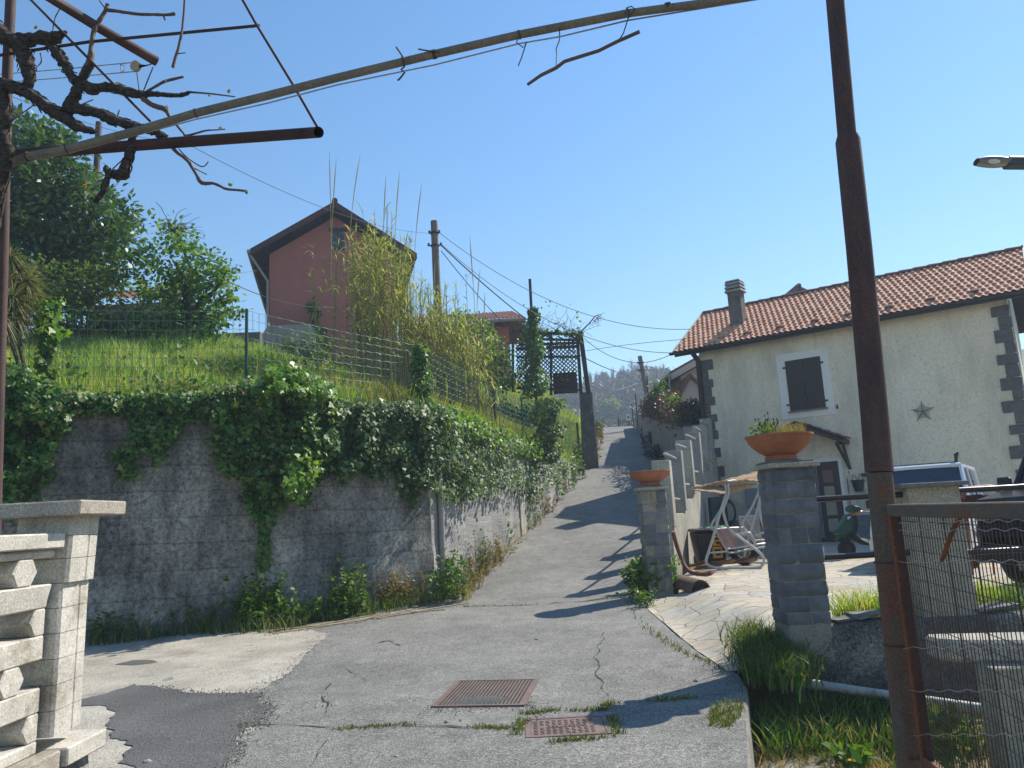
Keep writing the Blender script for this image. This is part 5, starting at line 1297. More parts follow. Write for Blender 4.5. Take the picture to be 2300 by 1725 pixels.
tree('mixed green climber mass between the reeds and the pergola lattice', blo, (-.6, 24.8, 5.4), .06, m['tree2'], 75, 26, .22, .11, OVAL, cat='shrub', name='shrub')
blo = blobs_px([(1262, 900, 30), (1285, 880, 20), (1295, 905, 20), (1240, 885, 18), (1270, 930, 25)], 24.0)
blo = blobs_px([(1150, 935, 26), (1125, 915, 20), (1175, 950, 24), (1190, 930, 18)], 27.5)
tree('low scrubby bush on the bank right of the last green fence posts', blo, (0, 28, 4.2), .03, m['shrub'], 70, 22, .2, .10, OVAL, cat='bush', name='bush')
tree('light green bush in front of the lattice near the dark pier', blo, (1.5, 24.2, 4.0), .04, m['tree2'], 80, 26, .18, .11, OVAL, cat='bush', name='bush')
# yellow flowering shrub sprig
blo = blobs_px([(1035, 865, 20), (1015, 850, 12), (1040, 885, 16)], 17.0)
fast = clump_leaves(blo, 120, 16, .14, .06, OVAL); o = fast_mesh('weed', fast, 6, m['weed_dry'], None); tag(o, 'yellowing weed standing beside the ivy covered fence post', 'weed')
# ================================================================== ivy on the wall
def ivy_px(polys, n, thick, size, mat, label, top=None, name='ivy', dd=(0, 0, -1), parent=None, offb=.03):
    pts = np.concatenate([samp(p, k) for p, k in zip(polys, n)]); P, N = [], []
    for px, py in pts:
        px += random.gauss(0, 6); py += random.gauss(0, 6)
        off = offb+thick*random.random()**1.3*max(.15, 1+1.5*noise.noise(Vector((px*.021, py*.021, 4))))
        q, nn = wallhit(px, py, off)
        if q is None: continue
        P.append(q); N.append(nn)
    P = np.array(P); N = np.array(N); k = len(P)
    D = unit(rv(k)*.55+np.array([0, 0, -.75])+N*.35); NN = N*.75+np.array([.35, 0, .75])+rv(k)*.5
    o = fast_mesh(name, leaf_array(P, D, NN, size*rng.uniform(.55, 1.35, k), IVY, .12), 8, mat, parent)
    return tag(o, label, 'ivy') if label else o
ivy_px([[(-40, 870), (60, 850), (140, 885), (160, 900), (150, 960), (120, 1010), (118, 1060), (90, 1085), (60, 1060), (40, 1130), (10, 1150), (-40, 1110)],
        [(-40, 800), (40, 820), (110, 860), (200, 885), (150, 930), (-40, 960)], [(60, 1060), (90, 1085), (80, 1190), (50, 1190)]],
       [3600, 1500, 120], .35, .085, m['ivy'], 'dark ivy mass covering the far left end of the retaining wall')
ivy_px([[(150, 880), (260, 888), (400, 885), (500, 880), (500, 935), (400, 940), (350, 925), (290, 930), (240, 925), (160, 925)],
        [(285, 915), (400, 925), (405, 965), (375, 990), (345, 1010), (300, 985)], [(250, 1010), (330, 985), (300, 1080), (255, 1050)], [(335, 985), (385, 980), (370, 1030), (345, 1040)]],
       [1500, 800, 170, 130], .16, .08, m['ivy'], 'thin ivy fringe along the wall top with short hanging tails')
ivy_px([[(470, 880), (560, 850), (625, 850), (640, 950), (640, 1040), (600, 1110), (610, 1160), (570, 1150), (555, 1080), (500, 1060), (470, 1000), (480, 950)],
        [(560, 1050), (650, 1110), (620, 1165), (590, 1170), (545, 1130)], [(582, 1160), (604, 1160), (604, 1260), (592, 1290), (580, 1270)]],
       [2300, 420, 170], .25, .08, m['ivy'], 'ivy cascade tapering to a narrow strand down the middle of the wall')
ivy_px([[(600, 850), (660, 815), (740, 870), (770, 905), (770, 1000), (740, 1060), (700, 1090), (690, 1130), (650, 1120), (640, 1060), (625, 960)]],
       [2700], .38, .09, m['ivy'], 'bulging ivy mound hanging over the wall below its bright crest')
ivy_px([[(560, 870), (610, 830), (650, 818), (700, 838), (745, 875), (750, 905), (690, 885), (640, 870), (600, 885)], [(655, 1010), (700, 1000), (730, 1020), (690, 1110), (660, 1120), (640, 1090)]],
       [620, 330], .5, .10, m['ivy_lime'], 'bright lime young ivy crowning the mound on the wall', offb=.25)
G = [[(740, 900), (900, 905), (960, 905), (1010, 915), (1080, 948), (1170, 985), (1290, 1026), (1292, 1062), (1250, 1085), (1200, 1120), (1165, 1120), (1140, 1090), (1100, 1110), (1060, 1120), (1000, 1125), (985, 1100), (940, 1090), (930, 1140), (905, 1110), (890, 1060), (850, 1070), (800, 1060), (770, 1075), (740, 1060), (720, 1000)]]
ivy_px(G, [11500], .28, .078, m['ivy_grey'], 'dense dusty ivy curtain over the right half of the wall beside the lane')
ivy_px([[(1000, 912), (1090, 950), (1180, 986), (1290, 1024), (1290, 1045), (1180, 1025), (1080, 985), (1000, 945)]], [1000], .3, .085, m['ivy_lime'], 'lighter ivy fringe along the sloping top edge beside the lane', offb=.12)
# hanging stems
def stems(px_paths, label):
    mb = MB()
    for path in px_paths:
        p = []
        for a in path: q, n = wallhit(*a, off=.12+.1*random.random()); p.append(q)
        pp = []
        for i in range(len(p)-1): pp += [p[i].lerp(p[i+1], k/4)+Vector(rv(1)[0])*.012 for k in range(4)]
        mb.tube(pp+[p[-1]], .006, 4)
    return mb
mb = stems([[(560, 990), (590, 1040), (598, 1080), (596, 1170)], [(665, 1000), (600, 1080)], [(690, 1110), (712, 1150)], [(80, 1000), (72, 1100)], [(60, 1010), (85, 1080)], [(905, 1090), (890, 1150)], [(235, 920), (238, 955)], [(322, 985), (318, 1030)], [(975, 1090), (1010, 1115)]], '')
tag(mb.build('ivy_stems', m['shoot']), 'bare brown ivy stems trailing down the rough wall', 'ivy stem', kind='stuff')
# leaf sleeves round posts
def sleeve(px, y0, y1, Y, r0, r1, n, size, mat, label, name='ivy', cat='ivy', parent=None, dx=0):
    a, b = AY(px+dx, y0, Y), AY(px, y1, Y); q = rng.uniform(0, 1, n); th = rng.uniform(0, 2*math.pi, n)
    rr = (r0+(r1-r0)*q)*np.sqrt(rng.uniform(.1, 1, n))*(1+.35*np.sin(q*17+th)); A = np.array(a); B = np.array(b)
    P = A+(B-A)*q[:, None]; o_ = np.stack([np.cos(th), np.sin(th), np.zeros(n)], 1); P = P+o_*rr[:, None]
    o = fast_mesh(name, leaf_array(P, unit(rv(n)*.5+np.array([0, 0, -.5])+o_*.5), o_+np.array([0, 0, .5])+rv(n)*.4, size*rng.uniform(.6, 1.3, n), IVY, .12), 8, mat, parent)
    return tag(o, label, cat) if label else o
def fy(i): return FP[i][0].y-.05
sleeve(103, 680, 890, fy(1), .13, .10, 420, .09, m['ivy'], 'ivy wrapped round the leftmost fence post in view'); sleeve(112, 668, 760, fy(1), .18, .2, 130, .1, m['ivy_lime'], 'pale leafy vine topping the leftmost fence post')
sleeve(950, 775, 945, fy(3), .12, .30, 950, .08, m['ivy'], 'ivy column swallowing the fence post in front of the reeds', dx=-8)
sleeve(1230, 895, 1040, 21.0, .42, .34, 2300, .085, m['ivy_grey'], 'tall ivy bush on the wall top left of the dark pier'); 
sleeve(1200, 692, 890, 25.8, .16, .48, 2600, .10, m['ivy'], None, 'ivy_sleeve', parent=ipost, dx=-4)
sleeve(553, 800, 868, fy(2), .05, .07, 30, .07, m['ivy'], 'sparse dry vine at the foot of the bare green fence post')
# ================================================================== meadow grass
def mead_xy(n, dmin, dmax, y0=8.7, y1=30.0, i0=0, i1=9):
    seg = [(WALL[i], WALL[i+1]) for i in range(i0, i1)]; L = np.array([math.hypot(b[0]-a[0], b[1]-a[1]) for a, b in seg]); out = np.zeros((0, 2))
    while len(out) < n:
        N = n*2; k = rng.choice(len(seg), N, p=L/L.sum()); u = rng.uniform(0, 1, N); d = dmin+(dmax-dmin)*rng.uniform(0, 1, N)**1.5
        a = np.array([s[0] for s in seg])[k]; b = np.array([s[1] for s in seg])[k]; l = L[k]
        x = a[:, 0]+(b[:, 0]-a[:, 0])*u-(b[:, 1]-a[:, 1])/l*d+rng.uniform(-.5, .5, N); y = a[:, 1]+(b[:, 1]-a[:, 1])*u+(b[:, 0]-a[:, 0])/l*d
        q = (y > y0) & (y < y1) & (np.abs(x/y) < .8); x, y = x[q], y[q]; q = wdist(x, y) > .05; out = np.concatenate([out, np.stack([x[q], y[q]], 1)])
    return out[:n]
g1 = mead_xy(62000, .05, 9.0, 8.7, 23, 0, 7)
hh = .30+.18*fbm(g1[:, 0], g1[:, 1], .35)
tag(grass('meadow_grass', g1, zmead, hh, m['grass'], .009, .5), 'long bright spring grass on the meadow behind the wire fence', 'grass', kind='stuff')
g2 = mead_xy(14000, .05, 5.0, 14, 28, 5, 9)
tag(grass('meadow_grass', g2, zmead, .42, m['grass'], .011, .5), 'rough grass on the slope between the ivy wall and the pergola', 'grass', kind='stuff')
g3 = mead_xy(3800, .1, 2.5, 12.5, 26, 4, 8)
tag(grass('dry_grass', g3, zmead, .5, m['grass_dry'], .008, .6), 'dry yellow grass among the green at the edge of the roadside wall', 'grass', kind='stuff')
n = 1500; wx = mead_xy(n, .2, 8, 9, 22, 0, 7); k = np.sin(wx[:, 0]*1.9+np.cos(wx[:, 1]*1.3)*2)+np.cos(wx[:, 1]*2.1) > .4; wx = np.repeat(wx[k], 7, 0); n = len(wx)
P = np.stack([wx[:, 0]+rng.normal(0, .07, n), wx[:, 1]+rng.normal(0, .07, n), zmead(wx[:, 0], wx[:, 1])+rng.uniform(.05, .38, n)], 1)
o = fast_mesh('meadow_weeds', leaf_array(P, rv(n)+np.array([0, 0, .8]), rv(n)+np.array([0, 0, .8]), rng.uniform(.06, .16, n), LANCE), 6, m['weed'], None); tag(o, 'broad leaved weeds mixed into the meadow grass', 'weeds', kind='stuff')
gd_ = mead_xy(4200, .05, 8, 9, 22, 0, 7); k = np.sin(gd_[:, 0]*1.1+1)+np.cos(gd_[:, 1]*1.7+gd_[:, 0]*.4) > .5
tag(grass('dry_meadow_grass', gd_[k], zmead, .36, m['grass_dry'], .008, .6), 'dry straw stalks in patches across the meadow', 'grass', kind='stuff')
g5 = mead_xy(9000, .05, 6, 26, 44, 7, 11)
tag(grass('bank_grass', g5, zmead, .55, m['grass'], .018, .55), 'tall grass on the bank below and beside the lattice pergola', 'grass', kind='stuff')
g6 = mead_xy(1500, .05, 5, 24, 40, 7, 11)
tag(grass('dry_bank_grass', g6, zmead, .6, m['grass_dry'], .016, .6), 'dry stalks among the grass on the bank near the lane', 'grass', kind='stuff')
g4 = mead_xy(2600, 9, 20, 20, 44, 0, 9)
tag(grass('far_meadow_grass', g4, zmead, .5, m['grass'], .02, .5), 'tall grass at the upper edge of the meadow', 'grass', kind='stuff')
# ================================================================== giant reeds
def reeds(pxs, n, Yr, hrng, label, plumes=0, lean=.14, dense=1.0):
    r_ = thing('reed_clump', label, 'reeds', (AY(sum(pxs)/2, 880, Yr[0]).x, Yr[0], 4.5))
    SA, SW, LA, LW, PA, PWd = [], [], [], [], [], []
    for k in range(n):
        Y = random.uniform(*Yr); px = random.triangular(*pxs, sum(pxs)/2) if random.random() < .5 else random.uniform(*pxs); x = (px-1150)/1727*Y*1.0
        b = np.array([x, Y, float(zmead(x, Y))-.05]); h_ = random.uniform(*hrng)
        if random.random() < .12: h_ *= 1.12
        a = random.uniform(0, 2*math.pi); ln = h_*lean*random.random()**1.5; dv = np.array([math.cos(a), math.sin(a)*.5, 0])
        q = np.linspace(0, 1, 9); C = b+dv*(ln*q**2)[:, None]+np.stack([0*q, 0*q, h_*(q-.06*q**3)], 1)
        for ang in (0, math.pi/2):
            w = np.array([math.cos(ang), math.sin(ang), 0])*.013; SA.append(C); SW.append(w[None]*(1-.75*q)[:, None])
        nl = int(h_*5.2*dense)
        for j in range(nl):
            f = random.uniform(.22, .98)**.8; i = min(7, int(f*8)); p = C[i]+(C[i+1]-C[i])*(f*8-i); az_ = random.uniform(0, 2*math.pi); L = random.uniform(.22, .50)*(1.1-.35*f)
            d = np.array([math.cos(az_), math.sin(az_), 0]); s = np.linspace(0, 1, 6); up_ = random.uniform(.7, 1.25); dr = random.uniform(.35, 1.25)
            A = p+d*(L*(.35*s+.5*s**1.5))[:, None]+np.stack([0*s, 0*s, L*(up_*s-dr*s**2.3)], 1); LA.append(A)
            wv = np.array([-math.sin(az_), math.cos(az_), .25*random.uniform(-1, 1)])*.012; LW.append(wv[None]*np.array([.7, 1, .95, .7, .4, .03])[:, None])
    strips('stems', np.array(SA), np.array(SW), m['reedstem'], r_); strips('leaves', np.array(LA), np.array(LW), m['reedleaf'], r_)
    if plumes:
        for k in range(plumes):
            Y = random.uniform(*Yr); px = random.uniform(pxs[0], pxs[1]); x = (px-1150)/1727*Y; b = np.array([x, Y, zmead(x, Y)+hrng[1]*.5]); h_ = hrng[1]*random.uniform(.55, .85)
            q = np.linspace(0, 1, 8); C = b+np.array([random.uniform(-.1, .35), 0, 0])*(q**2)[:, None]+np.stack([0*q, 0*q, h_*q], 1)
            for ang in (0, math.pi/2): PA.append(C); PWd.append(np.array([math.cos(ang), math.sin(ang), 0])[None]*np.array([.008, .007, .007, .006, .006, .011, .013, .002])[:, None])
        strips('dry_plume', np.array(PA), np.array(PWd), m['plume'], r_)
    return r_
reeds((772, 950), 118, (16.6, 18.6), (3.3, 4.6), 'tall dense clump of yellow green giant reeds in front of the red house', 5, .13, 1.0)
reeds((880, 1075), 125, (17.2, 19.4), (2.5, 3.6), 'broad clump of giant reeds round the utility pole foot', 4, .2)
reeds((990, 1120), 50, (17.5, 20), (1.7, 2.7), 'shorter leaning reeds thinning out toward the pergola', 3)
reeds((688, 712), 3, (16.6, 17), (3.2, 3.9), 'few lone reed canes standing apart left of the dense clump', 0, .12, .7)
reeds((738, 748), 3, (16.8, 17.2), (3.6, 4.3), 'slim reed group at the left edge of the dense clump', 2, .1, .8)
# ================================================================== weeds along the foot of the wall and the lane
def weedpatch(label, px, n, h, mat, shape=LANCE, size=.06, spread=.3, stemn=30, cat='weed', name='weed_clump', off=.25):
    r_ = None; P = []; mb = MB(); D = []
    for (x, y) in px:
        g = onroad(x, y); 
        for k in range(max(1, stemn//len(px))):
            b = g+Vector((random.uniform(-spread, spread), random.uniform(-spread, spread)*.7, 0)); b.z = zroad(b.x, b.y)
            tp = b+Vector((random.uniform(-.15, .15), random.uniform(-.15, .05), h*random.uniform(.35, 1.1)))
            mb.tube([b, b.lerp(tp, .5)+Vector((random.uniform(-.03, .03), 0, .02)), tp], [.004, .003, .0015], 4)
            for j in range(max(1, n//stemn)):
                f = random.random()**.7; P.append(b.lerp(tp, f)+Vector(rv(1)[0])*.025); D.append(Vector((random.gauss(0, 1), random.gauss(0, 1), .45)))
    g = onroad(*px[0]); r_ = thing(name, label, cat, tuple(g)); mb.build('stems', mat, r_)
    P = np.array(P); k = len(P); fast_mesh('leaves', leaf_array(P, np.array(D), np.array([0, 0, 1.])+rv(k)*.6, size*rng.uniform(.6, 1.4, k), shape), len(shape), mat, r_); return r_
weedpatch('leafy dark green bush at the foot of the wall under the ivy strand', [(525, 1408), (575, 1412), (620, 1405), (560, 1400)], 2000, .75, m['tree2'], OVAL, .07, .26, 90, 'bush', 'bush')
weedpatch('tall leafy green weeds against the wall base, right of the bush', [(770, 1388), (800, 1380), (785, 1385)], 700, .75, m['weed'], LANCE, .09, .18, 40)
weedpatch('brownish dry weed clump at the wall base left of the drainpipe', [(860, 1365), (900, 1358), (935, 1350), (880, 1360)], 1100, .55, m['weed_dry'], LANCE, .06, .25, 80)
weedpatch('green weed clump hugging the foot of the drainpipe', [(1000, 1345), (1020, 1352), (990, 1330), (1010, 1330)], 1300, .75, m['weed'], OVAL, .07, .22, 70)
weedpatch('mixed low green weeds left of the tall weeds', [(690, 1400), (720, 1395), (660, 1405)], 600, .35, m['weed'], LANCE, .07, .25, 50)
weedpatch('brown spent weeds along the lane edge under the sunlit wall', [(1060, 1320), (1080, 1290), (1095, 1270), (1110, 1262)], 900, .6, m['weed_dry'], LANCE, .06, .2, 80)
weedpatch('yellow green weeds halfway up the lane edge by the buttress', [(1120, 1230), (1140, 1200), (1165, 1190), (1190, 1175)], 1300, .85, m['weed'], LANCE, .09, .3, 80)
weedpatch('reddish brown weeds spilling over the lane edge', [(1185, 1180), (1205, 1160), (1220, 1150)], 800, .7, m['weed_dry'], LANCE, .08, .35, 60)
weedpatch('green weeds where the ivy wall meets the upper lane', [(1240, 1120), (1262, 1100), (1290, 1075), (1310, 1050), (1322, 1030)], 1600, .9, m['weed'], LANCE, .12, .4, 90)
weedpatch('yellowish weeds below the dark pier at the upper lane', [(1320, 1020), (1330, 1005), (1335, 985)], 900, .8, m['weed_dry'], OVAL, .14, .45, 60)
weedpatch('bright grass clump at the foot of the dark pier', [(1340, 975), (1336, 985)], 500, .9, m['weed'], LANCE, .16, .4, 50)
weedpatch('dense dark weeds at the far left foot of the dark wall', [(215, 1442), (250, 1436), (300, 1430), (380, 1422), (440, 1420), (350, 1426)], 2200, .42, m['weed'], LANCE, .07, .3, 170)
weedpatch('dark leafy bush growing round the foot of the smaller stone column', [(1440, 1330), (1460, 1340), (1500, 1338), (1480, 1335)], 2000, .62, m['tree2'], LANCE, .075, .2, 100, 'bush', 'bush')
weedpatch('small bright weed in the joint left of the smaller column', [(1425, 1355), (1450, 1362)], 250, .22, m['weed'], LANCE, .06, .12, 30)
weedpatch('wall weed tuft with a rusty tip rooted at the sunlit wall', [(1085, 1290)], 150, .9, m['weed'], LANCE, .06, .08, 14)
weedpatch('dark weeds along the shaded foot of the garden wall', [(1470, 1030), (1462, 1000), (1452, 975), (1440, 955)], 1300, .55, m['hedge_dk'], OVAL, .12, .35, 80)
def gpx(pxpoly, n): 
    p = samp(pxpoly, n); out = []
    for a in p: q = onroad(*a); out.append((q.x, q.y))
    return np.array(out)
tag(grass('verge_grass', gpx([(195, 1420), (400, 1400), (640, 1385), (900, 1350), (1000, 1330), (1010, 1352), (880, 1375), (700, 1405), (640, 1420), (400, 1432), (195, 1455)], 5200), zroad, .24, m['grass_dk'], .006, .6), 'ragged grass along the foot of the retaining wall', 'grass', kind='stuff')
tag(grass('verge_grass', gpx([(1010, 1350), (1110, 1250), (1200, 1155), (1290, 1070), (1325, 1000), (1338, 1000), (1320, 1050), (1215, 1170), (1130, 1255), (1050, 1355)], 2600), zroad, .26, m['grass_dry'], .007, .7), 'dry grass fringe along the left edge of the lane', 'grass', kind='stuff')
# tufts in the cracks
for i, (c_, n, hgt) in enumerate(((CR[0], 220, .035), (CR[1], 800, .026), (CR[2], 420, .04), (CR[3], 60, .025))):
    xy = []
    for k in range(n):
        j = int((.5+.5*math.sin(k*1.7+i))*.999*len(c_)) if k % 2 else random.randrange(len(c_)); p = c_[j]; s = .05 if i else .03
        if noise.noise(Vector((p.x*2.2, p.y*2.2, i*5))) < -.05: continue
        xy.append((p.x+random.gauss(0, s), p.y+random.gauss(0, s*.5)))
    if xy: tag(grass('crack_grass', np.array(xy), zroad, hgt, m['moss'], .005, .8, 3), 'tiny grass and moss growing in the cracks of the asphalt', 'grass', kind='stuff')
rim = []
for (a, b) in (((1158, 1650), (1178, 1618)), ((1178, 1606), (1250, 1598)), ((1280, 1600), (1372, 1596)), ((1376, 1610), (1384, 1650)), ((1240, 1668), (1375, 1656))):
    p, q = onroad(*a), onroad(*b)
    for k in range(130): s = random.random(); v = p.lerp(q, s); rim.append((v.x+random.gauss(0, .03), v.y+random.gauss(0, .022)))
tag(grass('rim_grass', np.array(rim), zroad, .038, m['moss'], .005, .9, 3), 'mossy grass growing round the studded manhole cover', 'grass', kind='stuff')
tag(grass('edge_grass', gpx([(1410, 1370), (1425, 1372), (1450, 1402), (1505, 1440), (1565, 1476), (1635, 1505), (1628, 1512), (1555, 1484), (1495, 1450), (1440, 1412)], 700), zroad, .05, m['moss'], .005, .9, 3), 'mossy tufts where the asphalt meets the flagstones', 'grass', kind='stuff')
tag(grass('edge_grass', gpx([(1595, 1590), (1660, 1570), (1675, 1600), (1640, 1640), (1590, 1630)], 340), zroad, .05, m['moss'], .005, .9, 3), 'low weeds on the kerb corner in the shade', 'grass', kind='stuff')
# ================================================================== lush grass in the sunken strip
def zany(x, y): return zpat(x, y) if y > 7.2 else zpit(x, y)
def clumpxy(px, py, z, n, sx, sy):
    c = AG(px, py, z0=z); return np.stack([rng.normal(c.x, sx, n), rng.normal(c.y, sy, n)], 1)
X = np.concatenate([np.stack([rng.normal(2.2, .13, 2200), rng.normal(7.3, .30, 2200)], 1), np.stack([rng.normal(2.06, .10, 1100), rng.normal(6.95, .22, 1100)], 1)])
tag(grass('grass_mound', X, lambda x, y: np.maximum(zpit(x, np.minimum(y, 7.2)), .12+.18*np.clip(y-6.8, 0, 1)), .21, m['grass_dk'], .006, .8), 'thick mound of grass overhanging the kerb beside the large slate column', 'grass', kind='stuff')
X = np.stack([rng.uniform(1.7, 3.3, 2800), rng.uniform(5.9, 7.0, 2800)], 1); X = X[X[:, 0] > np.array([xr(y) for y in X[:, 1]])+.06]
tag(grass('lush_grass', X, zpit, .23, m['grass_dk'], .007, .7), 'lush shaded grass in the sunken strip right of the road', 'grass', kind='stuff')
X = np.stack([rng.uniform(1.3, 2.5, 3000), rng.uniform(4.2, 6.3, 3000)], 1); X = X[X[:, 0] > np.array([xr(y) for y in X[:, 1]])+.05]
tag(grass('straw_grass', X, zpit, .13, m['grass_dry'], .005, 1.3), 'flattened dry straw beside the kerb edge', 'grass', kind='stuff')
X = np.stack([rng.uniform(2.4, 6.5, 2600), rng.uniform(3.8, 6.6, 2600)], 1)
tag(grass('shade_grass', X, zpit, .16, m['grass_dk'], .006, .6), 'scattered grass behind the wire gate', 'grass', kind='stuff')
X = np.concatenate([np.stack([rng.uniform(AY(a, 1340, 7.5).x, AY(b, 1340, 7.5).x, n), rng.normal(7.66, .09, n)], 1) for a, b, n in ((1890, 2010, 420), (2035, 2085, 420), (2170, 2300, 700), (2300, 2600, 300))])
tag(grass('patio_grass', X, lambda x, y: 0*x+.42, .30, m['grass'], .006, .7), 'bright sunlit grass tufts along the patio edge behind the gate', 'grass', kind='stuff')
for px, py, nm in ((2130, 1700, 'bright leafy plant behind the lower part of the gate'), (1915, 1700, 'leafy dandelion plant with a yellow flower beside the gate pole')):
    c = AG(px, py+20, z0=-.2); r_ = thing('weed', nm, 'weed', (c.x, c.y, -.25)); n = 130 if px > 2000 else 70
    P = np.stack([rng.normal(c.x, .07, n), rng.normal(c.y, .07, n), rng.uniform(-.22, .14 if px > 2000 else -.1, n)], 1)
    fast_mesh('leaves', leaf_array(P, rv(n)+np.array([0, 0, .5]), rv(n)*.6+np.array([0, 0, 1.]), rng.uniform(.06, .13, n), LANCE), 6, m['weed'], r_)
    if px < 2000:
        f = np.array(AG(1913, 1712, z0=-.08)); mb = MB(); mb.tube([(f[0], f[1], -.25), tuple(f)], .003, 4); mb.build('stem', m['weed'], r_); n = 40; aa = rng.uniform(0, 6.28, n)
        fast_mesh('flower', leaf_array(np.repeat(f[None], n, 0), np.stack([np.cos(aa), np.sin(aa), rng.uniform(.2, .9, n)], 1), np.tile([0., 0, 1], (n, 1)), np.full(n, .028)), 6, m['yellowfl'], r_)
# ================================================================== cut canes lying at the wall foot
for i in range(16):
    a = onroad(600+23*i+random.uniform(-12, 12), 1424-3.3*i+random.uniform(-4, 4)); d = Vector((.95+random.uniform(-.25, .1), .45+random.uniform(-.25, .25), 0)); L = random.uniform(.35, 1.1)
    b = a+d*L; mb = MB(); mb.tube([(a.x, a.y, zroad(a.x, a.y)+.014), ((a.x+b.x)/2+.01, (a.y+b.y)/2+.02, zroad((a.x+b.x)/2, (a.y+b.y)/2)+.022), (b.x, b.y, zroad(b.x, b.y)+.016+.03*random.random())], random.uniform(.007, .013), 6)
    tag(mb.build('cane', m['straw']), 'dry pale cane lying on the ground along the foot of the wall', 'cane', 'dry canes along the wall foot')
# dry leaf litter
c = gpx([(560, 1420), (900, 1372), (1000, 1352), (1010, 1360), (900, 1385), (600, 1432)], 420)
P = np.stack([c[:, 0], c[:, 1], [zroad(x, y)+.012 for x, y in c]], 1); o = fast_mesh('leaf_litter', leaf_array(P, rv(len(P))*np.array([1, 1, .1]), np.array([0, 0, 1.])+rv(len(P))*.25, rng.uniform(.03, .07, len(P)), LANCE), 6, m['hedge_br'], None); tag(o, 'dry brown leaf litter along the wall foot', 'leaves', kind='stuff')
c = gpx([(1160, 1200), (1230, 1120), (1240, 1130), (1190, 1205), (1110, 1285), (1090, 1290)], 380)
P = np.stack([c[:, 0], c[:, 1], [zroad(x, y)+.015 for x, y in c]], 1); o = fast_mesh('leaf_litter', leaf_array(P, rv(len(P))*np.array([1, 1, .1]), np.array([0, 0, 1.])+rv(len(P))*.25, rng.uniform(.05, .11, len(P)), LANCE), 6, m['hedge_br'], None); tag(o, 'reddish dead leaves drifted against the lane edge', 'leaves', kind='stuff')
# ================================================================== hedge on the garden wall
def hedge(label, boxes, n, size, mat):
    P = []
    per = n//len(boxes)
    for (x0, x1, y0, y1, z0, z1) in boxes:
        q = rng.uniform(0, 1, (per, 3)); P.append(np.stack([x0+(x1-x0)*q[:, 0], y0+(y1-y0)*q[:, 1], z0+(z1-z0)*q[:, 2]**.8], 1))
    P = np.concatenate(P); P += rv(len(P))*.09; k = len(P)
    o = fast_mesh('hedge', leaf_array(P, rv(k)+np.array([0, 0, .1]), rv(k)+np.array([0, -.6, .5]), size*rng.uniform(.6, 1.3, k), OVAL), 6, mat, None); return tag(o, label, 'hedge')
hz0 = zhw(24.6)+.05; hxx = xr(24.6)+.2
hedge('dark leafy hedge facing the yard on top of the garden wall', [(hxx, hxx+2.6, 24.45, 24.95, hz0, AY(1520, 908, 24.6).z)], 3600, .10, m['hedge_dk'])
bx = []
for Y in np.arange(24.7, 40, 1.0):
    x = xr(Y)+.1; bx.append((x, x+.7, Y, Y+1.1, zhw(Y), zhw(Y)+ (.75 if Y < 28 else 1.15 if Y < 36 else .8)))
hedge('browned dry hedge running up along the lane wall', bx, 5200, .12, m['hedge_br'])
blo = blobs_px([(1478, 880, 12), (1475, 895, 10), (1480, 865, 9)], 32); o = fast_mesh('shrub', clump_leaves(blo, 110, 22, .15, .13, OVAL), 6, m['ivy'], None); tag(o, 'small dark green climber on a fence post above the brown hedge', 'shrub')
blo = blobs_px([(1517, 908, 14), (1525, 900, 8)], 28); o = fast_mesh('shrub', clump_leaves(blo, 110, 22, .15, .11, OVAL), 6, m['tree2'], None); tag(o, 'bright green sprig rising behind the brown hedge', 'shrub')
# ================================================================== spiky dracaena at the left edge
yc = thing('spiky_plant', 'spiky yucca-like plant with narrow grey green rosettes at the left edge', 'plant', (-6.95, 10.95, 3.4)); LA, LW = [], []; mb = MB()
for jj, (px, py, R_) in enumerate(((42, 605, .36), (12, 640, .36), (60, 660, .30), (5, 712, .36), (45, 712, .32), (-35, 600, .36), (-40, 690, .4), (22, 575, .28), (30, 670, .36), (25, 700, .36), (60, 630, .32))):
    Y = 10.75+random.uniform(-.2, .2); c = np.array(AY(px, py, Y)); 
    if jj in (1, 3): mb.tube([(-6.95+.1*random.random(), 10.95, 3.3), tuple(c*.5+np.array([-6.95, 10.95, 3.6])*.5), tuple(c)], [.035, .03, .025], 6)
    for k in range(110):
        u = unit(rv(1))[0]; u[2] = u[2]*.85+.1; u = u/np.linalg.norm(u); L = R_*random.uniform(.85, 1.3); s = np.linspace(0, 1, 5)
        A = c+u*(L*s)[:, None]+np.stack([0*s, 0*s, -.12*s**2.2], 1); LA.append(A); sd_ = np.cross(u, [0, 0, 1.0]); sd_ /= np.linalg.norm(sd_)+1e-6; LW.append(sd_[None]*(.010*np.array([.8, 1, .8, .5, .05]))[:, None])
strips('leaves', np.array(LA), np.array(LW), m['yucca'], yc); mb.build('stem', m['trunk'], yc)
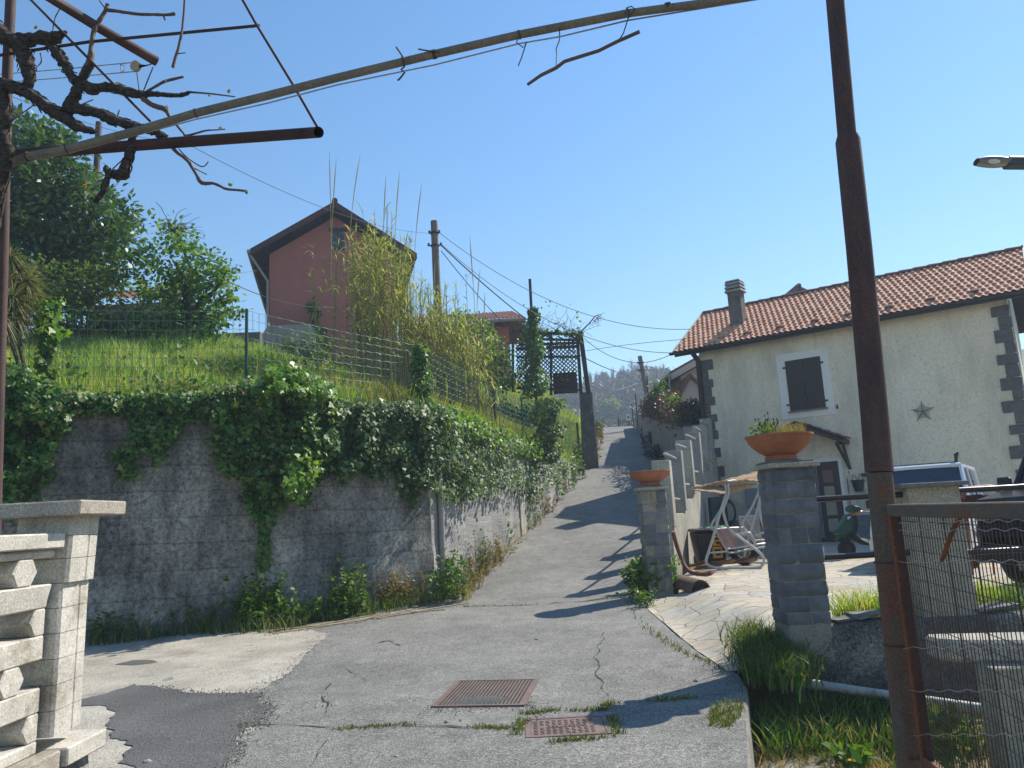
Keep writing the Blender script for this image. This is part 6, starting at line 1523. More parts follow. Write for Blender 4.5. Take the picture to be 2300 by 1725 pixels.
# ================================================================== far wooded hill
HY = 210.0
def zhill(x, y):
    t_ = min(1, max(0, (y-75)/(HY-75))); s = t_*t_*(3-2*t_)
    r_ = AY(1400, 893, HY).z+3.0*math.sin((x-20)*.018)+2.5*fbm(x, 7, .03)+.02*(x-30)
    return -1.5+(r_+1.5)*s-.25*max(0, y-HY)
mb = MB(); mb.grid([[(x, y, zhill(x, y)+.6*fbm(x, y, .08)) for x in np.linspace(-150, 190, 70)] for y in np.linspace(75, 330, 60)]); o = mb.build('hill', m['ground'], None, 60); tag(o, kind='structure')
Ps = []; k = 0
while k < 30000:
    x = random.uniform(8, 75); y = 90+(HY+4-90)*random.random()**.7
    if not (.04 < x/y < .30): continue
    Ps.append((x, y)); k += 1
Ps = np.array(Ps); z = np.array([zhill(a, b) for a, b in Ps]); hgt = rng.uniform(.2, 4.2, len(Ps))*(.5+.9*np.array([.5+.5*noise.noise(Vector((a*.12, b*.12, 2))) for a, b in Ps]))
P = np.stack([Ps[:, 0], Ps[:, 1], z+hgt], 1); n = len(P)
o = fast_mesh('far_woodland', leaf_array(P, rv(n), rv(n)+np.array([0, -.6, .6]), rng.uniform(.5, 1.3, n), OVAL), 6, m['wood_far'], None); tag(o, 'bluish wooded hillside in the distance at the end of the lane', 'woodland', kind='stuff')
for i, (px, py, r_, Y) in enumerate(((1370, 918, 13, 150), (1375, 908, 9, 150), (1322, 898, 14, 165), (1405, 868, 12, 185), (1330, 915, 12, 160))):
    blo = blobs_px([(px, py, r_), (px+r_*.6, py+r_*.5, r_*.6), (px-r_*.7, py+r_*.4, r_*.6)], Y, 1.0); t_ = thing('far_tree', ('lone fresh yellow green tree low on the far hillside', 'small pale tree beside the lone yellow green tree on the hill', 'olive tree crown on the far hill left of the lane end', 'spring green tree just under the far ridge', 'lower olive tree on the far hill near the dark pier')[i], 'tree', tuple(blo[0][0]))
    fast_mesh('crown', clump_leaves(blo, 16, 12, .5, .7, OVAL), 6, m['wood_far_g'] if i in (0, 1, 3) else m['shrub'], t_)
    mb = MB(); c = Vector(blo[0][0]); mb.tube([(c.x, c.y, zhill(c.x, c.y)-.3), tuple(c)], [.2, .08], 5); mb.build('trunk', m['twig_far'], t_)
# bare trees on the ridge: four shapes, copied
def bare(seed):
    random.seed(seed); mb = MB(); h_ = random.uniform(6.5, 9); top = Vector((random.uniform(-.5, .5), 0, h_)); mb.tube([(0, 0, -1), (random.uniform(-.2, .2), 0, h_*.5), top], [.16, .11, .03], 5)
    for k in range(16):
        f = random.uniform(.3, .95); b = Vector((0, 0, 0)).lerp(top, f); d = Vector((random.uniform(-1, 1), random.uniform(-.6, .6), random.uniform(.7, 1.5))).normalized(); L = (1.15-f)*h_*.5
        e_ = b+d*L+Vector((0, 0, .2)); mb.tube([b, b.lerp(e_, .5)+Vector((0, 0, .1)), e_], [.06, .045, .015], 4)
        for j in range(2): e2 = b.lerp(e_, .4+.3*j)+Vector((random.uniform(-.5, .5), 0, random.uniform(.4, 1.0)))*.9; mb.tube([b.lerp(e_, .4+.3*j), e2], [.035, .012], 3)
    return mb
protos = []
for s in range(4):
    r_ = thing('bare_tree', 'slender bare tree standing on the far ridge line', 'tree', (0, 0, 0), 'bare trees along the far ridge'); mb = bare(s+30); mb.build('trunk', m['twig_far'], r_); protos.append(r_)
random.seed(11)
for k in range(95):
    px = random.uniform(1300, 1520); Y = HY+random.uniform(-22, 8); x = (px-1150)/1727*Y; src = protos[k % 4]
    if k < 4: o = src
    else:
        o = src.copy(); COL.objects.link(o)
        for ch in src.children: c = ch.copy(); COL.objects.link(c); c.parent = o
    o.location = (x, Y, zhill(x, Y)); o.rotation_euler = (0, 0, random.uniform(-.5, .5)); sc_ = random.uniform(.6, .95); o.scale = (sc_, sc_, sc_)
for i, (px, py) in enumerate(((1353, 838), (1366, 848), (1392, 840), (1407, 836), (1470, 830), (1484, 832), (1462, 850))):
    Y = HY-6+i; c = AY(px, py, Y); pt = thing('pine_tree', 'tall thin pine with a tufted dark crown on the far ridge', 'tree', (c.x, Y, zhill(c.x, Y)), 'pines standing above the far ridge')
    mb = MB(); mb.tube([(c.x, Y, zhill(c.x, Y)-1), (c.x, Y, c.z-.2)], [.2, .08], 5); mb.build('trunk', m['twig_far'], pt)
    blo = [(np.array(c)-np.array([0, 0, .9]), 1.1), (np.array(c)+np.array([.3, 0, -2.0]), .8), (np.array(c)+np.array([-.5, 0, -1.7]), .7)]
    fast_mesh('crown', clump_leaves(blo, 20, 16, .3, .45, LANCE, -.2), 6, m['pine_far'], pt)
random.seed(5)
# climbing bare tendrils over the pergola
mb = MB()
for k in range(40):
    b = AY(random.uniform(1165, 1305), random.uniform(742, 760), PY+random.uniform(0, 1)); p = [b]; d = Vector((random.uniform(-.6, .8), 0, random.uniform(.1, .9)))
    for j in range(5): d = (d+Vector((random.uniform(-.5, .5), random.uniform(-.2, .2), random.uniform(-.5, .35)))).normalized(); p.append(p[-1]+d*.2)
    mb.tube(p, [.012, .01, .008, .007, .006, .004], 4)
p = [AY(a, b, PY) for a, b in ((1306, 744), (1325, 725), (1337, 710), (1350, 706))]; mb.tube(p, [.03, .025, .02, .008], 5)
for k in range(26):
    q = random.random(); b = p[0].lerp(p[3], .4+.6*q); mb.tube([b, b+Vector((random.uniform(-.15, .25), 0, random.uniform(-.25, .1)))], [.008, .004], 4)
cb_ = thing('climber', 'thin half bare climber sprawling over the top and panels of the lattice pergola', 'climber', tuple(AY(1235, 885, PY))); mb.build('stems', m['shoot'], cb_)
n = 420; P = np.array([np.array(AY(random.uniform(1160, 1310), random.gauss(790, 45) if random.random() < .5 else random.gauss(752, 8), PY-.1)) for _ in range(n)])
fast_mesh('leaves', leaf_array(P, rv(n)+np.array([0, 0, -.4]), rv(n)+np.array([0, -.8, .3]), rng.uniform(.07, .15, n), OVAL), 6, m['weed'], cb_)
# ================================================================== balustrade of white concrete blocks, left
bl = thing('balustrade', 'weathered white concrete balustrade panel of pierced blocks, at the left edge', 'balustrade', (-1.95, 2.4, .3))
YN, YF = 3.28, 3.50
def Z1(px, py, Y): return AY(px, py, Y)
topN, topF = Z1(166, 1157, YN), Z1(227, 1160, YF); botN, botF = Z1(117, 1652, YN), Z1(190, 1627, YF)
brk = Z1(151, 1309, YN).z; brN = Z1(150, 1309, YN); br2N = Z1(139, 1315, YN)
def nearx(z): return botN.x+(br2N.x-botN.x)*(z-botN.z)/(br2N.z-botN.z) if z < brk else brN.x+(topN.x-brN.x)*(z-brN.z)/(topN.z-brN.z)
z0, z1 = botN.z-.01, topN.z
pil = thing('concrete_pillar', 'leaning white block pillar with a wide flat cap at the end of the balustrade', 'pillar', (-1.98, 3.39, z0))
def pblock(za, zb, w=.235):
    mb = MB(); xa, xb = nearx(za+.002), nearx(zb-.002); g = .0012; b = []
    for (z, x) in ((za+g, xa), (zb-g, xb)):
        # plan with a shallow vertical rebate on the lit face
        b.append([(x-w, YN, z), (x-.012, YN, z), (x, YN+.012, z), (x, YN+.125, z), (x-.006, YN+.13, z), (x-.006, YN+.142, z), (x-.002, YN+.147, z), (x-.004, YF-.012, z), (x-.016, YF, z), (x-w, YF, z)])
    n = len(b[0]); mb.add(b[0]+b[1], [tuple(range(n))[::-1], tuple(range(n, 2*n))]+[(i, (i+1) % n, n+(i+1) % n, n+i) for i in range(n)]); return mb
cuts = [z0]; nb = 6
for k in range(1, nb): cuts.append(z0+(brk-z0)*k/nb)
cuts += [brk, brk+(z1-brk)*.36, brk+(z1-brk)*.70, z1]
for a, b in zip(cuts[:-1], cuts[1:]): pblock(a, b).build('block', m['white_conc'], pil, fix=True)
mb = MB(); cN = Z1(190, 1123, 3.20); xc = nearx(z1); mb.prism([(xc-.30, 3.20, z1-.002), (xc+.068, 3.20, z1-.002), (xc+.068, 3.58, z1-.002), (xc-.30, 3.58, z1-.002)], (.004, 0, .062)); mb.build('cap_slab', m['white_conc2'], pil, fix=True, bevel=.006)
# panel
lean = lambda z: nearx(z)-.045
pit, bh = .2025, .098
zt0 = Z1(143, 1231, 3.22).z      # underside of the hand rail
def pbox(y0, y1, za, zb, th=.15, dx=0):
    mb = MB(); xa, xb = lean(za)+dx, lean(zb)+dx
    mb.add([(xa-th, y0, za), (xa, y0, za), (xa, y1, za), (xa-th, y1, za), (xb-th, y0, zb), (xb, y0, zb), (xb, y1, zb), (xb-th, y1, zb)], [(3, 2, 1, 0), (4, 5, 6, 7), (0, 1, 5, 4), (1, 2, 6, 5), (2, 3, 7, 6), (3, 0, 4, 7)]); return mb
YE = 3.235; YS = .9
rows = []
zz = zt0
pbox(YS, YE+.03, zt0, zt0+.062, .20, .03).build('hand_rail', m['white_conc'], bl, fix=True, bevel=.006)
pbox(YS, YE+.022, zt0-.036, zt0-.002).build('block_band', m['white_conc'], bl, fix=True, bevel=.01)
zc_ = zt0-.036; per = .325
for r in range(4):
    za, zb = zc_-.105, zc_-.0; ph = 3.07 if r % 2 == 0 else 3.07+per/2
    y = ph
    while y > YS:
        hb, hn_ = .078, .042; zm = (za+zb)/2; x0_, x1_ = lean(za), lean(zb); xm = lean(zm)
        pts = [(y-hn_, zb), (y-hb, zm), (y-hn_, za), (y+hn_, za), (y+hb, zm), (y+hn_, zb)]
        pts = [(min(a, YE+.02), b) for a, b in pts]
        mb = MB(); mb.prism([(lean(b), a, b) for a, b in pts], (-.15, 0, 0)); mb.build('pierced_block', m['white_conc'], bl, fix=True, bevel=.005); y -= per
    zd = za-.0975 if r < 3 else za-.05
    pbox(YS, YE+.022, zd, za-.001).build('block_band', m['white_conc'], bl, fix=True, bevel=.006)
    zc_ = zd-.001
zb_ = za-.05
mb = MB(); xb_ = lean(zb_)
mb.boxb(xb_-.30, xb_+.075, YS, 3.30, zb_-.075, zb_); mb.build('bottom_rail', m['white_conc2'], bl, fix=True, bevel=.006)
mb = MB(); mb.boxb(xb_-.30, xb_+.10, 3.303, 3.60, zb_-.068, zb_+.004); mb.build('base_slab', m['white_conc'], pil, fix=True, bevel=.006)
mb = MB(); P = []
for z in np.linspace(-.2, zb_-.07, 14):
    P.append([(xb_+.06+.03*noise.noise(Vector((1, y*5, z*5))), y, z) for y in np.linspace(YS, 3.56, 40)]+[(xb_-.26, 3.57, z)])
mb.grid(P); tag(mb.build('stone_plinth', surf('rubble_plinth', (.30, .285, .25), (.15, .14, .12), 7, .9, 1.0, 18, .03, .5, 50, c3=(.06, .058, .05), s3=6, t3=(.5, .62)), None, 60), 'rough rubble plinth wall carrying the white balustrade', 'wall')
# ================================================================== rusty iron post and wire gate, right
YP = 3.1
gp = thing('iron_post', 'tall rusted iron post that the wire gate hangs from', 'post', tuple(AY(2060, 1850, YP)))
c = [AY(x, y, YP) for x, y in ((1870, -60), (1876, 0), (1902, 300), (1903, 312))]; mb = MB(); mb.tube(c, [.0385]*4, 20); mb.build('upper_tube', m['rust_pole'], gp, 40)
ctr = [(1904, 306), (1905, 318), (1930, 560), (1965, 945), (1975, 1060)]; c = [AY(x, y, YP) for x, y in ctr]
mb = MB(); mb.tube(c, [.044, .0505, .0515, .0525, .053], 20, wob=.05); mb.build('middle_tube', m['rust_pole'], gp, 40)
ctr = [(1975, 1062), (1989, 1200), (2016, 1450), (2046, 1725), (2062, 1860)]; c = [AY(x, y, YP) for x, y in ctr]
mb = MB(); mb.tube(c, .0485, 20); mb.build('lower_tube', m['rust_low'], gp, 40)
for (x, y) in ((1994, 1262), (2015, 1447), (2045, 1695)):
    q = AY(x, y, YP); mb = MB(); mb.tube([q-Vector((0, 0, .004)), q+Vector((0, 0, .004))], .0505, 20); mb.build('band', m['wire_rust'], gp, 40)
gt = thing('wire_gate', 'open rusty gate of fine wire mesh in an iron frame, at the right edge', 'gate', tuple(AY(2080, 1690, 3.05)))
gO = AY(2002, 1145, 3.02); gd = Vector((-.16, -1, 0)).normalized(); gnn = Vector((gd.y, -gd.x, 0))
def G(px, py): p = AP(px, py, gO, gnn); q = p-gO; return q.dot(gd), p.z
def GP(s, z, off=0): return Vector((gO.x, gO.y, 0))+gd*s+gnn*off+Vector((0, 0, z))
sT, zT = G(2010, 1146); sB, zB = G(2095, 1712); s0 = 0.0; s1 = 1.75
zt_a, zt_b = G(2000, 1132)[1], G(2010, 1158)[1]
hgt = .045
mb = MB(); mb.box(GP(s1/2, zT), s1, .035, hgt, ux=gd, uy=gnn); 
mb.build('top_bar', m['gate'], gt, fix=True, bevel=.004)
e0, z_lo = G(2075, 1700); z_lo = zB
mb = MB(); mb.box(GP(.014, (zT+z_lo)/2-.02), .028, .035, zT-z_lo+.02, ux=gd, uy=gnn); mb.build('hinge_stile', m['gate_rust'], gt, fix=True, bevel=.003)
mb = MB(); mb.box(GP(.06, (zT+z_lo)/2-.02), .05, .012, zT-z_lo+.02, ux=gd, uy=gnn); mb.build('inner_stile', m['rust_dark'], gt, fix=True)
mb = MB(); mb.box(GP(s1/2, z_lo-.02), s1, .03, .05, ux=gd, uy=gnn); mb.build('bottom_bar', m['gate_rust'], gt, fix=True, bevel=.004)
mb = MB(); mb.box(GP(s1, (zT+z_lo)/2), .03, .035, zT-z_lo, ux=gd, uy=gnn); mb.build('latch_stile', m['gate_rust'], gt, fix=True, bevel=.004)
mb = MB(); n = int((s1-.06)/.0245)
for k in range(n):
    s = .075+k*.0245; mb.tube([GP(s, z_lo), GP(s+.002*math.sin(k*1.9), (zT+z_lo)/2, .002*math.sin(k)), GP(s, zT)], .0017 if k % 9 else .0032, 4, False)
nh = int((zT-z_lo)/.051)
for k in range(nh):
    z = z_lo+.03+k*.051; mb.tube([GP(.06, z), GP(s1/2, z+.002*math.sin(k*2.3), .003), GP(s1, z)], .0015, 4, False)
mb.build('mesh', m['wire_rust'], gt)
# loose strands stapled across the posts behind
for k, (py0, py1) in enumerate(((1175, 1165), (1192, 1187), (1262, 1258), (1455, 1452), (1552, 1550), (1651, 1650))):
    mb = MB(); pts = []
    for i in range(60):
        q = i/59; px = 2032+(2420-2032)*q; pts.append(GP(*(lambda a: (a[0], a[1]))(G(px, py0+(py1-py0)*q)), .02)+Vector((0, 0, .0035*math.sin(i*.95+k))))
    mb.tube(pts, .0012, 4, False); mb.build('loose_wire', m['wire_grey'], gt)
mb = MB(); pts = [GP(*G(x, y), .012) for x, y in ((2168, 1160), (2152, 1185), (2140, 1215), (2128, 1250), (2122, 1262))]; mb.tube(pts, [.006, .0075, .0075, .007, .005], 8); mb.build('bent_bar', m['gate_rust'], gt)
# ================================================================== overhead frame
def zp(path, s=2.9105, ox=0, oy=0): return [(ox+a/s, oy+b/s) for a, b in path]
def pathY(px, Y0, Y1):
    n = len(px); return [AY(x, y, Y0+(Y1-Y0)*i/max(1, n-1)) for i, (x, y) in enumerate(px)]
def pipe(name, px, Y0, Y1, rpx, mat, label, cat, hollow=False, sides=16):
    c = pathY(px, Y0, Y1); rr = [rpx*p.y/FPX for p in c]; mb = MB(); mb.tube(c, rr, sides, cap=not hollow)
    if hollow:
        d = (c[-1]-c[-2]).normalized(); mb.tube([c[-1], c[-1]-d*.25], [rr[-1]*.999, rr[-1]*.86], sides, cap=False); mb.tube([c[-1]-d*.2, c[-1]-d*.26], [rr[-1]*.86, rr[-1]*.5], sides)
    return tag(mb.build(name, mat, None, 50), label, cat)
pipe('iron_post', [(26, -40), (24, 0), (17, 155), (10, 412), (7, 570), (-3, 900), (-14, 1300)], 4.35, 4.35, 12, m['rust_pole'], 'rusty iron post at the top left corner behind the vine trunk', 'post')
pipe('pergola_beam', [(20, 349), (26, 347), (300, 327), (690, 299), (716, 297)], 4.45, 4.0, 13.2, m['rust_dark'], 'dark brown iron tube with an open end crossing above the left trees', 'beam', True)
pipe('pergola_beam', [(60, -36), (100, -13), (225, 64), (352, 138)], 3.7, 4.5, 12, m['rust_pole'], 'short rusty tube slanting down from the top left corner', 'beam', True)
pipe('iron_rod', [(40, -24), (62, -8), (208, 141), (337, 272)], 4.15, 4.2, 3.2, m['rust_dark'], 'thin iron rod slanting down behind the long grey pole', 'rod', sides=8)
pipe('iron_rod', [(-30, 130), (0, 124), (200, 94), (565, 59), (582, 57)], 4.25, 4.15, 3.8, m['rust_dark'], 'thin level iron rod crossing below the hanging cut shoot', 'rod', sides=8)
pipe('iron_rod', [(535, -18), (577, 57), (664, 200), (712, 284)], 4.1, 4.0, 3.3, m['rust_dark'], 'thin iron rod running down to the open end of the dark tube', 'rod', sides=8)
GPX = [(26, 365), (60, 352), (151, 335), (300, 296), (440, 254), (600, 215), (760, 174), (975, 122), (1166, 78), (1410, 30), (1614, 3), (1790, -28)]
lp = pipe('long_pole', GPX, 4.35, 3.0, 10, m['pipe_grey'], 'long weathered grey pole spanning the sky from the vine to the right', 'pole')
WPX = [(60, 362), (151, 345), (440, 268), (600, 232), (760, 190), (975, 146), (1166, 98), (1260, 82), (1410, 46), (1630, 10), (1790, -16)]
c = pathY(WPX, 4.34, 3.0); mb = MB(); mb.tube(c, .0042, 6); tag(mb.build('support_wire', m['wire_grey'], None, 40), 'pale wire strung along the underside of the long grey pole', 'wire')
for (px, py, w) in ((440, 254, 5), (151, 335, 4), (975, 122, 9), (905, 138, 4), (1166, 78, 3), (1410, 30, 3), (1500, 16, 10), (62, 352, 7)):
    q = np.interp(px, [p[0] for p in GPX], range(len(GPX))); Y = 4.35+(3.0-4.35)*q/(len(GPX)-1); a, b = AY(px-w/2, py+w*.12, Y), AY(px+w/2, py-w*.12, Y); r_ = 11.6*Y/FPX
    mb = MB()
    for k in range(max(1, int(w/3))): f = (k+.5)/max(1, int(w/3)); cc = a.lerp(b, f); d = (b-a).normalized()*.003; mb.tube([cc-d, cc+d], r_, 14)
    tag(mb.build('wire_tie', m['wire_rust'], None, 40), 'wire binding wrapped round the long grey pole', 'wire tie', 'wire bindings on the long grey pole')
def Yp(px): q = np.interp(px, [p[0] for p in GPX], range(len(GPX))); return 4.35+(3.0-4.35)*q/(len(GPX)-1)
for path, r_ in (([(1165, 82), (1160, 95), (1175, 107), (1182, 96), (1172, 128), (1164, 148)], .0028), ([(1256, 62), (1257, 78), (1256, 92), (1249, 110), (1250, 122), (1249, 152)], .0028), ([(1404, 34), (1407, 18), (1418, 14), (1426, 20), (1412, 38), (1408, 50), (1400, 75), (1389, 92)], .003), ([(890, 106), (905, 128), (908, 150), (901, 156), (909, 163), (897, 178), (893, 181)], .005), ([(940, 110), (955, 113), (985, 117)], .004)):
    mb = MB(); mb.tube([AY(x, y, Yp(x)-.03) for x, y in path], r_, 5); tag(mb.build('loose_tie', m['wire_rust'], None, 40), 'loose twisted wire end hanging from the long grey pole', 'wire', 'loose wire ends on the long grey pole')
tw = zp([(945, 468), (1020, 415), (1105, 375), (1150, 340), (1240, 310), (1340, 280), (1440, 230), (1565, 175)], 2.458, 800, 0)
mb = MB(); mb.tube([AY(x, y, Yp(x)-.03) for x, y in tw], [.007, .0075, .009, .0085, .0085, .008, .008, .009], 8, wob=.2); tag(mb.build('hanging_twig', m['shoot'], None, 50), 'bare twig dangling on two wires below the long grey pole', 'twig')
# clothes line and pulley
cl = thing('clothes_line', 'clothes line loop running to a small cream pulley under the rusty tube end', 'clothes line', tuple(AY(308, 150, 4.5)))
pc = AY(305, 149, 4.5); mb = MB(); ax_ = Vector((.25, .95, .1)).normalized(); mb.tube([pc-ax_*.012, pc-ax_*.006, pc+ax_*.006, pc+ax_*.012], [.034, .024, .024, .034], 18); mb.build('pulley', m['porcelain'], cl, 40)
mb = MB(); mb.tube([pc, pc+Vector((.02, 0, .0)), AY(330, 147, 4.5), AY(345, 142, 4.48)], [.012, .012, .004, .003], 8); mb.build('hook', m['black_iron'], cl)
for a, b in (((-60, 172), (300, 140)), ((-60, 190), (308, 160))): mb = MB(); mb.tube([AY(*a, 5.0), AY((a[0]+b[0])/2, (a[1]+b[1])/2+1, 4.75), AY(*b, 4.5)], .0035, 5); mb.build('line', m['wire_grey'], cl)
mb = MB(); a = AY(271, 144, 4.52); b = AY(273, 162, 4.52); mb.tube([a, b], .004, 5); mb.tube([a, AY(280, 148, 4.52), AY(279, 158, 4.52), b], .003, 5); mb.build('clip', m['wire_grey'], cl)
# ================================================================== the old vine
vn = thing('grape_vine', 'gnarled old grape vine with shaggy bark and a few opening buds, top left', 'vine', tuple(AY(5, 400, 4.2)))
def dens(path, rad_, k=5):
    P_, R_ = [], []
    n = len(path)
    for i in range(n-1):
        p0, p1, p2, p3 = path[max(i-1, 0)], path[i], path[i+1], path[min(i+2, n-1)]
        for j in range(k):
            t_ = j/k; f = lambda a, b, c_, d_: .5*((2*b)+(-a+c_)*t_+(2*a-5*b+4*c_-d_)*t_**2+(-a+3*b-3*c_+d_)*t_**3)
            P_.append(tuple(f(p0[q], p1[q], p2[q], p3[q]) for q in (0, 1))); R_.append(rad_[i]+(rad_[i+1]-rad_[i])*t_)
    P_.append(path[-1]); R_.append(rad_[-1]); return P_, R_
vseed = [0]
def vine(name, path, rads, Y=4.2, mat='bark', sides=14, dY=0, shag=True):
    vseed[0] += 7.3
    p, r_ = dens(zp(path), [x/2.9105*(.88 if shag else 1) for x in rads]); mb = MB(); n = len(p)
    c = []
    for i, (x, y) in enumerate(p):
        yy = Y+dY*i/n+.02*noise.noise(Vector((i*.4, vseed[0], 0))); c.append(AY(x, y, yy))
    rr = [a*q.y/FPX*(1+(.22*noise.noise(Vector((i*.55, vseed[0], 3))) if shag else .15*noise.noise(Vector((i*.9, vseed[0], 3))))) for i, (a, q) in enumerate(zip(r_, c))]
    mb.tube(c, rr, sides, wob=.45 if shag else .2, seed=vseed[0])
    if shag:
        for k in range(int(n*5)):      # loose bark strips
            i = random.randrange(n-1); j = min(n-1, i+random.randint(1, 3)); a_ = random.uniform(0, 6.28); R1 = rr[i]*random.uniform(1.0, 1.25)
            o_ = Vector((math.cos(a_), .3*math.sin(a_), math.sin(a_))); q0 = c[i]+o_*R1*.95; q1 = c[j]+o_*rr[j]*random.uniform(1.0, 1.6)
            mb.tube([q0, q0.lerp(q1, .5)+o_*.004, q1], [.0028, .0045, .0012], 4)
    return mb.build(name, m[mat], vn, 70)
vine('trunk', [(-60, 1500), (-10, 1250), (25, 1080), (45, 980), (25, 880), (40, 740), (20, 640), (-40, 560)], [52, 50, 50, 46, 40, 44, 42, 46])
vine('branch', [(-120, 520), (0, 555), (120, 575), (230, 640), (330, 715), (430, 775), (520, 835), (600, 855), (618, 862)], [52, 54, 50, 44, 42, 38, 32, 22, 12])
vine('branch', [(-80, 110), (0, 200), (60, 260), (130, 270), (250, 250), (350, 250), (400, 225), (425, 212)], [44, 46, 55, 60, 50, 48, 30, 10])
vine('branch', [(110, 260), (160, 340), (175, 430), (195, 520), (170, 580)], [58, 62, 52, 40, 30])
vine('branch', [(320, 290), (370, 340), (410, 400), (455, 475), (520, 545), (600, 580), (700, 568), (800, 590), (900, 618), (960, 622)], [38, 36, 34, 32, 36, 42, 34, 36, 26, 18])
vine('branch', [(590, 420), (560, 480), (520, 545), (500, 600), (470, 670), (440, 740)], [34, 30, 34, 38, 50, 50])
vine('branch', [(470, 700), (560, 720), (650, 740), (740, 785), (830, 815), (900, 832), (980, 850), (1040, 876), (1085, 900)], [50, 40, 36, 36, 38, 34, 30, 24, 14])
vine('branch', [(860, 850), (868, 920), (855, 985), (830, 1060), (800, 1145), (740, 1130), (700, 1120), (690, 1090)], [26, 25, 28, 34, 40, 28, 22, 10])
vine('branch', [(735, 1130), (700, 1165), (680, 1230), (640, 1300), (632, 1315)], [26, 20, 18, 20, 10])
vine('branch', [(900, 610), (1000, 614), (1100, 622), (1190, 622), (1240, 600)], [20, 18, 16, 16, 12])
vine('shoot', [(1235, 602), (1350, 610), (1440, 620), (1535, 632)], [8, 6.5, 5.5, 4.5], mat='shoot', sides=8, shag=False)
vine('shoot', [(1060, 885), (1100, 935), (1150, 990), (1225, 1050), (1280, 1135), (1320, 1195), (1400, 1200), (1480, 1235), (1560, 1243), (1610, 1250)], [13, 13, 12, 11, 11, 16, 10, 9, 8, 9], mat='shoot', sides=8, shag=False)
vine('shoot', [(935, 645), (1005, 690), (1080, 715), (1110, 765), (1195, 865), (1222, 886), (1340, 855), (1400, 850), (1472, 844)], [20, 20, 20, 11, 8, 8, 6, 5, 4], mat='shoot', sides=8, shag=False)
vine('shoot', [(540, 495), (590, 400), (598, 290), (618, 190), (675, 95), (705, 25)], [28, 26, 15, 17, 14, 13], mat='shoot', sides=10, shag=False)
vine('shoot', [(700, 65), (780, 75), (900, 92), (1010, 95), (1090, 97), (1140, 90)], [14, 12, 11, 10, 10, 13], mat='shoot', sides=8, shag=False)
vine('shoot', [(1065, 97), (1078, 128)], [7, 6], mat='shoot', sides=6, shag=False)
vine('shoot', [(955, 600), (1040, 552), (1085, 530), (1200, 502)], [9, 10, 11, 8], mat='shoot', sides=8, shag=False)
for pth in ([(70, 800), (120, 760), (215, 690)], [(550, 1080), (610, 1112), (690, 1150)], [(640, 1290), (560, 1240), (500, 1230)], [(1170, 975), (1230, 1035), (1320, 1090), (1362, 1058)], [(1260, 1095), (1350, 1140)], [(735, 1105), (800, 1045)], [(345, 200), (360, 120), (395, 50), (412, 5)], [(240, 440), (270, 400), (262, 345)], [(910, 590), (895, 475)], [(940, 590), (1000, 440)], [(650, 5), (690, 60)], [(540, 680), (610, 650)], [(765, 770), (780, 720)]):
    vine('twig', pth, [4.5]*len(pth), mat='shoot', sides=5, shag=False)
hs = [(1208, -10), (1203, 80), (1192, 190), (1165, 320), (1145, 380), (1130, 440)]
c = [AY(x, y, 4.15) for x, y in zp(hs)]; mb = MB(); mb.tube(c, [.0068, .0068, .007, .0082, .0085, .0095], 8, wob=.2); q = zp([(1160, 350), (1215, 345)]); mb.tube([AY(*q[0], 4.15), AY(*q[1], 4.15)], [.004, .003], 5); tag(mb.build('hanging_shoot', m['shoot'], None, 50), 'cut vine shoot hanging straight down from the top edge', 'twig')
for (x, y, r_, gr) in ((1488, 580, 15, 0), (1437, 822, 14, 0), (1500, 1190, 16, 1), (1612, 1246, 14, 1), (130, 722, 13, 0), (1085, 690, 14, 0), (555, 1200, 18, 2), (230, 165, 16, 0), (700, 1085, 12, 0), (1085, 525, 10, 0), (1370, 618, 9, 0), (770, 530, 10, 0)):
    c = np.array(AY(x/2.9105, y/2.9105, 4.17)); n = 7; P = np.repeat(c[None], n, 0)-np.array([0, 0, r_*1.9*4.2/1727/2.91]); D = rv(n)*.35+np.array([.1, 0, 1]); R1 = r_*2.0*4.2/FPX/2.9105
    fast_mesh('bud', leaf_array(P, D, rv(n), R1*rng.uniform(.7, 1.1, n), OVAL), 6, m['ivy_lime'] if gr == 1 else m['yellowfl'] if gr == 2 else m['plume'], vn)
# ================================================================== street lamp at the right edge
YL = 10.0; lm = thing('street_lamp', 'street lamp head with a glass bowl jutting in from the right edge', 'street lamp', (8.9, 10.6, .4))
A_ = AY(2192, 368, YL); B_ = AY(2262, 372, YL); ux = (AY(2300, 366, YL)-AY(2200, 366, YL)).normalized(); 
uy = Vector((0, 1, 0)); uz = ux.cross(uy).normalized()
ctr = AY(2228, 366, YL); sx = (B_-A_).length
mb = MB(); rows_ = []
for q in np.linspace(0, 1, 9):
    x = -sx/2+sx*q; w = .105*(1-.25*(1-q)**2); h_ = .085*math.sin(math.pi*min(1, .12+.80*q))**.6; rows_.append([ctr+ux*x+uy*(w*math.cos(a))+uz*(h_*math.sin(a)+.012) for a in np.linspace(0, math.pi, 13)])
mb.grid(rows_); mb.build('reflector_shell', m['lamp_shell'], lm, 50)
mb = MB(); rows_ = []
for q in np.linspace(0, 1, 9):
    x = -sx/2+sx*q; w = .100*(1-.25*(1-q)**2); d = .072*math.sin(math.pi*(.10+.72*q))**.6; rows_.append([ctr+ux*x+uy*(w*math.cos(a))+uz*(-d*abs(math.sin(a))**.8+.010) for a in np.linspace(math.pi, 2*math.pi, 13)])
mb.grid(rows_); mb.build('glass_bowl', m['glass_lamp'], lm, 50)
mb = MB(); bs = [ctr+ux*x for x in (-.10, -.07, 0, .05)]; mb.tube([b_-uz*.02-uy*.085 for b_ in bs], [.012, .03, .034, .018], 10); mb.build('bulb', m['enamel'], lm, 50)
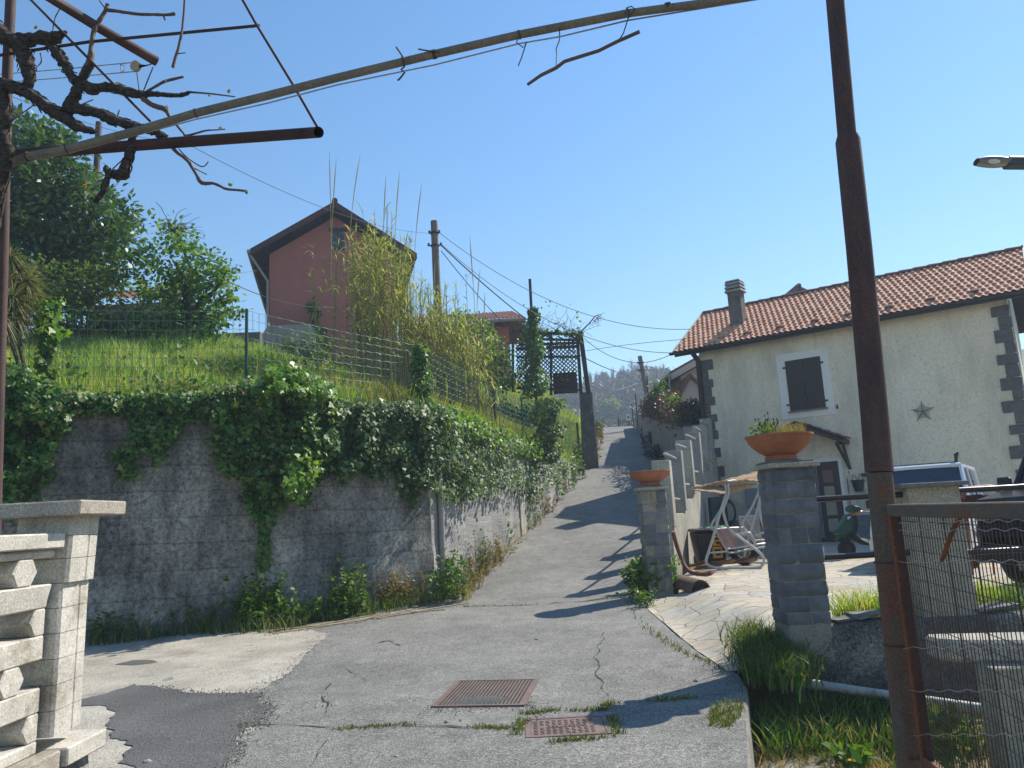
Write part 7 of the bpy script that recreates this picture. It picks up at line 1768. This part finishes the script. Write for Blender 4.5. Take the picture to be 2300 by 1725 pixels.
mb = MB(); c = ctr+ux*(sx/2+.17)+uz*.0; mb.box(c, .40, .19, .13, ux=ux, uy=uy, uz=uz, j=.002); mb.build('neck', m['lamp_dark'], lm, fix=True, bevel=.02)
mb = MB(); e_ = ctr+ux*(sx/2+.3); mb.tube([e_, e_+Vector((.35, .1, .03)), Vector((8.75, 10.6, e_.z-.08)), Vector((8.9, 10.6, e_.z-.6)), Vector((8.9, 10.6, .4))], [.035, .035, .04, .05, .07], 12); mb.build('arm', m['lamp_dark'], lm, 50)
# ================================================================== garden swing
sw_ = thing('garden_swing', 'tubular metal garden swing seat under a tattered reed mat canopy', 'garden swing', tuple(AG(1650, 1270, z0=ZP)))
SWY = 15.0
def sp(px, py, Y=SWY): return AY(px, py, Y)
Z6 = 6.636     # zoom factor of the measured crop: px = 1520 + x/Z6, py = 1040 + y/Z6
def s6(path, Y0, Y1=None):
    Y1 = Y1 or Y0; n = len(path); return [AY(1520+a/Z6, 1040+b/Z6, Y0+(Y1-Y0)*i/max(1, n-1)) for i, (a, b) in enumerate(path)]
def smo(pts, k=5):
    out = []; n = len(pts)
    for i in range(n-1):
        p0, p1, p2, p3 = pts[max(i-1, 0)], pts[i], pts[i+1], pts[min(i+2, n-1)]
        for j in range(k):
            t_ = j/k; out.append(.5*((2*p1)+(-p0+p2)*t_+(2*p0-5*p1+4*p2-p3)*t_**2+(-p0+3*p1-3*p2+p3)*t_**3))
    return out+[pts[-1]]
r_ = .024
def leg(path, Y0, Y1, nm='leg', rad_=r_): mb = MB(); mb.tube(smo(s6(path, Y0, Y1)), rad_, 10); return mb.build(nm, m['galv'], sw_, 60)
NY, FYY = 14.6, 15.5
leg([(715, 300), (728, 400), (728, 480), (690, 600), (620, 830), (540, 1120), (470, 1340), (440, 1440), (450, 1500), (500, 1540), (620, 1560), (900, 1560), (1200, 1555), (1270, 1530), (1300, 1470), (1290, 1410), (1240, 1340), (1100, 1230), (900, 1080), (780, 980), (740, 900), (700, 760), (695, 680), (730, 580), (765, 480), (770, 400), (758, 310)], NY, NY, 'end_frame', .027)
leg([(1215, 320), (1220, 400), (1215, 440), (1120, 660), (1010, 830), (980, 890), (985, 940), (1040, 1020)], FYY, FYY, 'end_frame')
leg([(1245, 330), (1250, 450), (1215, 640), (1150, 860), (1090, 1060), (1030, 1280), (1005, 1400), (1040, 1460), (1110, 1480), (1450, 1485)], FYY, FYY, 'end_frame')
leg([(1275, 340), (1290, 450), (1240, 650), (1240, 760), (1280, 900), (1340, 970), (1500, 1090)], FYY, FYY, 'end_frame')
leg([(690, 640), (600, 790), (530, 900), (520, 960), (545, 1000)], NY+.05, NY+.05, 'end_frame')
leg([(480, 1350), (520, 1335), (740, 1318)], NY, NY, 'cross_bar', .016); 
leg([(720, 285), (900, 258), (1220, 292)], NY, FYY, 'canopy_bar', .02); leg([(300, 405), (500, 330), (700, 270)], NY-.2, NY, 'canopy_bar', .012)
# seat frame and slats
st_ = leg([(580, 1000), (640, 1120), (720, 1260), (765, 1330), (810, 1340), (900, 1325), (1060, 1290), (1400, 1235)], NY+.15, FYY, 'seat_frame', .02)
leg([(580, 990), (700, 975), (1000, 960)], NY+.15, FYY, 'seat_rail', .018); leg([(760, 1280), (900, 1262), (1070, 1232), (1370, 1190)], NY+.15, FYY, 'seat_rail', .018)
leg([(1000, 965), (1060, 1040), (1120, 1120), (1180, 1200)], FYY, FYY-.1, 'seat_rail', .018)
leg([(830, 1080), (920, 1060), (1010, 1040), (1080, 1040), (1120, 1080), (1165, 1170), (1165, 1230), (1120, 1290)], NY+.1, NY+.1, 'arm_rest', .018)
leg([(1170, 1080), (1250, 1050), (1340, 1035), (1400, 1060)], FYY-.1, FYY-.1, 'arm_rest', .016)
for k in range(13):
    q = k/12; a = (600+385*q, 988-26*q); b = (770+395*q, 1275-55*q); Y = NY+.15+(FYY-.2-NY)*q
    mb = MB(); mb.tube(s6([a, ((a[0]+b[0])/2, (a[1]+b[1])/2), b], Y), .009, 6); mb.build('slat', m['galv'], sw_, 60)
leg([(570, 850), (680, 1000), (870, 1300)], NY+.05, NY+.3, 'chain', .007); leg([(1035, 830), (1150, 1000), (1270, 1170)], FYY-.1, FYY-.1, 'chain', .007)
# reed canopy
mb = MB(); top = s6([(195, 378), (330, 310), (560, 235), (730, 165), (900, 105), (1060, 112), (1280, 112)], SWY, SWY); 
c0 = s6([(190, 380)], 14.1)[0]; c1 = s6([(620, 445)], 13.7)[0]; c2 = s6([(905, 110)], 15.4)[0]; c3 = s6([(1300, 110)], 15.8)[0]; c4 = s6([(700, 262)], 14.5)[0]; c5 = s6([(1290, 275)], 15.2)[0]
def canopy(quad, nu, nv, sag, thick, name):
    a, b, c_, d_ = quad; mb = MB(); P = []; Q = []
    for i in range(nu+1):
        u = i/nu; row = []; row2 = []
        for j in range(nv+1):
            v = j/nv; p = (a.lerp(b, u)).lerp(d_.lerp(c_, u), v)
            e_ = .018*noise.noise(Vector((u*30, v*3, 1)))+.02*math.sin(v*38+2*noise.noise(Vector((u*4, v*4, 0))))*.4
            if j in (0, nv) or i in (0, nu): p = p+(p-(a+b+c_+d_)/4)*.05*noise.noise(Vector((u*25, v*25, 3)))
            row.append(p+Vector((0, 0, e_-sag*math.sin(math.pi*u)*math.sin(math.pi*v)))); row2.append(row[-1]-Vector((0, 0, thick)))
        P.append(row); Q.append(row2)
    mb.grid(P); mb.grid(Q)
    for row, row2 in ((P[0], Q[0]), (P[-1], Q[-1])): mb.grid([row, row2])
    mb.grid([[r[0] for r in P], [r[0] for r in Q]]); mb.grid([[r[-1] for r in P], [r[-1] for r in Q]])
    return mb.build(name, m['thatch'], sw_, 60, fix=True)
f0 = s6([(300, 405)], 14.0)[0]; f1 = s6([(870, 430)], 14.9)[0]
canopy((c0, c4, c5+Vector((.05, 0, .02)), c2.lerp(c3, .5)+Vector((.3, .2, .0))), 36, 24, .03, .025, 'canopy')
canopy((c0-Vector((.0, 0, .01)), s6([(620, 440)], 14.2)[0], s6([(900, 420)], 15.0)[0], s6([(1190, 300)], 15.3)[0]), 30, 20, .0, .02, 'canopy_underside')
# ================================================================== rubbish bin, table, scooter ...
bn = thing('wheelie_bin', 'black wheeled rubbish bin with two yellow labels behind the swing', 'bin', tuple(AG(1590, 1270, z0=ZP)))
BY = 15.7; a, b = AY(1563, 1190, BY), AY(1660, 1190, BY); wz = a.z; x0_, x1_ = a.x, a.x+.62
mb = MB(); mb.add([(x0_+.06, BY+.06, ZP+.05), (x1_-.06, BY+.06, ZP+.05), (x1_-.06, BY+.56, ZP+.05), (x0_+.06, BY+.56, ZP+.05), (x0_, BY, wz-.06), (x1_, BY, wz-.06), (x1_, BY+.66, wz-.06), (x0_, BY+.66, wz-.06)], [(3, 2, 1, 0), (4, 5, 6, 7), (0, 1, 5, 4), (1, 2, 6, 5), (2, 3, 7, 6), (3, 0, 4, 7)])
bb = mb.build('body', m['black'], bn, fix=True, bevel=.02)
mb = MB(); mb.box(((x0_+x1_)/2, BY+.32, wz-.02), .68, .74, .06, top=.94); mb.build('lid', m['black'], bn, fix=True, bevel=.015)
for s in (.08, .54): mb = MB(); mb.tube([(x0_+s-.03, BY+.6, ZP+.10), (x0_+s+.03, BY+.6, ZP+.10)], .10, 16); mb.build('wheel', m['rubber'], bn, 40)
for k, (ly, lines) in enumerate(((.33, 2), (.55, 3))):
    p = AY(1605+4, 1215+k*26, BY-.02); mb = MB(); mb.box((p.x+.03, BY-.0, p.z), .19, .02, .19 if k == 0 else .22); lb = mb.build('label', m['yellow'], bn, fix=True)
    mb = MB()
    for j in range(2): mb.box((p.x+.03+.01*j, BY-.014, p.z+.045-.085*j), .13-.03*j, .008, .035)
    mb.build('print', m['ink'], lb)
p = AY(1635, 1205, 15.5); mb = MB(); mb.box((p.x, 15.5, p.z-.02), .30, .12, .34, uz=(.2, .2, 1), top=.95); tag(mb.build('red_crate', m['red_pl'], None, fix=True, bevel=.01), 'dark red plastic container behind the swing seat slats', 'container')
p = AY(1595, 1178, 15.9); mb = MB(); P = [[(p.x+.55*u-.2, 15.8+.35*v, wz+.03+.03*noise.noise(Vector((u*6, v*6, 0)))) for v in np.linspace(0, 1, 8)] for u in np.linspace(0, 1, 14)]; mb.grid(P); tag(mb.build('green_cloth', surf('green_tarp', (.02, .22, .12), (.018, .18, .1), 4, .6, .2, 30, .01, .1), None, 60), 'green plastic sheet lying on the rubbish bin lid', 'cloth')
tb = thing('side_table', 'low table with a bright blue top against the house wall', 'table', tuple(AG(1688, 1240, z0=ZP))); TY = 18.5; p = AY(1679, 1161, TY)
mb = MB(); mb.lathe((p.x+.1, TY, p.z-.03), [(0, 0), (.30, 0), (.33, .02), (.33, .05), (.31, .065), (0, .065)], 24); mb.lathe((p.x+.1, TY, p.z-.10), [(.26, 0), (.28, .07)], 24); mb.build('table_top', m['blue_pl'], tb, 40)
for s in ((-1, -1), (1, -1), (1, 1), (-1, 1)): mb = MB(); mb.tube([(p.x+.1+s[0]*.22, TY+s[1]*.2, ZP), (p.x+.1+s[0]*.17, TY+s[1]*.15, p.z-.03)], .03, 8); mb.build('leg', m['white_conc2'], tb, 40)
ch_ = thing('garden_chair', 'pale plastic garden chair half hidden by the swing legs', 'chair', tuple(AG(1700, 1250, z0=ZP))); p = AY(1697, 1214, 17.0)
mb = MB(); mb.box((p.x, 17.0, p.z), .46, .44, .035); mb.build('seat', m['white_conc2'], ch_, fix=True, bevel=.01)
mb = MB(); mb.box((p.x-.02, 17.24, p.z+.28), .44, .035, .5, uz=(0, .2, 1)); mb.build('backrest', m['white_conc2'], ch_, fix=True, bevel=.01)
for s in ((-1, -1), (1, -1), (1, 1), (-1, 1)): mb = MB(); mb.tube([(p.x+s[0]*.22, 17+s[1]*.21, ZP), (p.x+s[0]*.19, 17+s[1]*.18, p.z)], .018, 6); mb.build('leg', m['white_conc2'], ch_, 40)
hr = thing('hose_reel', 'dark green hose cabinet with a coiled hose against the stepped wall', 'hose reel', tuple(AG(1610, 1200, z0=ZP))); HY_ = 19.6; p = AY(1613, 1150, HY_)
mb = MB(); mb.box((p.x, HY_, p.z-.1), .42, .25, .95); mb.build('cabinet', m['darkgreen'], hr, fix=True, bevel=.02)
mb = MB()
for k in range(5): mb.tube([(p.x+.20+.20*math.cos(a)*(1-.06*k), HY_-.16-.02*k, p.z-.02+.32*math.sin(a)*(1-.06*k)) for a in np.linspace(0, 2*math.pi, 24)], .016, 6, False)
mb.build('hose', m['black'], hr, 60)
# scrap timber and step between wall and house
mb = MB(); p = AY(1760, 1192, 18.2); mb.boxb(AY(1640, 1200, 18.2).x, AY(1745, 1200, 18.2).x, 18.2, 18.6, ZP, AY(1700, 1175, 18.2).z-.35); tag(mb.build('stone_step', m['slab'], None, fix=True, bevel=.01), 'dark low stone step along the house wall behind the swing', 'step')
tr = thing('tyre', 'old tyre lying upright under the swing seat', 'tyre', tuple(AG(1675, 1270, z0=ZP))); c = AY(1672, 1247, 15.6); mb = MB(); R_ = .22; P = []
for a in np.linspace(0, 2*math.pi, 33): P.append([(c.x+(R_+.075*math.cos(b))*math.cos(a), 15.6+.07*math.sin(b), ZP+.29+(R_+.075*math.cos(b))*math.sin(a)) for b in np.linspace(0, 2*math.pi, 13)])
mb.grid(P); mb.build('tread', m['rubber'], tr, 60)
# ---------------------------------------------------------------- bent rusty pipe, palm bark, terracotta drain section
bp = [AY(x, y, Y) for x, y, Y in ((1512, 1195, 13.5), (1520, 1225, 13.5), (1533, 1262, 13.45), (1545, 1280, 13.3), (1560, 1288, 13.1), (1588, 1290, 12.9), (1600, 1285, 12.8))]
for p in bp: p.z = max(p.z, ZP+.03)
mb = MB(); mb.tube(smo(bp, 4), .035, 10, wob=.1); tag(mb.build('rusty_pipe', m['gate_rust'], None, 50), 'bent rusty pipe leaning against the stepped wall beside the swing', 'pipe')
n0 = 0
for k in range(9):
    p = AG(1565+14*k+random.uniform(-10, 10), 1280-1.5*k+random.uniform(-4, 3), z0=ZP+.02); a = random.uniform(-.5, .4); L = random.uniform(.35, .7); w = random.uniform(.06, .12); mb = MB(); P = []
    for i in range(9):
        q = i/8; P.append([(p.x+math.cos(a)*L*(q-.5)-math.sin(a)*w*v, p.y+math.sin(a)*L*(q-.5)+math.cos(a)*w*v, ZP+.02+.035*k%3*.02+.10*q*q*(1 if k % 3 == 0 else .4)+.05*v*v+.012*k*.5) for v in (-1, -.5, 0, .5, 1)])
    mb.grid(P); tag(mb.build('palm_bark', m['dry_bark'], None, 60), 'curled dry piece of brown palm bark in the heap by the swing frame', 'bark', 'dry palm bark pieces by the swing')
lg = thing('drain_tile', 'short brown half-round drain section lying on the flagstones by the smaller column', 'drain pipe', tuple(AG(1555, 1320, z0=ZP)))
a = AG(1532, 1315, z0=.38); b = AG(1572, 1325, z0=.38); ra = .155
a = Vector((a.x+.02, a.y+.25, .37)); b = Vector((b.x, b.y-.05, .37)); ad = (b-a); ad.z = 0; ad.normalize(); sd_ = Vector((-ad.y, ad.x, 0)); mb = MB()
for R_ in (ra, ra-.022):
    mb.grid([[c+sd_*(R_*math.cos(t_))+Vector((0, 0, R_*math.sin(t_)*1.05)) for t_ in np.linspace(-.1, math.pi+.1, 17)] for c in (a, b)])
mb.grid([[b+sd_*(R_*math.cos(t_))+Vector((0, 0, R_*math.sin(t_)*1.05)) for t_ in np.linspace(-.1, math.pi+.1, 17)] for R_ in (ra, ra-.022)])
mb.build('shell', surf('brown_clay', (.17, .10, .07), (.10, .06, .045), 5, .9, .4, 40, .008, .3), lg, 40)
mb = MB(); c = a.lerp(b, .9); mb.add([c+sd_*((ra-.02)*math.cos(t_))+Vector((0, 0, (ra-.02)*math.sin(t_)*1.05)) for t_ in np.linspace(0, math.pi, 15)], [tuple(range(15))]); mb.build('dark_core', m['dirt'], lg)
# ================================================================== scooter
sc = thing('scooter', 'green motor scooter parked by the house door behind the rails', 'scooter', tuple(AG(1910, 1245, z0=ZP))); SY_ = 16.0
Z5 = 4.424
def s5(a, b, Y=SY_): return AY(1800+a/Z5, 980+b/Z5, Y)
wc = s5(445, 1075); rw = 85/Z5*SY_/FPX; zoff = ZP+rw-wc.z
def wheel(c, R_, w, parent, ax_=Vector((0, 1, 0)), rim='chrome'):
    mb = MB(); e1 = ax_.orthogonal().normalized(); e2 = ax_.cross(e1); P = []
    for a in np.linspace(0, 2*math.pi, 29): P.append([c+(e1*math.cos(a)+e2*math.sin(a))*(R_-w*.5+w*.5*math.cos(b))+ax_*(w*.55*math.sin(b)) for b in np.linspace(0, 2*math.pi, 11)])
    mb.grid(P); o = mb.build('wheel', m['rubber'], parent, 60)
    mb = MB(); mb.tube([c-ax_*w*.3, c+ax_*w*.3], R_-w*.85, 20); mb.build('rim', m[rim], o, 40); return o
wheel(wc+Vector((0, 0, zoff)), rw, .09, sc, Vector((.15, 1, 0)).normalized(), 'black'); wheel(wc+Vector((1.25, .1, zoff)), rw, .10, sc, Vector((.05, 1, 0)).normalized(), 'black')
def extr(path, Y, w, mat, name, bev=.02):
    mb = MB(); mb.prism([s5(a, b, Y-w/2) for a, b in path], (0, w, 0)); return mb.build(name, mat, sc, fix=True, bevel=bev)
extr([(500, 780), (540, 800), (550, 860), (520, 960), (440, 985), (360, 990), (350, 950), (400, 880), (440, 820), (470, 760)], SY_, .26, m['green_paint'], 'front_shield', .04)
extr([(540, 780), (575, 800), (580, 880), (555, 960), (600, 1010), (700, 1060), (680, 1090), (560, 1040), (440, 990), (500, 960), (530, 880)], SY_+.03, .30, m['black'], 'leg_shield', .03)
extr([(480, 1010), (560, 1040), (650, 1060), (900, 1040), (960, 940), (860, 930), (760, 960), (700, 1030), (600, 1010)], SY_+.1, .26, m['green_paint'], 'rear_body', .03)
extr([(740, 950), (960, 930), (970, 900), (760, 915)], SY_+.1, .24, m['black'], 'saddle', .03)
extr([(370, 985), (440, 965), (520, 990), (535, 1050), (510, 1040), (470, 1000), (400, 1010), (360, 1060), (352, 1030)], SY_, .14, m['green_paint'], 'mudguard', .02)
extr([(485, 710), (520, 685), (570, 690), (610, 715), (600, 735), (545, 750), (500, 755)], SY_, .30, m['green_paint'], 'headlamp_cowl', .03)
extr([(545, 752), (600, 738), (615, 748), (580, 770), (545, 775)], SY_-.02, .30, m['amber'], 'indicator', .01)
extr([(482, 700), (500, 680), (535, 682), (525, 715), (495, 730)], SY_-.03, .16, m['glass_blk'], 'headlamp', .01)
mb = MB(); mb.tube([s5(530, 700, SY_-.32), s5(545, 715, SY_), s5(545, 715, SY_+.32)], .016, 8); mb.tube([s5(600, 745), s5(690, 750)], .008, 6); mb.build('handlebar', m['black'], sc, 50)
mb = MB(); mb.tube([s5(500, 860), wc+Vector((0, 0, zoff))], .03, 8); mb.build('fork', m['black'], sc, 50)
extr([(455, 800), (500, 790), (478, 820), (462, 830)], SY_-.135, .004, m['enamel'], 'badge', 0)
# ================================================================== parked vehicles
def car(name, label, x0, x1, Y, zc, L, H_, paint, mirror=True, lights='glass_lamp'):
    W_ = x1-x0; cx = (x0+x1)/2; c_ = thing(name, label, 'car', (cx, Y+L/2, zc))
    def ring(y, hw, zb, zt, tw): return [(cx-hw, y, zb), (cx-hw*1.0, y, (zb+zt)*.5), (cx-hw*tw, y, zt), (cx, y, zt+.03), (cx+hw*tw, y, zt), (cx+hw*1.0, y, (zb+zt)*.5), (cx+hw, y, zb)]
    hb = zc+H_*.58; mb = MB()
    st = [(Y, .44, .62, hb-.22), (Y+.06, .48, .30, hb-.10), (Y+.5, .5, .28, hb-.03), (Y+1.05, .5, .28, hb+.03), (Y+L*.6, .5, .28, hb+.05), (Y+L-.1, .49, .30, hb+.02), (Y+L, .46, .5, hb-.1)]
    P = [ring(y, W_*hw, zc+zb if zb > .5 else zc+zb, zt, .93) for (y, hw, zb, zt) in st]; mb.grid(P)
    mb.add(P[0], [tuple(range(7))]); mb.add(P[-1], [tuple(range(7))[::-1]]); bd = mb.build('body', paint, c_, 50, fix=True)
    rt = zc+H_; yw0, yw1, yr = Y+1.0, Y+1.55, Y+L-.35; mb = MB()
    q = [ring(yw1-.05, W_*.43, hb, rt-.02, .93), ring(yw1+.4, W_*.445, hb, rt+.01, .93), ring(yr-.5, W_*.445, hb, rt, .93), ring(yr, W_*.43, hb, rt-.06, .93)]; mb.grid([[p for p in r[2:5]] for r in q])
    for s in (-1, 1):
        mb.tube([(cx+s*W_*.47, yw0, hb+.02), (cx+s*W_*.405, yw1, rt-.01)], .04, 6)
        for y in (Y+L*.55, yr-.05): mb.tube([(cx+s*W_*.47, y, hb), (cx+s*W_*.41, y, rt-.02)], .04, 6)
        mb.tube([(cx+s*W_*.405, yw1, rt-.02), (cx+s*W_*.41, yr, rt-.05)], .04, 6)
    mb.tube([(cx-W_*.405, yw1, rt-.005), (cx+W_*.405, yw1, rt-.005)], .045, 6); mb.build('roof', paint, c_, 50)
    mb = MB(); mb.grid([[(cx+W_*(.455-.06*v)*u, yw0+.01+(yw1-yw0)*v-.05*(1-u*u), hb+.03+(rt-hb-.06)*v) for u in np.linspace(-1, 1, 9)] for v in np.linspace(0, 1, 6)]); mb.build('windscreen', m['glass'], c_, 50)
    for s in (-1, 1):
        mb = MB(); mb.grid([[(cx+s*W_*(.468-.058*v), yw0+.15+(yw1-yw0-.05)*v+(yr-yw0-.3-(yw1-yw0)*v)*u, hb+.04+(rt-hb-.1)*v) for u in np.linspace(0, 1, 6)] for v in np.linspace(0, 1, 4)]); mb.build('side_window', m['glass'], c_, 50)
        mb = MB(); mb.box((cx+s*W_*.355, Y+.0, hb-.27), W_*.18, .10, .17); hl = mb.build('headlight', m[lights], c_, fix=True, bevel=.02)
        if mirror: mb = MB(); mb.box((cx+s*W_*.56, Y+1.05, hb+.10), .17, .09, .15); mb.build('mirror', m['black'], c_, fix=True, bevel=.02)
        for y in (Y+.75, Y+L-.8): wheel(Vector((cx+s*W_*.45, y, zc+.31)), .31, .16, c_, Vector((1, 0, 0)))
    mb = MB(); mb.box((cx, Y-.02, zc+.42), W_*.96, .16, .20); mb.build('bumper', m['enamel'] if paint is m['white_paint'] else m['black'], c_, fix=True, bevel=.03)
    mb = MB(); mb.box((cx, Y-.01, hb-.27), W_*.46, .06, .14); mb.build('grille', m['black'], c_, fix=True)
    return c_, rt, yw1, cx, W_
def yaw(r, piv, a=math.atan2(-hn.x, hn.y)):
    R3 = Matrix.Rotation(a, 3, 'Z'); piv = Vector(piv); r.location = piv+R3 @ (r.location-piv); r.rotation_euler = (0, 0, a)
vx0 = AY(1940, 1140, 12.9).x; vx1 = vx0+1.46; vz = AY(2050, 1052, 14.1).z
van, rt, yw1, cx, W_ = car('white_van', 'small white van with a roof bar, parked facing the road behind the rails', vx0, vx1, 12.9, ZP, 3.7, vz-ZP, m['white_paint'])
mb = MB(); mb.tube([(cx-.62, yw1+.15, rt+.05), (cx+.52, yw1+.15, rt+.05), (cx+.56, yw1+.15, rt+.22)], .022, 6); mb.tube([(cx+.52, yw1+.15, rt+.03), (cx+.52, yw1+.15, rt+.2)], .025, 6)
for s in (-.5, .45): mb.tube([(cx+s, yw1+.15, rt-.02), (cx+s, yw1+.15, rt+.05)], .02, 6)
mb.build('roof_bar', m['black'], van, 50)
mb = MB(); mb.grid([[(cx+.3*W_*u, yw1-.15-.02*v, rt-.16-.10*v) for u in (-.5, .5)] for v in (0, 1)]); mb.build('sun_visor', m['black'], van)
yaw(van, (vx0, 12.9, 0))
dx0 = AY(2172, 1130, 9.9).x; dz = AY(2300, 1000, 12.0).z
dc = car('dark_car', 'black car at the right edge, only its rounded corner and mirror in view', dx0, dx0+1.72, 9.9, ZP, 4.2, dz-ZP+.18, m['dark_paint'])[0]
yaw(dc, (dx0, 9.9, 0), rad(-62))
bw = thing('wheelbarrow', 'orange metal barrow frame between the van and the dark car', 'wheelbarrow', tuple(AG(2200, 1290, z0=ZP))); WY = 11.2
def wb(x, y, Y=WY): return AY(x, y, Y)
mb = MB(); mb.tube(smo([wb(2163, 1118), wb(2168, 1101), wb(2178, 1097), wb(2222, 1093), wb(2238, 1097), wb(2243, 1108), wb(2243, 1130)], 4), .03, 8); mb.tube([wb(2202, 1095), wb(2203, 1106)], .02, 6); mb.build('handle', m['orange_m'], bw, 50)
mb = MB(); p0, p1 = wb(2165, 1112), wb(2245, 1112); mb.add([(p0.x, WY, p0.z), (p1.x, WY, p1.z), (p1.x, WY+.8, p1.z), (p0.x, WY+.8, p0.z), (p0.x+.12, WY+.15, p0.z-.3), (p1.x-.12, WY+.15, p0.z-.3), (p1.x-.12, WY+.6, p0.z-.3), (p0.x+.12, WY+.6, p0.z-.3)], [(4, 5, 6, 7), (0, 4, 5, 1), (1, 5, 6, 2), (2, 6, 7, 3), (3, 7, 4, 0), (0, 4, 5, 1)][:5]); mb.build('tray', m['rust_dark'], bw, fix=True)
mb = MB()
for x in (p0.x+.1, p1.x-.1): mb.tube([(x, WY+.2, p0.z-.3), (x, WY+.25, ZP)], .018, 6)
mb.build('leg', m['orange_m'], bw, 50); wheel(Vector(((p0.x+p1.x)/2, WY+.75, ZP+.18)), .18, .08, bw, Vector((1, 0, 0)), 'orange_m')
# dark stacked crates seen through the mesh
mb = MB(); a, b = AY(2010, 1160, 9.4), AY(2075, 1165, 9.4)
for k in range(4): mb.box(((a.x+b.x)/2+.02*k, 9.5, ZP+.14+.24*k), .55, .4, .22)
tag(mb.build('crate_stack', m['black'], None, fix=True, bevel=.01), 'dark plastic box stack seen through the gate left of the cream post', 'crate')
# ------------------------------------------------------------------ light, sky, air
SAZ, SEL = rad(54), rad(44)
sd = Vector((math.sin(SAZ)*math.cos(SEL), math.cos(SAZ)*math.cos(SEL), math.sin(SEL)))
L = bpy.data.lights.new('sun', 'SUN'); L.energy = 4.3; L.angle = rad(.5); L.color = (1, .93, .82)
lo = bpy.data.objects.new('sun', L); COL.objects.link(lo); lo.rotation_euler = (-sd).to_track_quat('-Z', 'Y').to_euler()
# air: a thin even haze that fades the far hill
mb = MB(); mb.boxb(-310, 310, -160, 372, -4.2, 56); hz = mb.build('haze', None); tag(hz, kind='stuff')
hm = bpy.data.materials.new('haze_air'); hm.use_nodes = True; hm.node_tree.nodes.clear(); ho = hm.node_tree.nodes.new('ShaderNodeOutputMaterial'); hv = hm.node_tree.nodes.new('ShaderNodeVolumePrincipled')
hv.inputs['Color'].default_value = (.66, .80, 1, 1); hv.inputs['Density'].default_value = .0016; hv.inputs['Anisotropy'].default_value = .2; hm.node_tree.links.new(hv.outputs[0], ho.inputs['Volume']); hz.data.materials.append(hm)
W = bpy.data.worlds.new('World'); S.world = W; W.use_nodes = True; nt = W.node_tree
bg = nt.nodes['Background']; sk = nt.nodes.new('ShaderNodeTexSky'); sk.sky_type = 'NISHITA'; sk.sun_disc = False
sk.sun_elevation = SEL; sk.sun_rotation = SAZ; sk.altitude = 200; sk.air_density = 1.5; sk.dust_density = .1; sk.ozone_density = 5.0
hs = nt.nodes.new('ShaderNodeHueSaturation'); hs.inputs['Saturation'].default_value = 1.17; nt.links.new(sk.outputs[0], hs.inputs['Color']); nt.links.new(hs.outputs[0], bg.inputs[0]); bg.inputs[1].default_value = .095
S.view_settings.view_transform = 'Standard'; S.view_settings.look = 'None'; S.view_settings.exposure = .8; S.view_settings.gamma = 1
